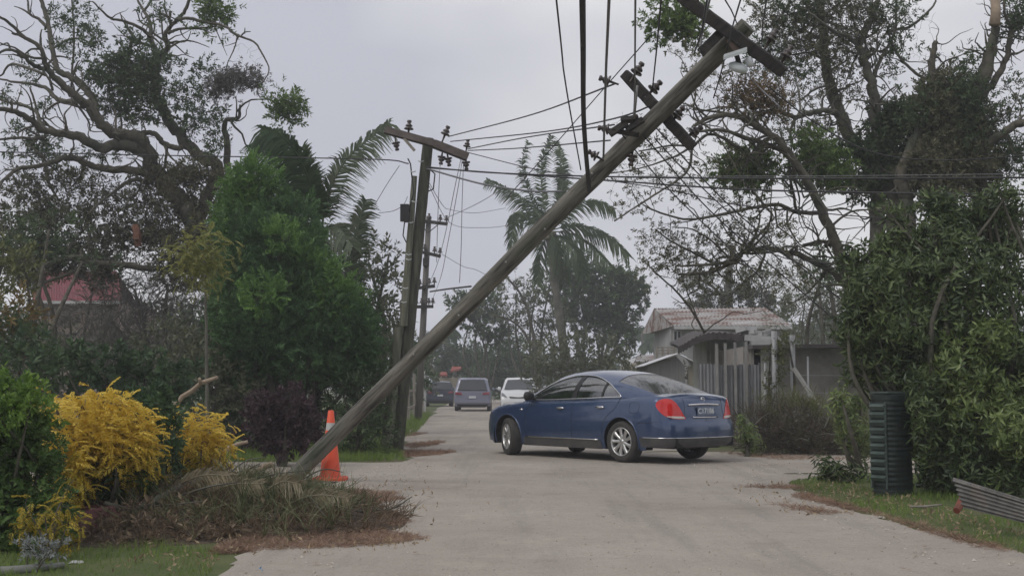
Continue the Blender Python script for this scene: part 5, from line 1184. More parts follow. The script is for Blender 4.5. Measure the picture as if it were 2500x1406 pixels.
t.limb([(0, 1520), (60, 1490), (200, 1530), (420, 1470), (540, 1500), (700, 1515), (950, 1540), (1060, 1500)], 22, 26, (-2, 0)); t.limb([(190, 1700), (200, 1640), (390, 1570), (480, 1500)], 12, 14, (-1, -1))
t.sprout(70, (.5, 1.6), .035, .2, .05)
LS = dict(leaves=5, size=.24)
for c in ((700, 350, 110, 50, 26), (600, 420, 90, 45, 22), (760, 420, 90, 60, 24), (860, 440, 70, 80, 22), (680, 500, 100, 45, 22), (800, 540, 110, 60, 26), (640, 600, 70, 40, 15), (720, 660, 70, 35, 16), (860, 650, 70, 40, 14), (880, 330, 80, 40, 14), (770, 240, 50, 40, 9), (540, 430, 50, 30, 9)): t.clump(*c, mi=0, leaves=6, size=.22)
for c in ((1200, 60, 75, 42, 26, 1), (1290, 100, 60, 40, 10, 1), (1190, 180, 30, 20, 5, 1)): t.clump(*c[:5], mi=c[5], **LS)
for c in ((1270, 490, 70, 50, 40), (1310, 450, 60, 40, 24), (1240, 520, 40, 40, 14), (1450, 460, 70, 30, 26), (1400, 420, 50, 40, 10)): t.clump(*c, mi=2, tm=T_SPRIG, leaves=7, size=.15)
for c in ((1380, 300, 90, 80, 16, 0), (1460, 330, 50, 80, 8, 0), (1120, 400, 110, 60, 22, 3), (1000, 520, 90, 70, 20, 4), (1120, 540, 110, 60, 24, 3), (1130, 680, 110, 90, 26, 4), (1060, 620, 70, 60, 12, 3), (960, 100, 80, 50, 8, 3), (870, 80, 90, 60, 10, 3), (940, 380, 60, 60, 14, 3)): t.clump(*c[:5], leaves=c[5], size=.2)
for c in ((1580, 600, 60, 45, 14, 1), (1660, 640, 70, 50, 24, 1), (1700, 610, 35, 30, 8, 1)): t.clump(*c[:5], mi=c[5], **LS)
for c in ((410, 60, 110, 60, 20, 3), (360, 120, 70, 50, 12, 3), (500, 200, 60, 60, 18, 4), (370, 260, 60, 40, 14, 3), (540, 250, 40, 30, 8, 4), (150, 410, 40, 40, 8, 4), (470, 350, 50, 50, 8, 2), (20, 560, 70, 30, 12, 3), (240, 600, 30, 40, 6, 3), (120, 740, 60, 30, 10, 3)): t.clump(*c[:5], leaves=c[5], size=.2)
for c in ((230, 830, 110, 50, 22, 4), (120, 860, 110, 50, 14, 3), (650, 890, 140, 50, 20, 3), (330, 900, 120, 30, 14, 3), (1240, 760, 80, 90, 18, 3), (1200, 850, 70, 50, 14, 3)): t.clump(*c[:5], leaves=c[5], size=.22)
for c in ((120, 1080, 130, 90, 42, 4), (260, 1060, 150, 90, 46, 4), (420, 1010, 130, 70, 36, 4), (560, 1060, 130, 70, 30, 3), (150, 1250, 200, 110, 80, 5), (380, 1230, 170, 110, 80, 5), (620, 1230, 160, 110, 60, 5), (820, 1150, 140, 110, 60, 5), (960, 1260, 150, 110, 66, 5), (800, 1350, 150, 90, 60, 6), (600, 1400, 160, 80, 60, 6), (1060, 1100, 120, 110, 50, 6), (1180, 1000, 140, 60, 40, 6), (1030, 1000, 120, 50, 36, 6), (900, 1040, 90, 60, 30, 6), (1000, 1420, 150, 90, 60, 6), (1280, 1120, 60, 160, 36, 6)):
    t.clump(*c[:5], leaves=c[5] - 1, size=.21, mi=3 if (c[0] + c[1]) % 4 < 3 else 0, droop=.1)
for c in ((100, 1420, 180, 90, 66, 6), (330, 1440, 160, 80, 60, 6), (200, 1540, 180, 70, 50, 6), (560, 1540, 130, 60, 40, 6), (1060, 1560, 140, 90, 50, 6), (1180, 1350, 110, 140, 60, 6)): t.clump(*c[:5], leaves=c[5], size=.24, mi=0 if c[0] % 20 else 3)
t.done(M_bark, [L_dark, L_green, L_grey, L_brown])
g = G(); g.tube([P(330, 552, 29.5), P(336, 575, 29.4), P(337, 600, 29.5)], [.09, .10, .08], 7); g.box(P(334, 572, 29.3), (.14, .12, .26)); tag(g.build('torn_sheet', mat('terracotta_scrap', (.20, .085, .05), (.13, .065, .045), scale=6), smooth=False), 'orange brown scrap caught high in the big left tree', 'debris')

# ================================================================== left background growth
bush('shrub', 'red tinged shrub at the left edge above the hedge', 'shrub', 20, [(20, 770, 70, 50, 0, 0), (60, 820, 60, 50, 0, 1), (0, 850, 60, 60, 0, 1), (110, 860, 60, 45, .5, 1), (-60, 800, 60, 80, 0, 1)], [leafmat('red_tinged_leaves', (.07, .045, .02), (.15, .12, .04), 1.5), L_dark], size=.24, dens=110, seed=21)
bush('shrub', 'pale green shrub at the left edge between the limbs and the red roof', 'shrub', 23, [(20, 670, 60, 40, 0), (60, 640, 45, 30, 0), (10, 610, 40, 40, 0), (-40, 690, 60, 70, 0)], [L_olive], size=.26, dens=80, seed=22, trunk=.07)
bush('tree', 'grey withered thicket tree right of the red roof', 'tree', 30, [(330, 710, 100, 45, 0), (410, 700, 90, 60, 0), (300, 790, 90, 60, 0), (400, 800, 100, 70, 0), (350, 880, 120, 60, 0), (230, 850, 70, 60, 0), (470, 760, 60, 70, 0), (260, 760, 60, 25, 0)], [L_grey], M_barkg, T_NEEDLE, .55, 34, 23, group=None, up=-.3, trunk=.12, twr=.02)
bush('tree', 'dark leafy tree at the far left below the stripped limbs', 'tree', 27, [(70, 600, 90, 35, 0), (120, 560, 90, 40, 0), (30, 570, 60, 60, 1), (200, 640, 90, 14, 0)], [L_dark], size=.28, dens=50, seed=24, trunk=.1, base=60)
bush('shrub', 'dark green bush behind the golden shrubs', 'shrub', 18, [(160, 900, 90, 50, 0), (250, 900, 90, 50, .5), (340, 920, 80, 50, .5), (60, 890, 80, 50, 0), (430, 930, 60, 50, .5), (300, 960, 120, 40, .5)], [L_deep], size=.24, dens=120, seed=25, tm=T_DENSE)
bush('shrub', 'dull olive bush below the grey thicket, left of the thin sapling', 'shrub', 22, [(440, 880, 60, 60, 0), (500, 900, 60, 70, 0), (540, 850, 40, 90, 1), (400, 830, 60, 40, 1), (560, 960, 60, 60, 0), (470, 980, 80, 50, 0)], [L_farb], size=.26, dens=90, seed=26)
bush('hedge', 'dark shadowy backing hedge far left behind the red roofed house', 'hedge', 52, [(k, 800 + (k % 37), 90, 80, 0) for k in range(-60, 640, 90)], [L_farg], size=.7, dens=14, seed=27, trunk=.12, group=None)
bush('hedge', 'brown green growth under the big tree between house and road', 'hedge', 34, [(k, 880 + (k % 31), 80, 80, 0) for k in range(-60, 640, 80)], [L_farb], size=.4, dens=30, seed=28, trunk=.1)
g = G(); g.tube([P(395, 1187, 15), P(420, 1000, 15), P(445, 968, 15), P(470, 953, 15), P(490, 935, 14.9), P(530, 921, 14.7)], [.034, .034, .03, .03, .028, .02], 8); g.tube([P(489, 938, 14.9), P(487, 924, 14.8)], [.022, .018], 7); tag(g.build('broken_branch', M_barkp), 'pale forked broken branch lying over the dark bush by the sapling', 'branch')

bush('tree', 'thin leaved branches before the red roof and its tan wall', 'tree', 33, [(110, 790, 70, 40, 0), (200, 800, 80, 45, 0), (290, 770, 50, 50, 0), (230, 690, 30, 20, 0), (280, 680, 30, 30, 0), (90, 745, 50, 16, 0), (170, 755, 70, 10, 0)], [L_grey, L_brown], M_bark, None, .26, 44, 29, base=150, trunk=.07)
# sapling
t = Plant('sapling', 'thin sapling with a yellow green tuft on a bare upright stem', 'sapling', 16.5, seed=31)
t.limb([(507, 1075), (506, 990), (504, 850), (502, 700), (497, 610)], 6.5, 4)
for c in ((480, 635, 34, 28, 70), (508, 608, 18, 24, 40), (450, 622, 16, 14, 22), (495, 668, 18, 22, 36)): t.clump(*c, leaves=3, size=.18, tm=T_CURL, r=.006, droop=.1, dd=-.6)
t.done(M_barkg, [leafmat('sapling_leaves', (.10, .11, .03), (.21, .21, .07), 2)])

# ================================================================== feathery green tree
bush('tree', 'dense feathery bright green tree beside the standing pole', 'tree', 23, [(720 + (q[0] - 720) * .92, 1000 - (1000 - q[1]) * .985, q[2] * .96, q[3] * .96, *q[4:]) for q in [
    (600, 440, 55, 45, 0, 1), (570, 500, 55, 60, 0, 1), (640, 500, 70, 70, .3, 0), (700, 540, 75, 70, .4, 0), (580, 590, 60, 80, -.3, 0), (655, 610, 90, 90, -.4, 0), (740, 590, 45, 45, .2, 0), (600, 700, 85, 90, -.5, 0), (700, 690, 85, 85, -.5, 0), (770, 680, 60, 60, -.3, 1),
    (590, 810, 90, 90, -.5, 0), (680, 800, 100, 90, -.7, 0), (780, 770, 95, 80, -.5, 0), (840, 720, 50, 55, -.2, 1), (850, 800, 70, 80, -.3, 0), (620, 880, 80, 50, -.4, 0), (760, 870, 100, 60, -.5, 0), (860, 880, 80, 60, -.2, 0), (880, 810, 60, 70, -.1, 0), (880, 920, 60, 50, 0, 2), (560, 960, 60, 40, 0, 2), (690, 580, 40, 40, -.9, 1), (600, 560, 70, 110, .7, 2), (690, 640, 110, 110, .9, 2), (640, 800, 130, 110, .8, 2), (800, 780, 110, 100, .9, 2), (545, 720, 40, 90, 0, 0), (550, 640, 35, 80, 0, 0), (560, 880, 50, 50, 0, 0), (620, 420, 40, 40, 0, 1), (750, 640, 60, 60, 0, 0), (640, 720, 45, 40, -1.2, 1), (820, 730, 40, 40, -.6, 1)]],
    [L_feath, L_feathl, L_deep], tm=T_FEATHB, size=.27, dens=420, seed=41, base=690, up=.5, trunk=.08, twr=.012, shell=.45)  # deep green lobes paint the shade inside and low in the crown
bush('shrub', 'dark purple leaved bush left of the leaning pole foot', 'shrub', 19, [(700, 1000, 70, 50, 0), (660, 1045, 60, 50, 0), (745, 1040, 55, 55, 0), (700, 1070, 80, 40, 0), (640, 1000, 40, 40, .3)], [L_purple], size=.17, dens=300, seed=42, tm=T_DENSE)
bush('shrub', 'shadowy green undergrowth between the purple bush and the standing pole', 'shrub', 22.3, [(840, 970, 50, 60, 0), (890, 1000, 50, 80, 0), (860, 1050, 70, 45, -.3), (930, 960, 30, 80, .4), (800, 960, 50, 60, .5), (920, 1060, 40, 40, -.2)], [L_dark], size=.2, dens=160, seed=43)
bush('shrub', 'dark undergrowth under the feathery tree', 'shrub', 23.5, [(600, 990, 60, 80, 0), (560, 1040, 50, 60, 0), (660, 960, 70, 60, .5), (740, 950, 70, 50, .5), (630, 1060, 60, 50, 0)], [L_deep], size=.24, dens=110, seed=44)
bush('tree', 'dull brownish wispy tree behind the palm fronds', 'tree', 32, [(830, 610, 60, 45, 0), (900, 640, 55, 50, 0), (950, 620, 28, 40, 0), (870, 700, 80, 70, 0), (940, 720, 40, 80, 0), (900, 800, 80, 90, 0), (960, 830, 35, 90, 0), (910, 900, 80, 80, 0), (790, 590, 50, 30, 0)], [L_farb], M_barkg, T_SPRIG, .34, 42, 45, trunk=.12, base=900)
bush('tree', 'tall thin leaved growth between the two standing poles', 'tree', 52, [(1000, 840, 26, 50, 0), (1010, 900, 40, 60, 0), (960, 900, 50, 70, 0), (990, 940, 50, 50, 0)], [L_farg], size=.5, dens=24, seed=46)

# ================================================================== palms
def frond(parent, pts, Ls, seed, dens=26, side=(1, 1), droopk=.8, w=.035, r=.018, mat_=None, name='frond'):
    rg = np.random.default_rng(seed); c = crom(np.array([P(*p) for p in pts]), 10); g = G(); g.tube(c, np.linspace(r, r * .3, len(c)), 5)
    seg = np.linalg.norm(np.diff(c, axis=0), axis=1); cs = np.concatenate([[0], np.cumsum(seg)]); n = int(cs[-1] * dens); V = []
    tan = np.gradient(c, axis=0); tan /= np.linalg.norm(tan, axis=1)[:, None]
    for i in range(n):
        f_ = (i + rg.uniform(0, 1)) / n
        if f_ < .10: continue
        s_ = f_ * cs[-1]; b = np.array([np.interp(s_, cs, c[:, k]) for k in range(3)]); t_ = np.array([np.interp(s_, cs, tan[:, k]) for k in range(3)]); t_ /= np.linalg.norm(t_)
        sdv = np.cross(t_, [0, -.9, .45]); sdv /= np.linalg.norm(sdv) + 1e-9
        for k, sg in enumerate((1, -1)):
            if rg.uniform() > side[k]: continue
            L_ = Ls * (1 - .55 * f_ ** 2) * min(1, .45 + f_ * 3) * rg.uniform(.75, 1.1); d = t_ * (.75) + sdv * sg * .75 + rg.standard_normal(3) * .13; d /= np.linalg.norm(d)
            p0 = b; p1 = b + d * L_ * .45 + [0, 0, -droopk * L_ * .10]; p2 = b + d * L_ * .9 + [0, 0, -droopk * L_ * .42]
            x = np.cross(d, [.1, 1, .2]); x /= np.linalg.norm(x); V += [p0 - x*w*.35, p0 + x*w*.35, p1 + x*w*.5, p1 - x*w*.5, p1 - x*w*.5, p1 + x*w*.5, p2 + x*w*.1, p2 - x*w*.1]
    g.add(V, np.arange(len(V)).reshape(-1, 4)); return g.build(name, mat_ or L_palm, parent, smooth=False)
def palm_root(name, label, px, D): return thing(name, (X(px, D), D, 0), label, 'palm')
pr = palm_root('palm_tree', 'windblown palm with few fronds behind the feathery tree', 772, 27)
g = G(); g.tube(crom(np.array([(X(772, 27), 27, -.1), P(770, 800, 27), P(778, 560, 27)]), 6), np.linspace(.16, .11, 13), 10); g.build('trunk', M_barkg, pr)
frond(pr, [(785, 565, 27), (798, 480, 26.8), (842, 395, 26.6), (895, 345, 26.5), (950, 302, 26.3)], .85, 1, 46, (.9, 1), 1.2, .04, .03)
frond(pr, [(845, 720, 27), (862, 610, 26.8), (880, 530, 26.7), (893, 488, 26.6)], .8, 2, 48, (1, 1), 1.0, .04, .03)
frond(pr, [(775, 565, 27), (765, 480, 26.5), (735, 395, 26), (690, 335, 25.6), (640, 315, 25.4)], 1.0, 3, 46, (1, 1), 1.5, .05, .035, L_deep)
frond(pr, [(778, 565, 27), (768, 490, 26.8), (752, 420, 26.6), (738, 360, 26.4)], .7, 4, 40, (1, .6), .5, .04, .025, L_dark)
frond(pr, [(772, 570, 27), (745, 470, 27.5), (700, 390, 28), (650, 350, 28.3), (615, 360, 28.4)], 1.0, 5, 44, (1, 1), 1.6, .05, .03, L_deep)
frond(pr, [(780, 570, 27), (800, 560, 26.6), (830, 560, 26.3), (860, 600, 26)], .7, 6, 30, (1, 1), 1.2, .04)
pc = palm_root('palm_tree', 'tall coconut palm far off behind the leaning pole', 1385, 60)
g = G(); g.tube(crom(np.array([(X(1388, 60), 60, -.1), P(1375, 850, 60), P(1358, 720, 60), P(1345, 620, 60), P(1340, 555, 60)]), 6), np.linspace(.24, .13, 25), 10, wob=.05, rng=RNG); g.build('trunk', M_barkg, pc)
for i, q in enumerate([[(1340, 560), (1325, 480), (1322, 400), (1345, 332)], [(1340, 560), (1295, 480), (1275, 400), (1290, 345)], [(1342, 560), (1370, 470), (1375, 400), (1358, 345)], [(1340, 556), (1290, 500), (1240, 465), (1188, 438)],
        [(1340, 560), (1285, 520), (1255, 555), (1248, 612)], [(1338, 565), (1300, 545), (1265, 520), (1245, 530)], [(1345, 562), (1410, 550), (1480, 575), (1535, 625)], [(1345, 565), (1390, 570), (1440, 600), (1490, 650)], [(1345, 566), (1380, 590), (1410, 620), (1425, 665)],
        [(1342, 560), (1400, 505), (1450, 490), (1500, 510)], [(1340, 566), (1325, 600), (1318, 640), (1312, 690)], [(1342, 560), (1365, 500), (1372, 450), (1366, 400)], [(1342, 565), (1360, 600), (1372, 640), (1378, 690)]]):
    frond(pc, [(a, b, 60 + .7 * math.sin(i * 1.9 + k)) for k, (a, b) in enumerate(q)], (.95, .8, 1.0)[i % 3], 10 + i, (22, 16, 24)[i % 3], (.95, .8), 1.4, .065, .035, L_dark)
g = G()
for k in range(7): a = k * .9; g.lathe([(.001, .16), (.10, .1), (.13, 0), (.09, -.1), (.001, -.14)], 8, P(1340, 572, 60) + np.array([.25 * math.cos(a), .25 * math.sin(a), -.1 * (k % 3)]))
g.build('dead_frond_collar', L_brown, pc)
for i, (px, py, D_, lb) in enumerate([(1086, 806, 100, 'small palm far down the left side of the road'), (1567, 812, 130, 'tiny palm on the skyline left of the rusty roofed house'), (1596, 838, 125, 'tiny palm touching the left side of the rusty roofed house')]):
    pp = palm_root('palm_tree', lb, px, D_); k = (1.0 if D_ < 100 else .7)
    g = G(); g.tube(crom(np.array([(X(px + 2, D_), D_, -.1), P(px + 4, (py + 940) / 2, D_), P(px, py, D_)]), 5), np.linspace(.22, .14, 11), 8); g.build('trunk', M_barkg, pp)
    for j, a in enumerate(np.linspace(.2, pi - .2, 7)): r_ = 38 * k; frond(pp, [(px, py, D_), (px + r_ * .5 * math.cos(a), py - r_ * .45 * math.sin(a), D_), (px + r_ * math.cos(a), py - r_ * .35 * math.sin(a) + 8, D_), (px + r_ * 1.25 * math.cos(a), py + 22 * k, D_)], .9, 40 + j + i * 9, 12, (1, 1), 1.4, .12, .05, L_farg)

# ================================================================== trees down the road
bush('tree', 'broad dark round crowned tree far off right of the palm', 'tree', 76, [(1405, 665, 60, 35, 0), (1380, 700, 55, 40, 1), (1470, 690, 70, 42, 0), (1530, 695, 50, 35, 0), (1550, 720, 30, 22, 0), (1440, 740, 80, 42, 0), (1505, 745, 60, 45, 0), (1495, 800, 40, 40, 0), (1525, 830, 25, 45, 0), (1450, 800, 30, 40, 0), (1400, 770, 40, 30, 0)], [L_farg], size=.55, dens=34, seed=51, base=1440, trunk=.16, tm=T_DENSE, twr=.03)
bush('tree', 'sparse limbed tree far off left of the palm trunk', 'tree', 70, [(1260, 720, 40, 30, 0), (1310, 700, 40, 30, 0), (1290, 760, 60, 40, 0), (1330, 770, 40, 60, 0), (1240, 780, 30, 20, 0), (1350, 660, 30, 40, 0), (1330, 830, 60, 60, 0)], [L_farb], M_barkg, None, .5, 16, 52, base=1315, trunk=.12, twr=.04)
t = Plant('tree', 'bare forked tree leaning left of the palm, behind the leaning pole', 'tree', 68, seed=53)
t.limb([(1312, 985), (1310, 900), (1300, 800), (1275, 725), (1235, 675)], 9, 3); t.limb([(1308, 860), (1270, 800), (1230, 775), (1200, 770)], 5, 2)
for c in ((1240, 690, 40, 30, 14), (1220, 760, 50, 25, 14), (1290, 740, 30, 40, 14)): t.clump(*c, leaves=2, size=.4, r=.03)
t.done(M_bark, [L_farb])
bush('tree', 'green tree far off just under the leaning pole', 'tree', 82, [(1180, 740, 50, 35, 0), (1200, 800, 45, 38, 0), (1150, 780, 40, 30, 1), (1220, 830, 30, 25, 0), (1130, 745, 30, 25, 0)], [L_farg], size=.55, dens=30, seed=54, base=1190, trunk=.12, tm=T_DENSE, twr=.03)
bush('tree', 'tree above the violet people carrier at the road end', 'tree', 100, [(1090, 850, 35, 30, 0), (1140, 870, 40, 35, 0), (1110, 900, 50, 30, 0), (1170, 890, 40, 40, 0), (1060, 880, 30, 50, 0)], [L_farg], size=.7, dens=26, seed=55, trunk=.12)
bush('tree', 'tree above the white hatchback at the road end', 'tree', 95, [(1220, 880, 50, 45, 0), (1270, 870, 45, 50, 0), (1250, 920, 70, 40, 0), (1200, 920, 50, 40, 0)], [L_farg], size=.7, dens=26, seed=56, trunk=.12)
bush('hedge', 'dull roadside hedge rising behind the blue saloon roof', 'hedge', 50, [(1330, 880, 50, 50, 0), (1390, 870, 55, 55, 0), (1450, 875, 55, 55, 0), (1500, 890, 45, 45, 0), (1350, 930, 60, 50, 0), (1430, 930, 70, 40, 0), (1520, 920, 50, 30, 0), (1550, 940, 50, 30, 0), (1360, 980, 40, 40, 0)], [L_farb], M_barkg, size=.42, dens=34, seed=57)
bush('hedge', 'brownish grass bank behind the saloon, by the small grey shed', 'hedge', 44, [(1560, 930, 60, 35, 0), (1620, 925, 60, 30, 0), (1580, 965, 90, 30, 0), (1500, 960, 60, 30, 0), (1680, 950, 50, 30, 0)], [L_brown, L_olive], size=.35, dens=44, seed=58)
bush('tree', 'low far tree row on the horizon, between palm and rusty roof', 'tree', 140, [(k, 905 + (k * 7 % 13), 60, 34, 0) for k in range(1000, 1720, 60)], [L_farg], size=1.0, dens=12, seed=59, trunk=.3)
bush('tree', 'hazy far tree behind the left side fence', 'tree', 70, [(1000, 870, 40, 50, 0), (960, 850, 40, 60, 0), (1030, 860, 30, 50, 0), (1040, 920, 30, 30, 0)], [L_farb], size=.6, dens=15, seed=60, trunk=.2)
g = G(); g.tube([(X(1316, 55), 55, 0), P(1315, 850, 55), P(1314, 840, 55)], .05, 6); tag(g.build('thin_post', M_wood), 'thin grey post standing above the white hatchback bonnet side', 'post')

# ================================================================== right: leaning limbed tree
t = Plant('tree', 'leaning tree with low spreading bare limbs, right of the leaning pole', 'tree', 24, seed=61); t.rs = .56
t.limb([(2140, 1065), (2130, 900), (2100, 760), (2060, 650), (2030, 570), (2000, 500), (1965, 430), (1905, 350), (1850, 310), (1795, 283), (1742, 285), (1690, 310)], 30, 7, (0, -1.5), 9)
t.limb([(1930, 380), (1880, 355), (1810, 333), (1760, 318), (1700, 322)], 13, 5, (-.5, -2)); t.limb([(1800, 360), (1760, 335), (1725, 330), (1690, 355), (1640, 356), (1560, 370)], 8, 3, (-1, -2)); t.limb([(1880, 330), (1830, 290), (1780, 262), (1700, 275)], 8, 3, (0, 1))
t.limb([(1690, 355), (1682, 410), (1652, 441), (1600, 475), (1560, 500), (1500, 540)], 6, 3, (-1.5, -2)); t.limb([(1688, 360), (1640, 385), (1560, 412), (1490, 424)], 5, 2, (-1.5, -2.5))
t.limb([(2000, 520), (1940, 516), (1900, 500), (1850, 505), (1780, 520), (1730, 530), (1670, 535), (1600, 515), (1570, 500)], 10, 3, (0, -2)); t.limb([(1945, 516), (1930, 440), (1925, 380)], 7, 6); t.limb([(1870, 505), (1840, 470), (1810, 440)], 5, 3, (-.4, -1))
t.limb([(2110, 790), (2060, 690), (1990, 640), (1925, 616), (1876, 607), (1820, 612), (1790, 640), (1740, 662), (1700, 668), (1658, 670)], 16, 5, (0, -1.5), 8); t.limb([(1960, 600), (2010, 590), (2050, 610)], 8, 9); t.limb([(1800, 640), (1740, 645), (1660, 650)], 9, 4, (-1, -2)); t.limb([(1760, 655), (1700, 620), (1640, 590), (1600, 560)], 6, 2.5, (-1, -2))
t.limb([(1790, 640), (1740, 590), (1690, 560), (1640, 555)], 5, 2, (-1, -2)); t.limb([(1720, 812), (1690, 760), (1650, 710), (1600, 665), (1575, 640)], 7, 3, (4, 3.5)); t.limb([(1700, 770), (1670, 690), (1665, 640)], 4, 2, (4, 4))
t.sprout(90, (.5, 1.8), .028, .12, .03)
for c in ((1650, 600, 90, 60, 120, 0), (1740, 600, 90, 60, 80, 0), (1620, 640, 80, 50, 60, 0), (1640, 600, 70, 50, 90, 1), (1700, 600, 70, 50, 80, 1), (1600, 640, 50, 35, 50, 1), (1660, 650, 70, 40, 60, 1), (1760, 590, 60, 40, 50, 2), (1830, 560, 60, 30, 36, 2), (1600, 580, 40, 40, 40, 1), (1880, 590, 50, 40, 30, 2), (1740, 690, 70, 40, 50, 2), (1850, 660, 60, 50, 40, 2), (1940, 680, 50, 40, 30, 2)): t.clump(*c[:5], leaves=c[5], size=.14, r=.014, dd=-1)
for c in ((1600, 420, 90, 70, 70, 0), (1720, 360, 90, 60, 50, 0), (1560, 340, 60, 60, 40, 0), (1840, 300, 90, 60, 40, 1), (1560, 440, 70, 40, 50, 1), (1640, 430, 60, 50, 50, 1), (1530, 500, 50, 30, 30, 1), (1700, 470, 60, 40, 30, 1), (1800, 500, 60, 36, 40, 2), (1900, 560, 50, 40, 30, 2), (1760, 400, 60, 40, 24, 2), (1600, 380, 60, 30, 40, 1), (1540, 350, 50, 50, 30, 1), (1700, 220, 60, 60, 44, 1), (1750, 160, 60, 60, 40, 2), (1620, 300, 60, 50, 44, 1), (1680, 120, 60, 30, 30, 1)): t.clump(*c[:5], leaves=c[5], size=.14, r=.013, dd=-1)
for c in ((1800, 405, 45, 35, 60), (1850, 395, 40, 30, 50), (1820, 430, 55, 25, 50), (1990, 370, 55, 45, 70), (1960, 410, 45, 30, 40), (2030, 420, 50, 40, 50)): t.clump(*c, leaves=4, size=.17, mi=1, tm=T_DENSE, r=.01)
for c in ((1840, 225, 55, 30, 60), (1860, 255, 55, 30, 60), (1800, 240, 40, 22, 30), (1880, 235, 40, 40, 40)): t.clump(*c, leaves=3, size=.15, mi=2, tm=T_SPRIG, dd=-1, r=.01, droop=.2)
for c in ((1655, 50, 48, 38, 70), (1620, 70, 40, 22, 24), (1680, 80, 30, 30, 26), (1700, 20, 26, 16, 10)): t.clump(*c, leaves=4, size=.17, mi=1, tm=T_DENSE, dd=0, r=.01)
t.done(M_bark, [L_brown, L_green, L_rust])

# right: tall trunk pair
t = Plant('tree', 'tall twin trunked tree rising left of the ivy clad trunks', 'tree', 26, seed=62, zoom=(1900, 0, 2.008))
t.limb([(500, 2200), (495, 1400), (490, 1150), (480, 950), (430, 800), (370, 700), (310, 580), (270, 470), (240, 350), (220, 200), (200, 0), (190, -120)], 62, 26, (0, 1), 11)
t.limb([(600, 2200), (590, 1500), (560, 1000), (500, 700), (480, 560), (470, 450), (430, 330), (400, 230), (440, 130), (490, 0), (500, -80)], 60, 12, (0, 0), 9); t.limb([(470, 380), (490, 320), (520, 260), (570, 160), (580, 0)], 16, 8, (0, 0)); t.limb([(400, 240), (340, 180), (270, 150), (150, 60)], 16, 6, (0, -1))
t.limb([(530, 160), (580, 145), (640, 135), (700, 90), (760, 30), (775, -20)], 13, 6, (0, 0)); t.limb([(290, 560), (230, 540), (150, 555), (80, 575), (0, 545), (-60, 550)], 22, 12, (0, -2)); t.limb([(85, 575), (60, 650), (80, 740)], 12, 6, (-1, -1)); t.limb([(250, 420), (180, 440), (100, 500)], 10, 5); t.limb([(240, 300), (150, 260), (60, 270), (-40, 240)], 11, 4, (1, 0)); t.limb([(220, 200), (120, 150), (20, 130), (-60, 140)], 10, 4, (1, 1)); t.limb([(210, 90), (120, 70), (0, 80)], 9, 4, (1, 0))
t.limb([(760, 400), (690, 370), (620, 310), (570, 240), (540, 160)], 12, 8, (0, 0))
t.sprout(60, (.5, 1.6), .03, .2, .05)
for c in ((60, 60, 130, 90, 110), (200, 80, 130, 110, 120), (350, 80, 130, 110, 110), (100, 220, 130, 100, 90), (250, 250, 130, 110, 80), (380, 260, 100, 100, 60), (-40, 120, 110, 90, 60), (-60, 240, 110, 60, 60), (60, 340, 130, 70, 60), (-60, 340, 90, 40, 30), (480, 80, 70, 80, 40), (600, 60, 60, 60, 24), (540, 210, 70, 70, 26), (340, 420, 80, 80, 34), (150, 460, 120, 60, 34), (200, 640, 110, 60, 46), (60, 640, 80, 70, 20), (540, 340, 50, 100, 20), (180, -40, 300, 60, 90)):
    t.clump(*c, leaves=3, size=.155, r=.010, mi=0 if c[0] % 60 else 1)
for c in ((540, 600, 80, 70, 50), (620, 620, 90, 70, 60), (480, 720, 130, 60, 60), (620, 740, 120, 60, 60), (580, 850, 150, 60, 60), (300, 880, 100, 50, 26), (400, 900, 60, 80, 24), (600, 540, 60, 40, 24), (250, 760, 90, 40, 40)): t.clump(*c, leaves=5, size=.19, mi=1, tm=T_DENSE)
t.done(M_barkg, [L_brown, L_dark])
# ivy clad trunks
t = Plant('tree', 'ivy smothered broken trunk with pale snapped tops, far right', 'tree', 25, seed=63, zoom=(1900, 0, 2.008))
t.limb([(650, 2200), (640, 1150), (620, 950), (600, 850), (700, 620), (760, 420), (755, 300), (772, 205)], 56, 18, (0, 0), 9); t.limb([(755, 260), (735, 235)], 10, 5)
t.limb([(840, 2200), (830, 1000), (850, 700), (900, 480), (1000, 400), (1040, 250), (1060, 180)], 90, 30, (0, 0), 10); t.limb([(1060, 190), (1070, 120), (1065, 60), (1058, -20)], 30, 24, (0, 0), 9)
t.limb([(960, 540), (980, 500), (1060, 400), (1120, 290), (1140, 170), (1205, 110), (1260, 60)], 28, 14, (0, 0), 8); t.limb([(1135, 265), (1170, 262), (1230, 235)], 10, 6); t.limb([(1150, 150), (1110, 60), (1110, -20)], 12, 8); t.limb([(1090, 130), (1150, 140)], 8, 8); t.limb([(1020, 215), (1012, 150)], 9, 3)
t.limb([(950, 780), (1000, 725), (1080, 670), (1150, 620), (1205, 602), (1300, 590)], 32, 24, (0, -1), 8); t.limb([(960, 2200), (970, 1000), (940, 780)], 30, 30, (.5, .3), 8); t.limb([(1030, 1100), (1010, 900), (980, 760)], 18, 10)
t.sprout(40, (.5, 1.4), .025, .2, .05)
for c in ((800, 420, 80, 50, 60), (870, 470, 100, 70, 90), (760, 520, 80, 80, 60), (900, 560, 110, 90, 110), (800, 640, 90, 90, 80), (930, 680, 100, 90, 90), (840, 760, 110, 80, 90), (800, 860, 120, 80, 80), (920, 860, 100, 90, 80), (1000, 780, 90, 80, 50), (700, 560, 60, 90, 40), (720, 780, 90, 90, 50), (760, 960, 110, 80, 60), (1000, 640, 60, 80, 40)): t.clump(*c, leaves=5, size=.19, mi=0 if c[0] % 40 else 1, tm=T_SPRIG, depth=.5)
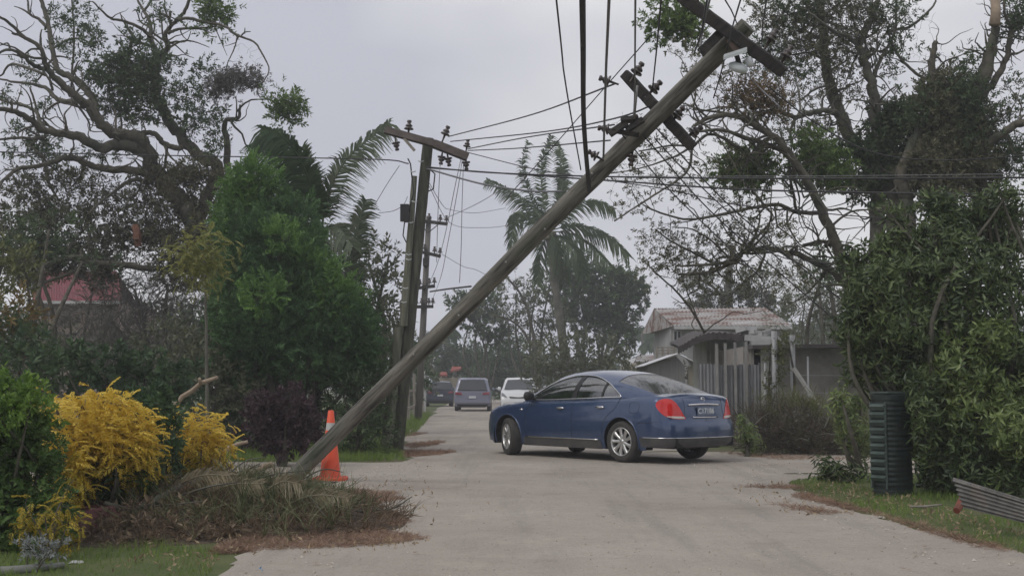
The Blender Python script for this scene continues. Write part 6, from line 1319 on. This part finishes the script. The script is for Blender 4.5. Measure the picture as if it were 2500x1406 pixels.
for c in ((940, 300, 60, 60, 22, 3), (930, 400, 60, 40, 26, 4), (1100, 460, 90, 70, 22, 1), (1150, 520, 60, 90, 22, 1), (1080, 560, 60, 60, 24, 2), (1170, 120, 50, 40, 26, 5), (1190, 60, 40, 60, 20, 5), (1120, 760, 80, 70, 40, 4), (1080, 850, 90, 60, 36, 4), (1180, 800, 50, 80, 20, 3), (700, 130, 120, 90, 20, 0), (770, 260, 70, 80, 18, 0), (680, 260, 60, 60, 14, 1), (650, 60, 90, 50, 16, 1), (1160, 450, 60, 100, 26, 1)): t.clump(*c[:5], leaves=c[5], size=.18, r=.007)
for c in ((1010, 930, 70, 130, 36, 3), (1090, 1050, 90, 90, 40, 4), (1140, 1150, 90, 80, 50, 5)): t.clump(*c[:5], leaves=c[5], size=.2, mi=1)
t.done([M_bark], [L_dark, L_brown])
g = G(); g.tube([P(2428, 62, 24.8), P(2431, 30, 24.8), P(2429, -12, 24.8)], [.105, .10, .09], 9, wob=.1, rng=RNG); tg = g.build('pale_split_wood', M_barkp, t.root)
# trunk and growth behind the sheds
t = Plant('tree', 'grey hazy tree rising behind the rusty roofed house', 'tree', 62, seed=64)
t.limb([(1778, 1005), (1778, 800), (1778, 714), (1783, 650), (1792, 600)], 15, 8)
t.limb([(1778, 740), (1740, 700), (1700, 680)], 6, 3); t.limb([(1780, 720), (1830, 680), (1860, 650)], 6, 3)
for c in ((1700, 690, 40, 24, 30), (1740, 735, 50, 24, 40), (1830, 730, 50, 30, 40), (1860, 690, 40, 40, 30), (1900, 740, 40, 30, 30), (1800, 700, 40, 30, 24), (1730, 750, 60, 15, 20), (1850, 770, 60, 16, 30)): t.clump(*c, leaves=4, size=.4, r=.03)
t.done(M_barkg, [L_farb])
bush('tree', 'brown withered tree behind the concrete house', 'tree', 40, [(1970, 700, 50, 45, 0), (2020, 720, 50, 45, 0), (1990, 760, 60, 35, 0), (1950, 790, 60, 25, 0), (2060, 780, 60, 50, 0), (2100, 740, 50, 60, 0)], [L_farb, L_brown], M_barkg, T_NEEDLE, .6, 34, 65, trunk=.05)
bush('tree', 'dark narrow conifer behind the leaning trunk', 'tree', 36, [(2010, 620, 22, 30, 0), (2010, 660, 40, 36, 0), (2000, 700, 50, 30, 0)], [L_farg], size=.34, dens=44, seed=66, trunk=.12)
bush('tree', 'far leafy growth right of the rusty roof, over the concrete house', 'tree', 60, [(1900, 800, 50, 20, 0), (1960, 810, 60, 20, 0), (2040, 820, 60, 20, 0), (2100, 810, 50, 30, 0)], [L_farb], size=.45, dens=24, seed=67, trunk=.12)

L_brush = leafmat('cut_brush', (.030, .024, .018), (.085, .068, .048), 1.5)
# ================================================================== right hedge and shrubs
T_MIX = T_DROOP + T_SPRIG[:3]
HL = [(2250, 1000, 26, 50, -.9, 0), (2245, 940, 30, 34, -.7, 0), (2255, 1080, 24, 50, -.8, 0), (2095, 660, 22, 20, .3, 0), (2100, 740, 24, 30, .2, 0), (2085, 800, 20, 24, .2, 0), (2180, 575, 30, 20, .3, 0), (2270, 505, 22, 26, .4, 0), (2370, 520, 30, 22, .4, 0), (2460, 600, 34, 30, .4, 0), (2440, 540, 24, 30, .5, 0), (2500, 700, 40, 40, .5, 0), (2150, 640, 50, 40, .3, 0), (2210, 610, 60, 45, .3, 0), (2300, 590, 80, 60, .2, 0), (2330, 530, 45, 40, .3, 0), (2400, 560, 50, 50, .5, 0), (2130, 710, 55, 50, 0, 0), (2220, 690, 80, 70, -.2, 0), (2340, 680, 90, 80, -.2, 0), (2430, 650, 60, 60, .2, 0), (2140, 790, 60, 60, 0, 0), (2240, 790, 90, 70, -.3, 0), (2350, 790, 90, 80, -.3, 0), (2430, 760, 60, 60, 0, 0), (2160, 870, 50, 55, .1, 0), (2130, 920, 30, 30, .3, 1), (2240, 880, 80, 70, -.1, 0),
      (2340, 900, 90, 80, -.5, 1), (2430, 880, 80, 70, -.3, 0), (2490, 880, 60, 80, -.2, 0), (2300, 980, 70, 70, -.4, 0), (2390, 1000, 80, 80, -.7, 1), (2480, 1000, 80, 80, -.6, 1), (2290, 1070, 55, 70, -.4, 0), (2370, 1090, 80, 70, -.7, 0), (2460, 1100, 80, 70, -.8, 0), (2280, 1150, 35, 45, -.4, 0), (2340, 1160, 60, 45, -.7, 0), (2420, 1160, 80, 40, -.9, 0), (2540, 1080, 70, 90, -.9, 0), (2550, 950, 60, 120, -.6, 0), (2420, 830, 50, 40, -.7, 1), (2480, 1050, 50, 60, -1.3, 1)]
rg = np.random.default_rng(19)
for q in range(34):
    a_ = rg.uniform(0, 1); x_, y_ = (rg.uniform(2062, 2100), rg.uniform(600, 930)) if a_ < .45 else (rg.uniform(2100, 2500), 560 - 60 * math.sin((rg.uniform(0, 1)) * pi) + rg.uniform(-40, 30)); HL.append((x_, y_, rg.uniform(9, 20), rg.uniform(9, 22), .3, 0))
bush('hedge', 'tall tangled leafy hedge filling the right side by the cabinet', 'hedge', 14.6, HL, [L_vine, L_vinel], tm=T_MIX, size=.155, dens=620, seed=71, base=2330, up=-.2, trunk=.05, twr=.008, shell=.5)
bush('shrub', 'small yellow green shrub left of the cabinet', 'shrub', 18.5, [(2055, 1000, 28, 30, 0), (2075, 1050, 40, 40, 0), (2050, 960, 14, 20, 0), (2100, 990, 25, 30, .3), (2110, 1080, 40, 45, .2)], [L_vinel], tm=T_DROOP, size=.17, dens=260, seed=72)
bush('brush_pile', 'heap of brown cut brush along the far side of the side road', 'brush', 22.6, [(1850, 1050, 60, 40, 0, 0), (1920, 1040, 70, 45, 0, 0), (1990, 1035, 70, 50, 0, 1), (2050, 1060, 60, 50, 0, 0), (1880, 1085, 90, 25, -.2, 0), (1980, 1085, 90, 30, -.2, 0), (2080, 1090, 70, 30, -.2, 0), (1930, 1000, 60, 25, .3, 1), (1860, 1010, 30, 20, .2, 1), (2140, 1060, 60, 60, 0, 1)], [L_brush, L_olive], tm=T_NEEDLE, size=.26, dens=260, seed=73, twr=.012)
bush('shrub', 'low pale green plant beside the saloon rear bumper', 'shrub', 21.7, [(1815, 1050, 18, 30, 0), (1830, 1080, 24, 24, 0)], [L_vinel], tm=T_DROOP, size=.16, dens=320, seed=74)
bush('shrub', 'climbing yellow green vine on the bare fence posts', 'shrub', 25, [(1905, 850, 16, 30, 0), (1900, 900, 20, 40, 0), (1895, 950, 20, 40, 0), (1925, 835, 24, 14, 0), (1880, 870, 14, 20, 0)], [L_olive], size=.16, dens=220, seed=75)
bush('shrub', 'leafy sprig hanging over the corner of the side road by the cabinet', 'shrub', 15.8, [(2010, 1140, 16, 14, 0), (2050, 1150, 22, 14, 0), (2090, 1160, 22, 14, 0), (2030, 1165, 30, 10, 0)], [L_vine], tm=T_DROOP, size=.16, dens=260, seed=76)
g = G(); rg = np.random.default_rng(6)
for k in range(26):
    a = np.array([rg.uniform(1790, 2120), rg.uniform(1020, 1095)]); b = a + [rg.uniform(-70, 70), rg.uniform(-40, 14)]; D_ = rg.uniform(21.6, 22.6)
    pa, pb = P(*a, D_), P(*b, D_ + .2); pa[2] = max(pa[2], .03); pb[2] = max(pb[2], .03); g.tube(crom(np.array([pa, (pa + pb) / 2 + [0, 0, rg.uniform(0, .08)], pb]), 4), np.linspace(.014, .005, 9), 5)
tag(g.build('brushwood', M_barkg), 'thin bare sticks poking from the brush heap', 'brushwood', kind='stuff')

bush('tree', 'leafy trees continuing the hedge line beyond the right edge of the picture', 'tree', 27, [(2640, 500, 120, 120, 0), (2700, 700, 140, 140, 0), (2600, 850, 100, 120, 1), (2780, 900, 140, 110, 0), (2850, 600, 120, 150, 1)], [L_dark, L_olive], size=.3, dens=44, seed=77, trunk=.12)
bush('shrub', 'bushes closing the side road verge past the right edge', 'shrub', 20, [(2560, 980, 60, 90, 0), (2640, 1000, 80, 80, 0), (2740, 1010, 90, 80, 0), (2850, 1000, 90, 90, 0)], [L_vine], tm=T_MIX, size=.22, dens=120, seed=78)
for nm_, lo_, hi_, sd_ in (('left', -3400, 700, 79), ('right', 1700, 5600, 80)):
    rg = np.random.default_rng(sd_); g = G(); n = 9000; px_ = rg.uniform(lo_, hi_, n); D_ = 118 + rg.uniform(0, 22, n); hh = 5.5 + 2.2 * np.sin(px_ * .011 + sd_) + 1.6 * np.sin(px_ * .037)
    pts = np.stack([(px_ - CX) / F * 118, D_, rg.uniform(.1, 1, n) ** .8 * hh], 1); scatter(g, T_DENSE, pts, rg.standard_normal((n, 3)) + [0, -.3, .5], rg.uniform(.9, 1.7, n), rg)
    tag(g.build('distant_wood', L_farg, smooth=False), 'distant belt of trees closing the view on the ' + nm_, 'wood', kind='stuff')
# ================================================================== near left: hedge, golden shrubs
bush('hedge', 'dark green feathery hedge at the lower left edge', 'hedge', 9.4, [(0, 970, 70, 45, 0, 1), (60, 1000, 55, 50, .1, 1), (20, 940, 50, 24, -.2, 1), (80, 960, 30, 24, -.2, 1), (-10, 1010, 60, 40, -.4, 1), (-40, 1000, 80, 80, 0, 0), (20, 1060, 80, 70, 0, 0), (90, 1080, 45, 60, .1, 0), (-20, 1150, 100, 90, 0, 0), (70, 1160, 70, 70, 0, 0), (120, 1200, 30, 60, .2, 0), (20, 1260, 90, 80, -.1, 0), (100, 1280, 70, 60, -.1, 0), (-40, 1280, 90, 90, 0, 0), (60, 1340, 90, 40, -.1, 0)],
     [L_hedge, L_fresh], tm=T_DENSE, size=.10, dens=1200, seed=81, up=.1, trunk=.02, twr=.005, shell=.6)
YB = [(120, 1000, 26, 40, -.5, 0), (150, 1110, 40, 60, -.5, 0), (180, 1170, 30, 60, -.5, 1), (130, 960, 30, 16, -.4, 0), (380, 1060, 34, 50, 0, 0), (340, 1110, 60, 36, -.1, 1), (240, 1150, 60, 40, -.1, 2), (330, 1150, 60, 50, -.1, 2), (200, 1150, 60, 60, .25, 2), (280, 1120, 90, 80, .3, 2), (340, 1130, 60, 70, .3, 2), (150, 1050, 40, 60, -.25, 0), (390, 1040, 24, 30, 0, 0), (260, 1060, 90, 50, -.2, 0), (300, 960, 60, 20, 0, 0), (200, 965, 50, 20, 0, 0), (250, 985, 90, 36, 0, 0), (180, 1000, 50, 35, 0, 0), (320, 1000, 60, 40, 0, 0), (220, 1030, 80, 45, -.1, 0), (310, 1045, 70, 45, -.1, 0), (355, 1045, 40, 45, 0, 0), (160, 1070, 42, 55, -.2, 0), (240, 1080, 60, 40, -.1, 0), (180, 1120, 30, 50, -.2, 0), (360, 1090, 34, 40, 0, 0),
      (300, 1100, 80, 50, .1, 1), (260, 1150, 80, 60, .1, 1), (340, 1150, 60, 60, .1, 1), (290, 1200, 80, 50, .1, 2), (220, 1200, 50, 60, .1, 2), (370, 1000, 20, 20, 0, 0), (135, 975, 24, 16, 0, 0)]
YB = [(a if a < 300 else a - 34, b + 24, c, d, e, f) for a, b, c, d, e, f in YB]
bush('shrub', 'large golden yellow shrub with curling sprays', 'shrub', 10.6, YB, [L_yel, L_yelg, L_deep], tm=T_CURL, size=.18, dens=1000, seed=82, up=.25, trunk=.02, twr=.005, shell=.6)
bush('shrub', 'smaller golden yellow shrub nearer the leaning pole', 'shrub', 12, [(a - 8, b + 20, c * .88, d * .9, e, f) for a, b, c, d, e, f in [(490, 1015, 66, 34, 0, 0), (430, 1000, 24, 14, 0, 0), (500, 1060, 60, 40, -.15, 0), (550, 1080, 24, 40, 0, 0), (500, 1110, 60, 34, -.1, 1), (445, 1000, 30, 16, 0, 0), (520, 1040, 44, 40, 0, 0), (480, 1050, 50, 40, -.1, 0), (540, 1060, 28, 30, 0, 0), (480, 1100, 50, 40, 0, 1), (530, 1100, 40, 36, 0, 0), (460, 1130, 40, 30, 0, 1)]], [L_yel, L_yelg], tm=T_CURL, size=.17, dens=800, seed=83, up=.25, trunk=.02, twr=.005)
bush('shrub', 'dark green shrub wedged between the two golden shrubs', 'shrub', 12.4, [(385, 990, 45, 40, 0), (405, 1010, 24, 34, -.9), (412, 1060, 22, 50, -1.0), (405, 1110, 26, 40, -.9), (400, 1100, 50, 60, 0), (360, 980, 50, 30, .4), (430, 1120, 50, 40, 0), (390, 1160, 70, 50, .2), (330, 1190, 70, 50, .6)], [L_deep], tm=T_DENSE, size=.13, dens=700, seed=84, trunk=.02, twr=.005)
bush('shrub', 'ochre drooping shrub at the lower left corner', 'shrub', 8.7, [(65, 1240, 14, 30, 0), (70, 1290, 34, 36, 0), (110, 1260, 40, 20, 0), (150, 1240, 26, 30, .1), (160, 1290, 34, 50, .1), (170, 1180, 26, 30, .4)], [L_yelg, L_yel], tm=T_CURL, size=.13, dens=900, seed=85, up=-.5, trunk=.015, twr=.004)
bush('shrub', 'silver grey leaved plant at the foot of the lower left hedge', 'shrub', 8.2, [(75, 1340, 26, 26, 0), (115, 1350, 30, 22, 0), (140, 1340, 14, 16, 0)], [leafmat('silver_leaves', (.10, .11, .105), (.22, .235, .23), 3)], tm=T_SPRIG, size=.06, dens=2200, seed=86, trunk=.01, twr=.003)
g = G(); g.tube(crom(np.array([GP(-120, 1412), GP(0, 1402), GP(70, 1396), GP(155, 1386)]) + [0, 0, .02], 5), [.035] * 6 + [.032] * 6 + [.022] * 4, 9); tag(g.build('log', mat('pale_log', (.16, .165, .15), (.25, .25, .23), scale=6, rough=.9, bump=.4)), 'pale log lying along the bottom left corner', 'log')

# ================================================================== debris pile
def hgt(x, y): return .30 * np.exp(-(((x + 2.75) / .85) ** 2 + ((y - 11.6) / 1.1) ** 2)) + .13 * np.exp(-(((x + 2.0) / .7) ** 2 + ((y - 11.3) / 1.0) ** 2)) + .17 * np.exp(-(((x + 3.1) / .55) ** 2 + ((y - 10.4) / .7) ** 2)) + .07 * np.exp(-(((x + 1.5) / .45) ** 2 + ((y - 10.9) / .8) ** 2)) - .02
gx, gy = np.meshgrid(np.linspace(-4.6, -.9, 90), np.linspace(9.3, 14.2, 100), indexing='ij'); rg = np.random.default_rng(9)
hz_ = hgt(gx, gy) + .012 * rg.standard_normal(gx.shape) * (hgt(gx, gy) > .02); V = np.stack([gx, gy, np.where(hz_ > .004, hz_, -.03)], -1).reshape(-1, 3); i, j = np.meshgrid(np.arange(89), np.arange(99), indexing='ij'); k = i * 100 + j
g = G(); g.add(V, np.stack([k, k + 1, k + 101, k + 100], -1).reshape(-1, 4)); tag(g.build('debris_mound', mat('dug_earth', (.055, .04, .03), (.10, .075, .055), scale=6, rough=1, bump=1, bscale=20)), 'low mound of soil and rotten plant matter at the pole foot', 'mound', kind='stuff')
def pile(name, n, box, tm, size, m, label, seed, d0=(0, 0, .3), ds=.7, up0=0):
    rg = np.random.default_rng(seed); x = rg.uniform(box[0], box[1], n); y = rg.uniform(box[2], box[3], n); h_ = hgt(x, y); kk = h_ > .015; x, y, h_ = x[kk], y[kk], h_[kk]; g = G()
    scatter(g, tm, np.stack([x, y, h_ + up0], 1), np.array(d0) + rg.standard_normal((len(x), 3)) * [ds, ds, ds * .5], size * rg.uniform(.5, 1.3, len(x)), rg); return tag(g.build(name, m, smooth=False), label, 'debris', kind='stuff')
pile('dry_brush', 3000, (-4.4, -1.0, 9.3, 14), T_NEEDLE, .16, leafmat('mound_brush', (.04, .028, .018), (.12, .085, .055), 1.5), 'tangled dry brown brush covering the debris mound', 91, (0, -.2, .25))
pile('dry_brush', 1500, (-3.9, -1.9, 9.4, 13), T_SPRIG, .12, leafmat('pale_dead_leaves', (.05, .038, .025), (.20, .15, .10), 3), 'pale dead leaves mixed through the debris mound', 92, (0, 0, .3))
T_LONG = [tmpl_blade(_r, 7, 1.0, .035, .9, 5) for _ in range(6)]; T_UPR = [tmpl_blade(_r, 4, 1.0, .02, .25, 4) for _ in range(5)]
rg = np.random.default_rng(93); L_blade = leafmat('long_grass_blades', (.028, .040, .015), (.13, .135, .07), 2.5)
for i, (cx, cy, sx_, sy_, n, s_, lb) in enumerate(((-2.05, 11.0, .35, .5, 190, .34, 'uprooted clump of long green grass in the middle of the debris'), (-1.7, 11.2, .16, .35, 90, .30, 'uprooted clump of long grass nearest the cone'), (-2.6, 10.6, .35, .4, 140, .30, 'grey green uprooted grass clump on the left of the debris'), (-2.4, 11.9, .3, .3, 60, .24, 'grass clump on top of the mound behind'))):
    x = rg.normal(cx, sx_, n); y = rg.normal(cy, sy_, n); n_ = n; g = G(); scatter(g, T_LONG, np.stack([x, y, np.maximum(hgt(x, y), 0) * .9], 1), np.stack([rg.normal(-.1, .5, n), rg.normal(-.2, .5, n), np.full(n, .8)], 1), s_ * rg.uniform(.5, 1.15, n), rg); tag(g.build('grass_clump', L_blade, smooth=False), lb, 'grass clump')
for i, (px, py, D_, h_, lb) in enumerate(((577, 1240, 10.6, .42, 'dark upright stalks left of the grass clumps'), (620, 1215, 11.0, .3, 'leaning dark stalks behind the middle grass clump'), (850, 1240, 11.2, .36, 'spiky dark stalks at the right of the debris by the cone'), (895, 1235, 11.4, .28, 'short curved stalks at the right end of the debris'))):
    g = G(); c = P(px, py, D_); c[2] = max(0, float(hgt(c[0], c[1]))) ; n = 7; scatter(g, T_UPR, c + rg.normal(0, .05, (n, 3)) * [1, 1, 0], np.stack([rg.normal(.15, .2, n), rg.normal(0, .2, n), np.ones(n)], 1), h_ * rg.uniform(.7, 1.1, n), rg); tag(g.build('plant_stalks', L_dark, smooth=False), lb, 'stalks')
g = G(); rg = np.random.default_rng(44)
for q in range(60):
    x = rg.normal(-2.6, .75); y = rg.normal(11.2, .8); z = float(hgt(x, y)); a = rg.uniform(-.5, 3.6); l = rg.uniform(.2, .75); p0 = np.array([x, y, max(z, .0) + .01]); e = np.array([math.cos(a), math.sin(a) * .6, rg.uniform(-.02, .35)]) * l
    if z < .03: continue
    g.tube(crom(np.array([p0, p0 + e * .5 + rg.normal(0, .03, 3), p0 + e]), 4), np.linspace(rg.uniform(.006, .016), .004, 9), 5)
tag(g.build('snapped_twigs', M_barkg), 'snapped twigs jutting from the debris mound', 'twigs', kind='stuff')
def stick(name, pts, r, m, label, cat='branch'):
    g = G(); c = crom(np.array([P(*p) for p in pts]), 6); g.tube(c, np.linspace(r[0], r[1], len(c)), 8, wob=.06, rng=rg); return tag(g.build(name, m), label, cat)
stick('fallen_branch', [(255, 1228, 10.2), (320, 1246, 10.2), (362, 1232, 10.3), (430, 1196, 10.7), (500, 1168, 11.2)], (.022, .05), M_barkg, 'grey crooked branch curving over the left of the debris mound')
stick('fallen_branch', [(358, 1152, 12.4), (410, 1158, 12.3), (462, 1166, 12.2)], (.03, .022), M_barkp, 'short pale stick under the smaller golden shrub')
stick('fallen_branch', [(600, 1168, 12.2), (640, 1142, 12.4), (665, 1132, 12.4)], (.03, .03), M_barkp, 'pale cut stem pointing up beside the leaning pole foot')
stick('fallen_branch', [(660, 1292, 10.2), (700, 1297, 10.2), (745, 1300, 10.2)], (.014, .012), M_barkp, 'thin pale stick at the front of the grass debris')
stick('fallen_branch', [(500, 1186, 15), (540, 1110, 15), (575, 1086, 15), (605, 1078, 15)], (.035, .02), M_barkp, 'reddish broken branch end right of the smaller golden shrub')
M_dryf = leafmat('dry_frond', (.09, .075, .045), (.22, .19, .13), 2)
for a, b, lb in (((650, 1196), (735, 1182), 'curved dry frond below the leaning pole foot'), ((430, 1300), (560, 1275), 'dry bent frond at the lower left of the debris'), ((480, 1215), (640, 1180), 'long dry frond across the top of the debris'), ((760, 1290), (900, 1300), 'dry frond at the road side front of the debris'), ((500, 1250), (380, 1300), 'dry frond sloping down to the left lawn'), ((700, 1230), (850, 1215), 'dry frond pointing at the cone'), ((560, 1265), (740, 1285), 'greyish frond along the front of the debris'), ((420, 1190), (560, 1160), 'dry frond under the smaller golden shrub')):
    fr = thing('palm_frond', tuple(P(*a, 10.6)), lb, 'frond'); frond(fr, [(*a, 10.8), ((a[0] + b[0]) / 2, (a[1] + b[1]) / 2 - 14, 10.7), (*b, 10.6)], .22, int(a[0]), 80, (1, 1), .7, .012, .011, M_dryf)
g = G(); wavy(g, P(160, 1262, 9.9), P(172, 1322, 9.7), P(335, 1312, 9.9), P(330, 1236, 10.4), 4, .022, nl=8, bend=.05); wavy(g, P(158, 1258, 9.95), P(200, 1226, 10.4), P(330, 1232, 10.6), P(334, 1240, 10.4), 3, .02, nl=5)
tag(g.build('iron_sheet', mat('dark_red_iron', (.085, .03, .032), (.15, .05, .05), scale=3, rough=.7, c3=(.07, .055, .045), s3=2.5, lo3=.48, hi3=.6)), 'dark red corrugated iron piece half buried left of the debris mound', 'iron sheet')
g = G(); wavy(g, P(205, 1372, 8.6), P(165, 1376, 8.5), P(175, 1368, 8.6), P(200, 1366, 8.7), 1, .004); tag(g.build('flat_stone', M_white, smooth=False), 'small pale green flat scrap in the lower left lawn', 'scrap')
# ------------------------------------------------------------------ the air
g = G(); g.box((0, 84, 19.5), (340, 190, 41)); hz = g.build('haze', None, smooth=False, origin=(0, 0, 0)); hz.data.materials.clear()
m = bpy.data.materials.new('haze_air'); m.use_nodes = True; t = m.node_tree; t.nodes.clear()
pv = N(t, 'ShaderNodeVolumePrincipled', Density=.0021, Anisotropy=.2); pv.inputs['Color'].default_value = (.95, .96, .99, 1)
o = t.nodes.new('ShaderNodeOutputMaterial'); t.links.new(pv.outputs[0], o.inputs['Volume']); hz.data.materials.append(m); tag(hz, kind='stuff')
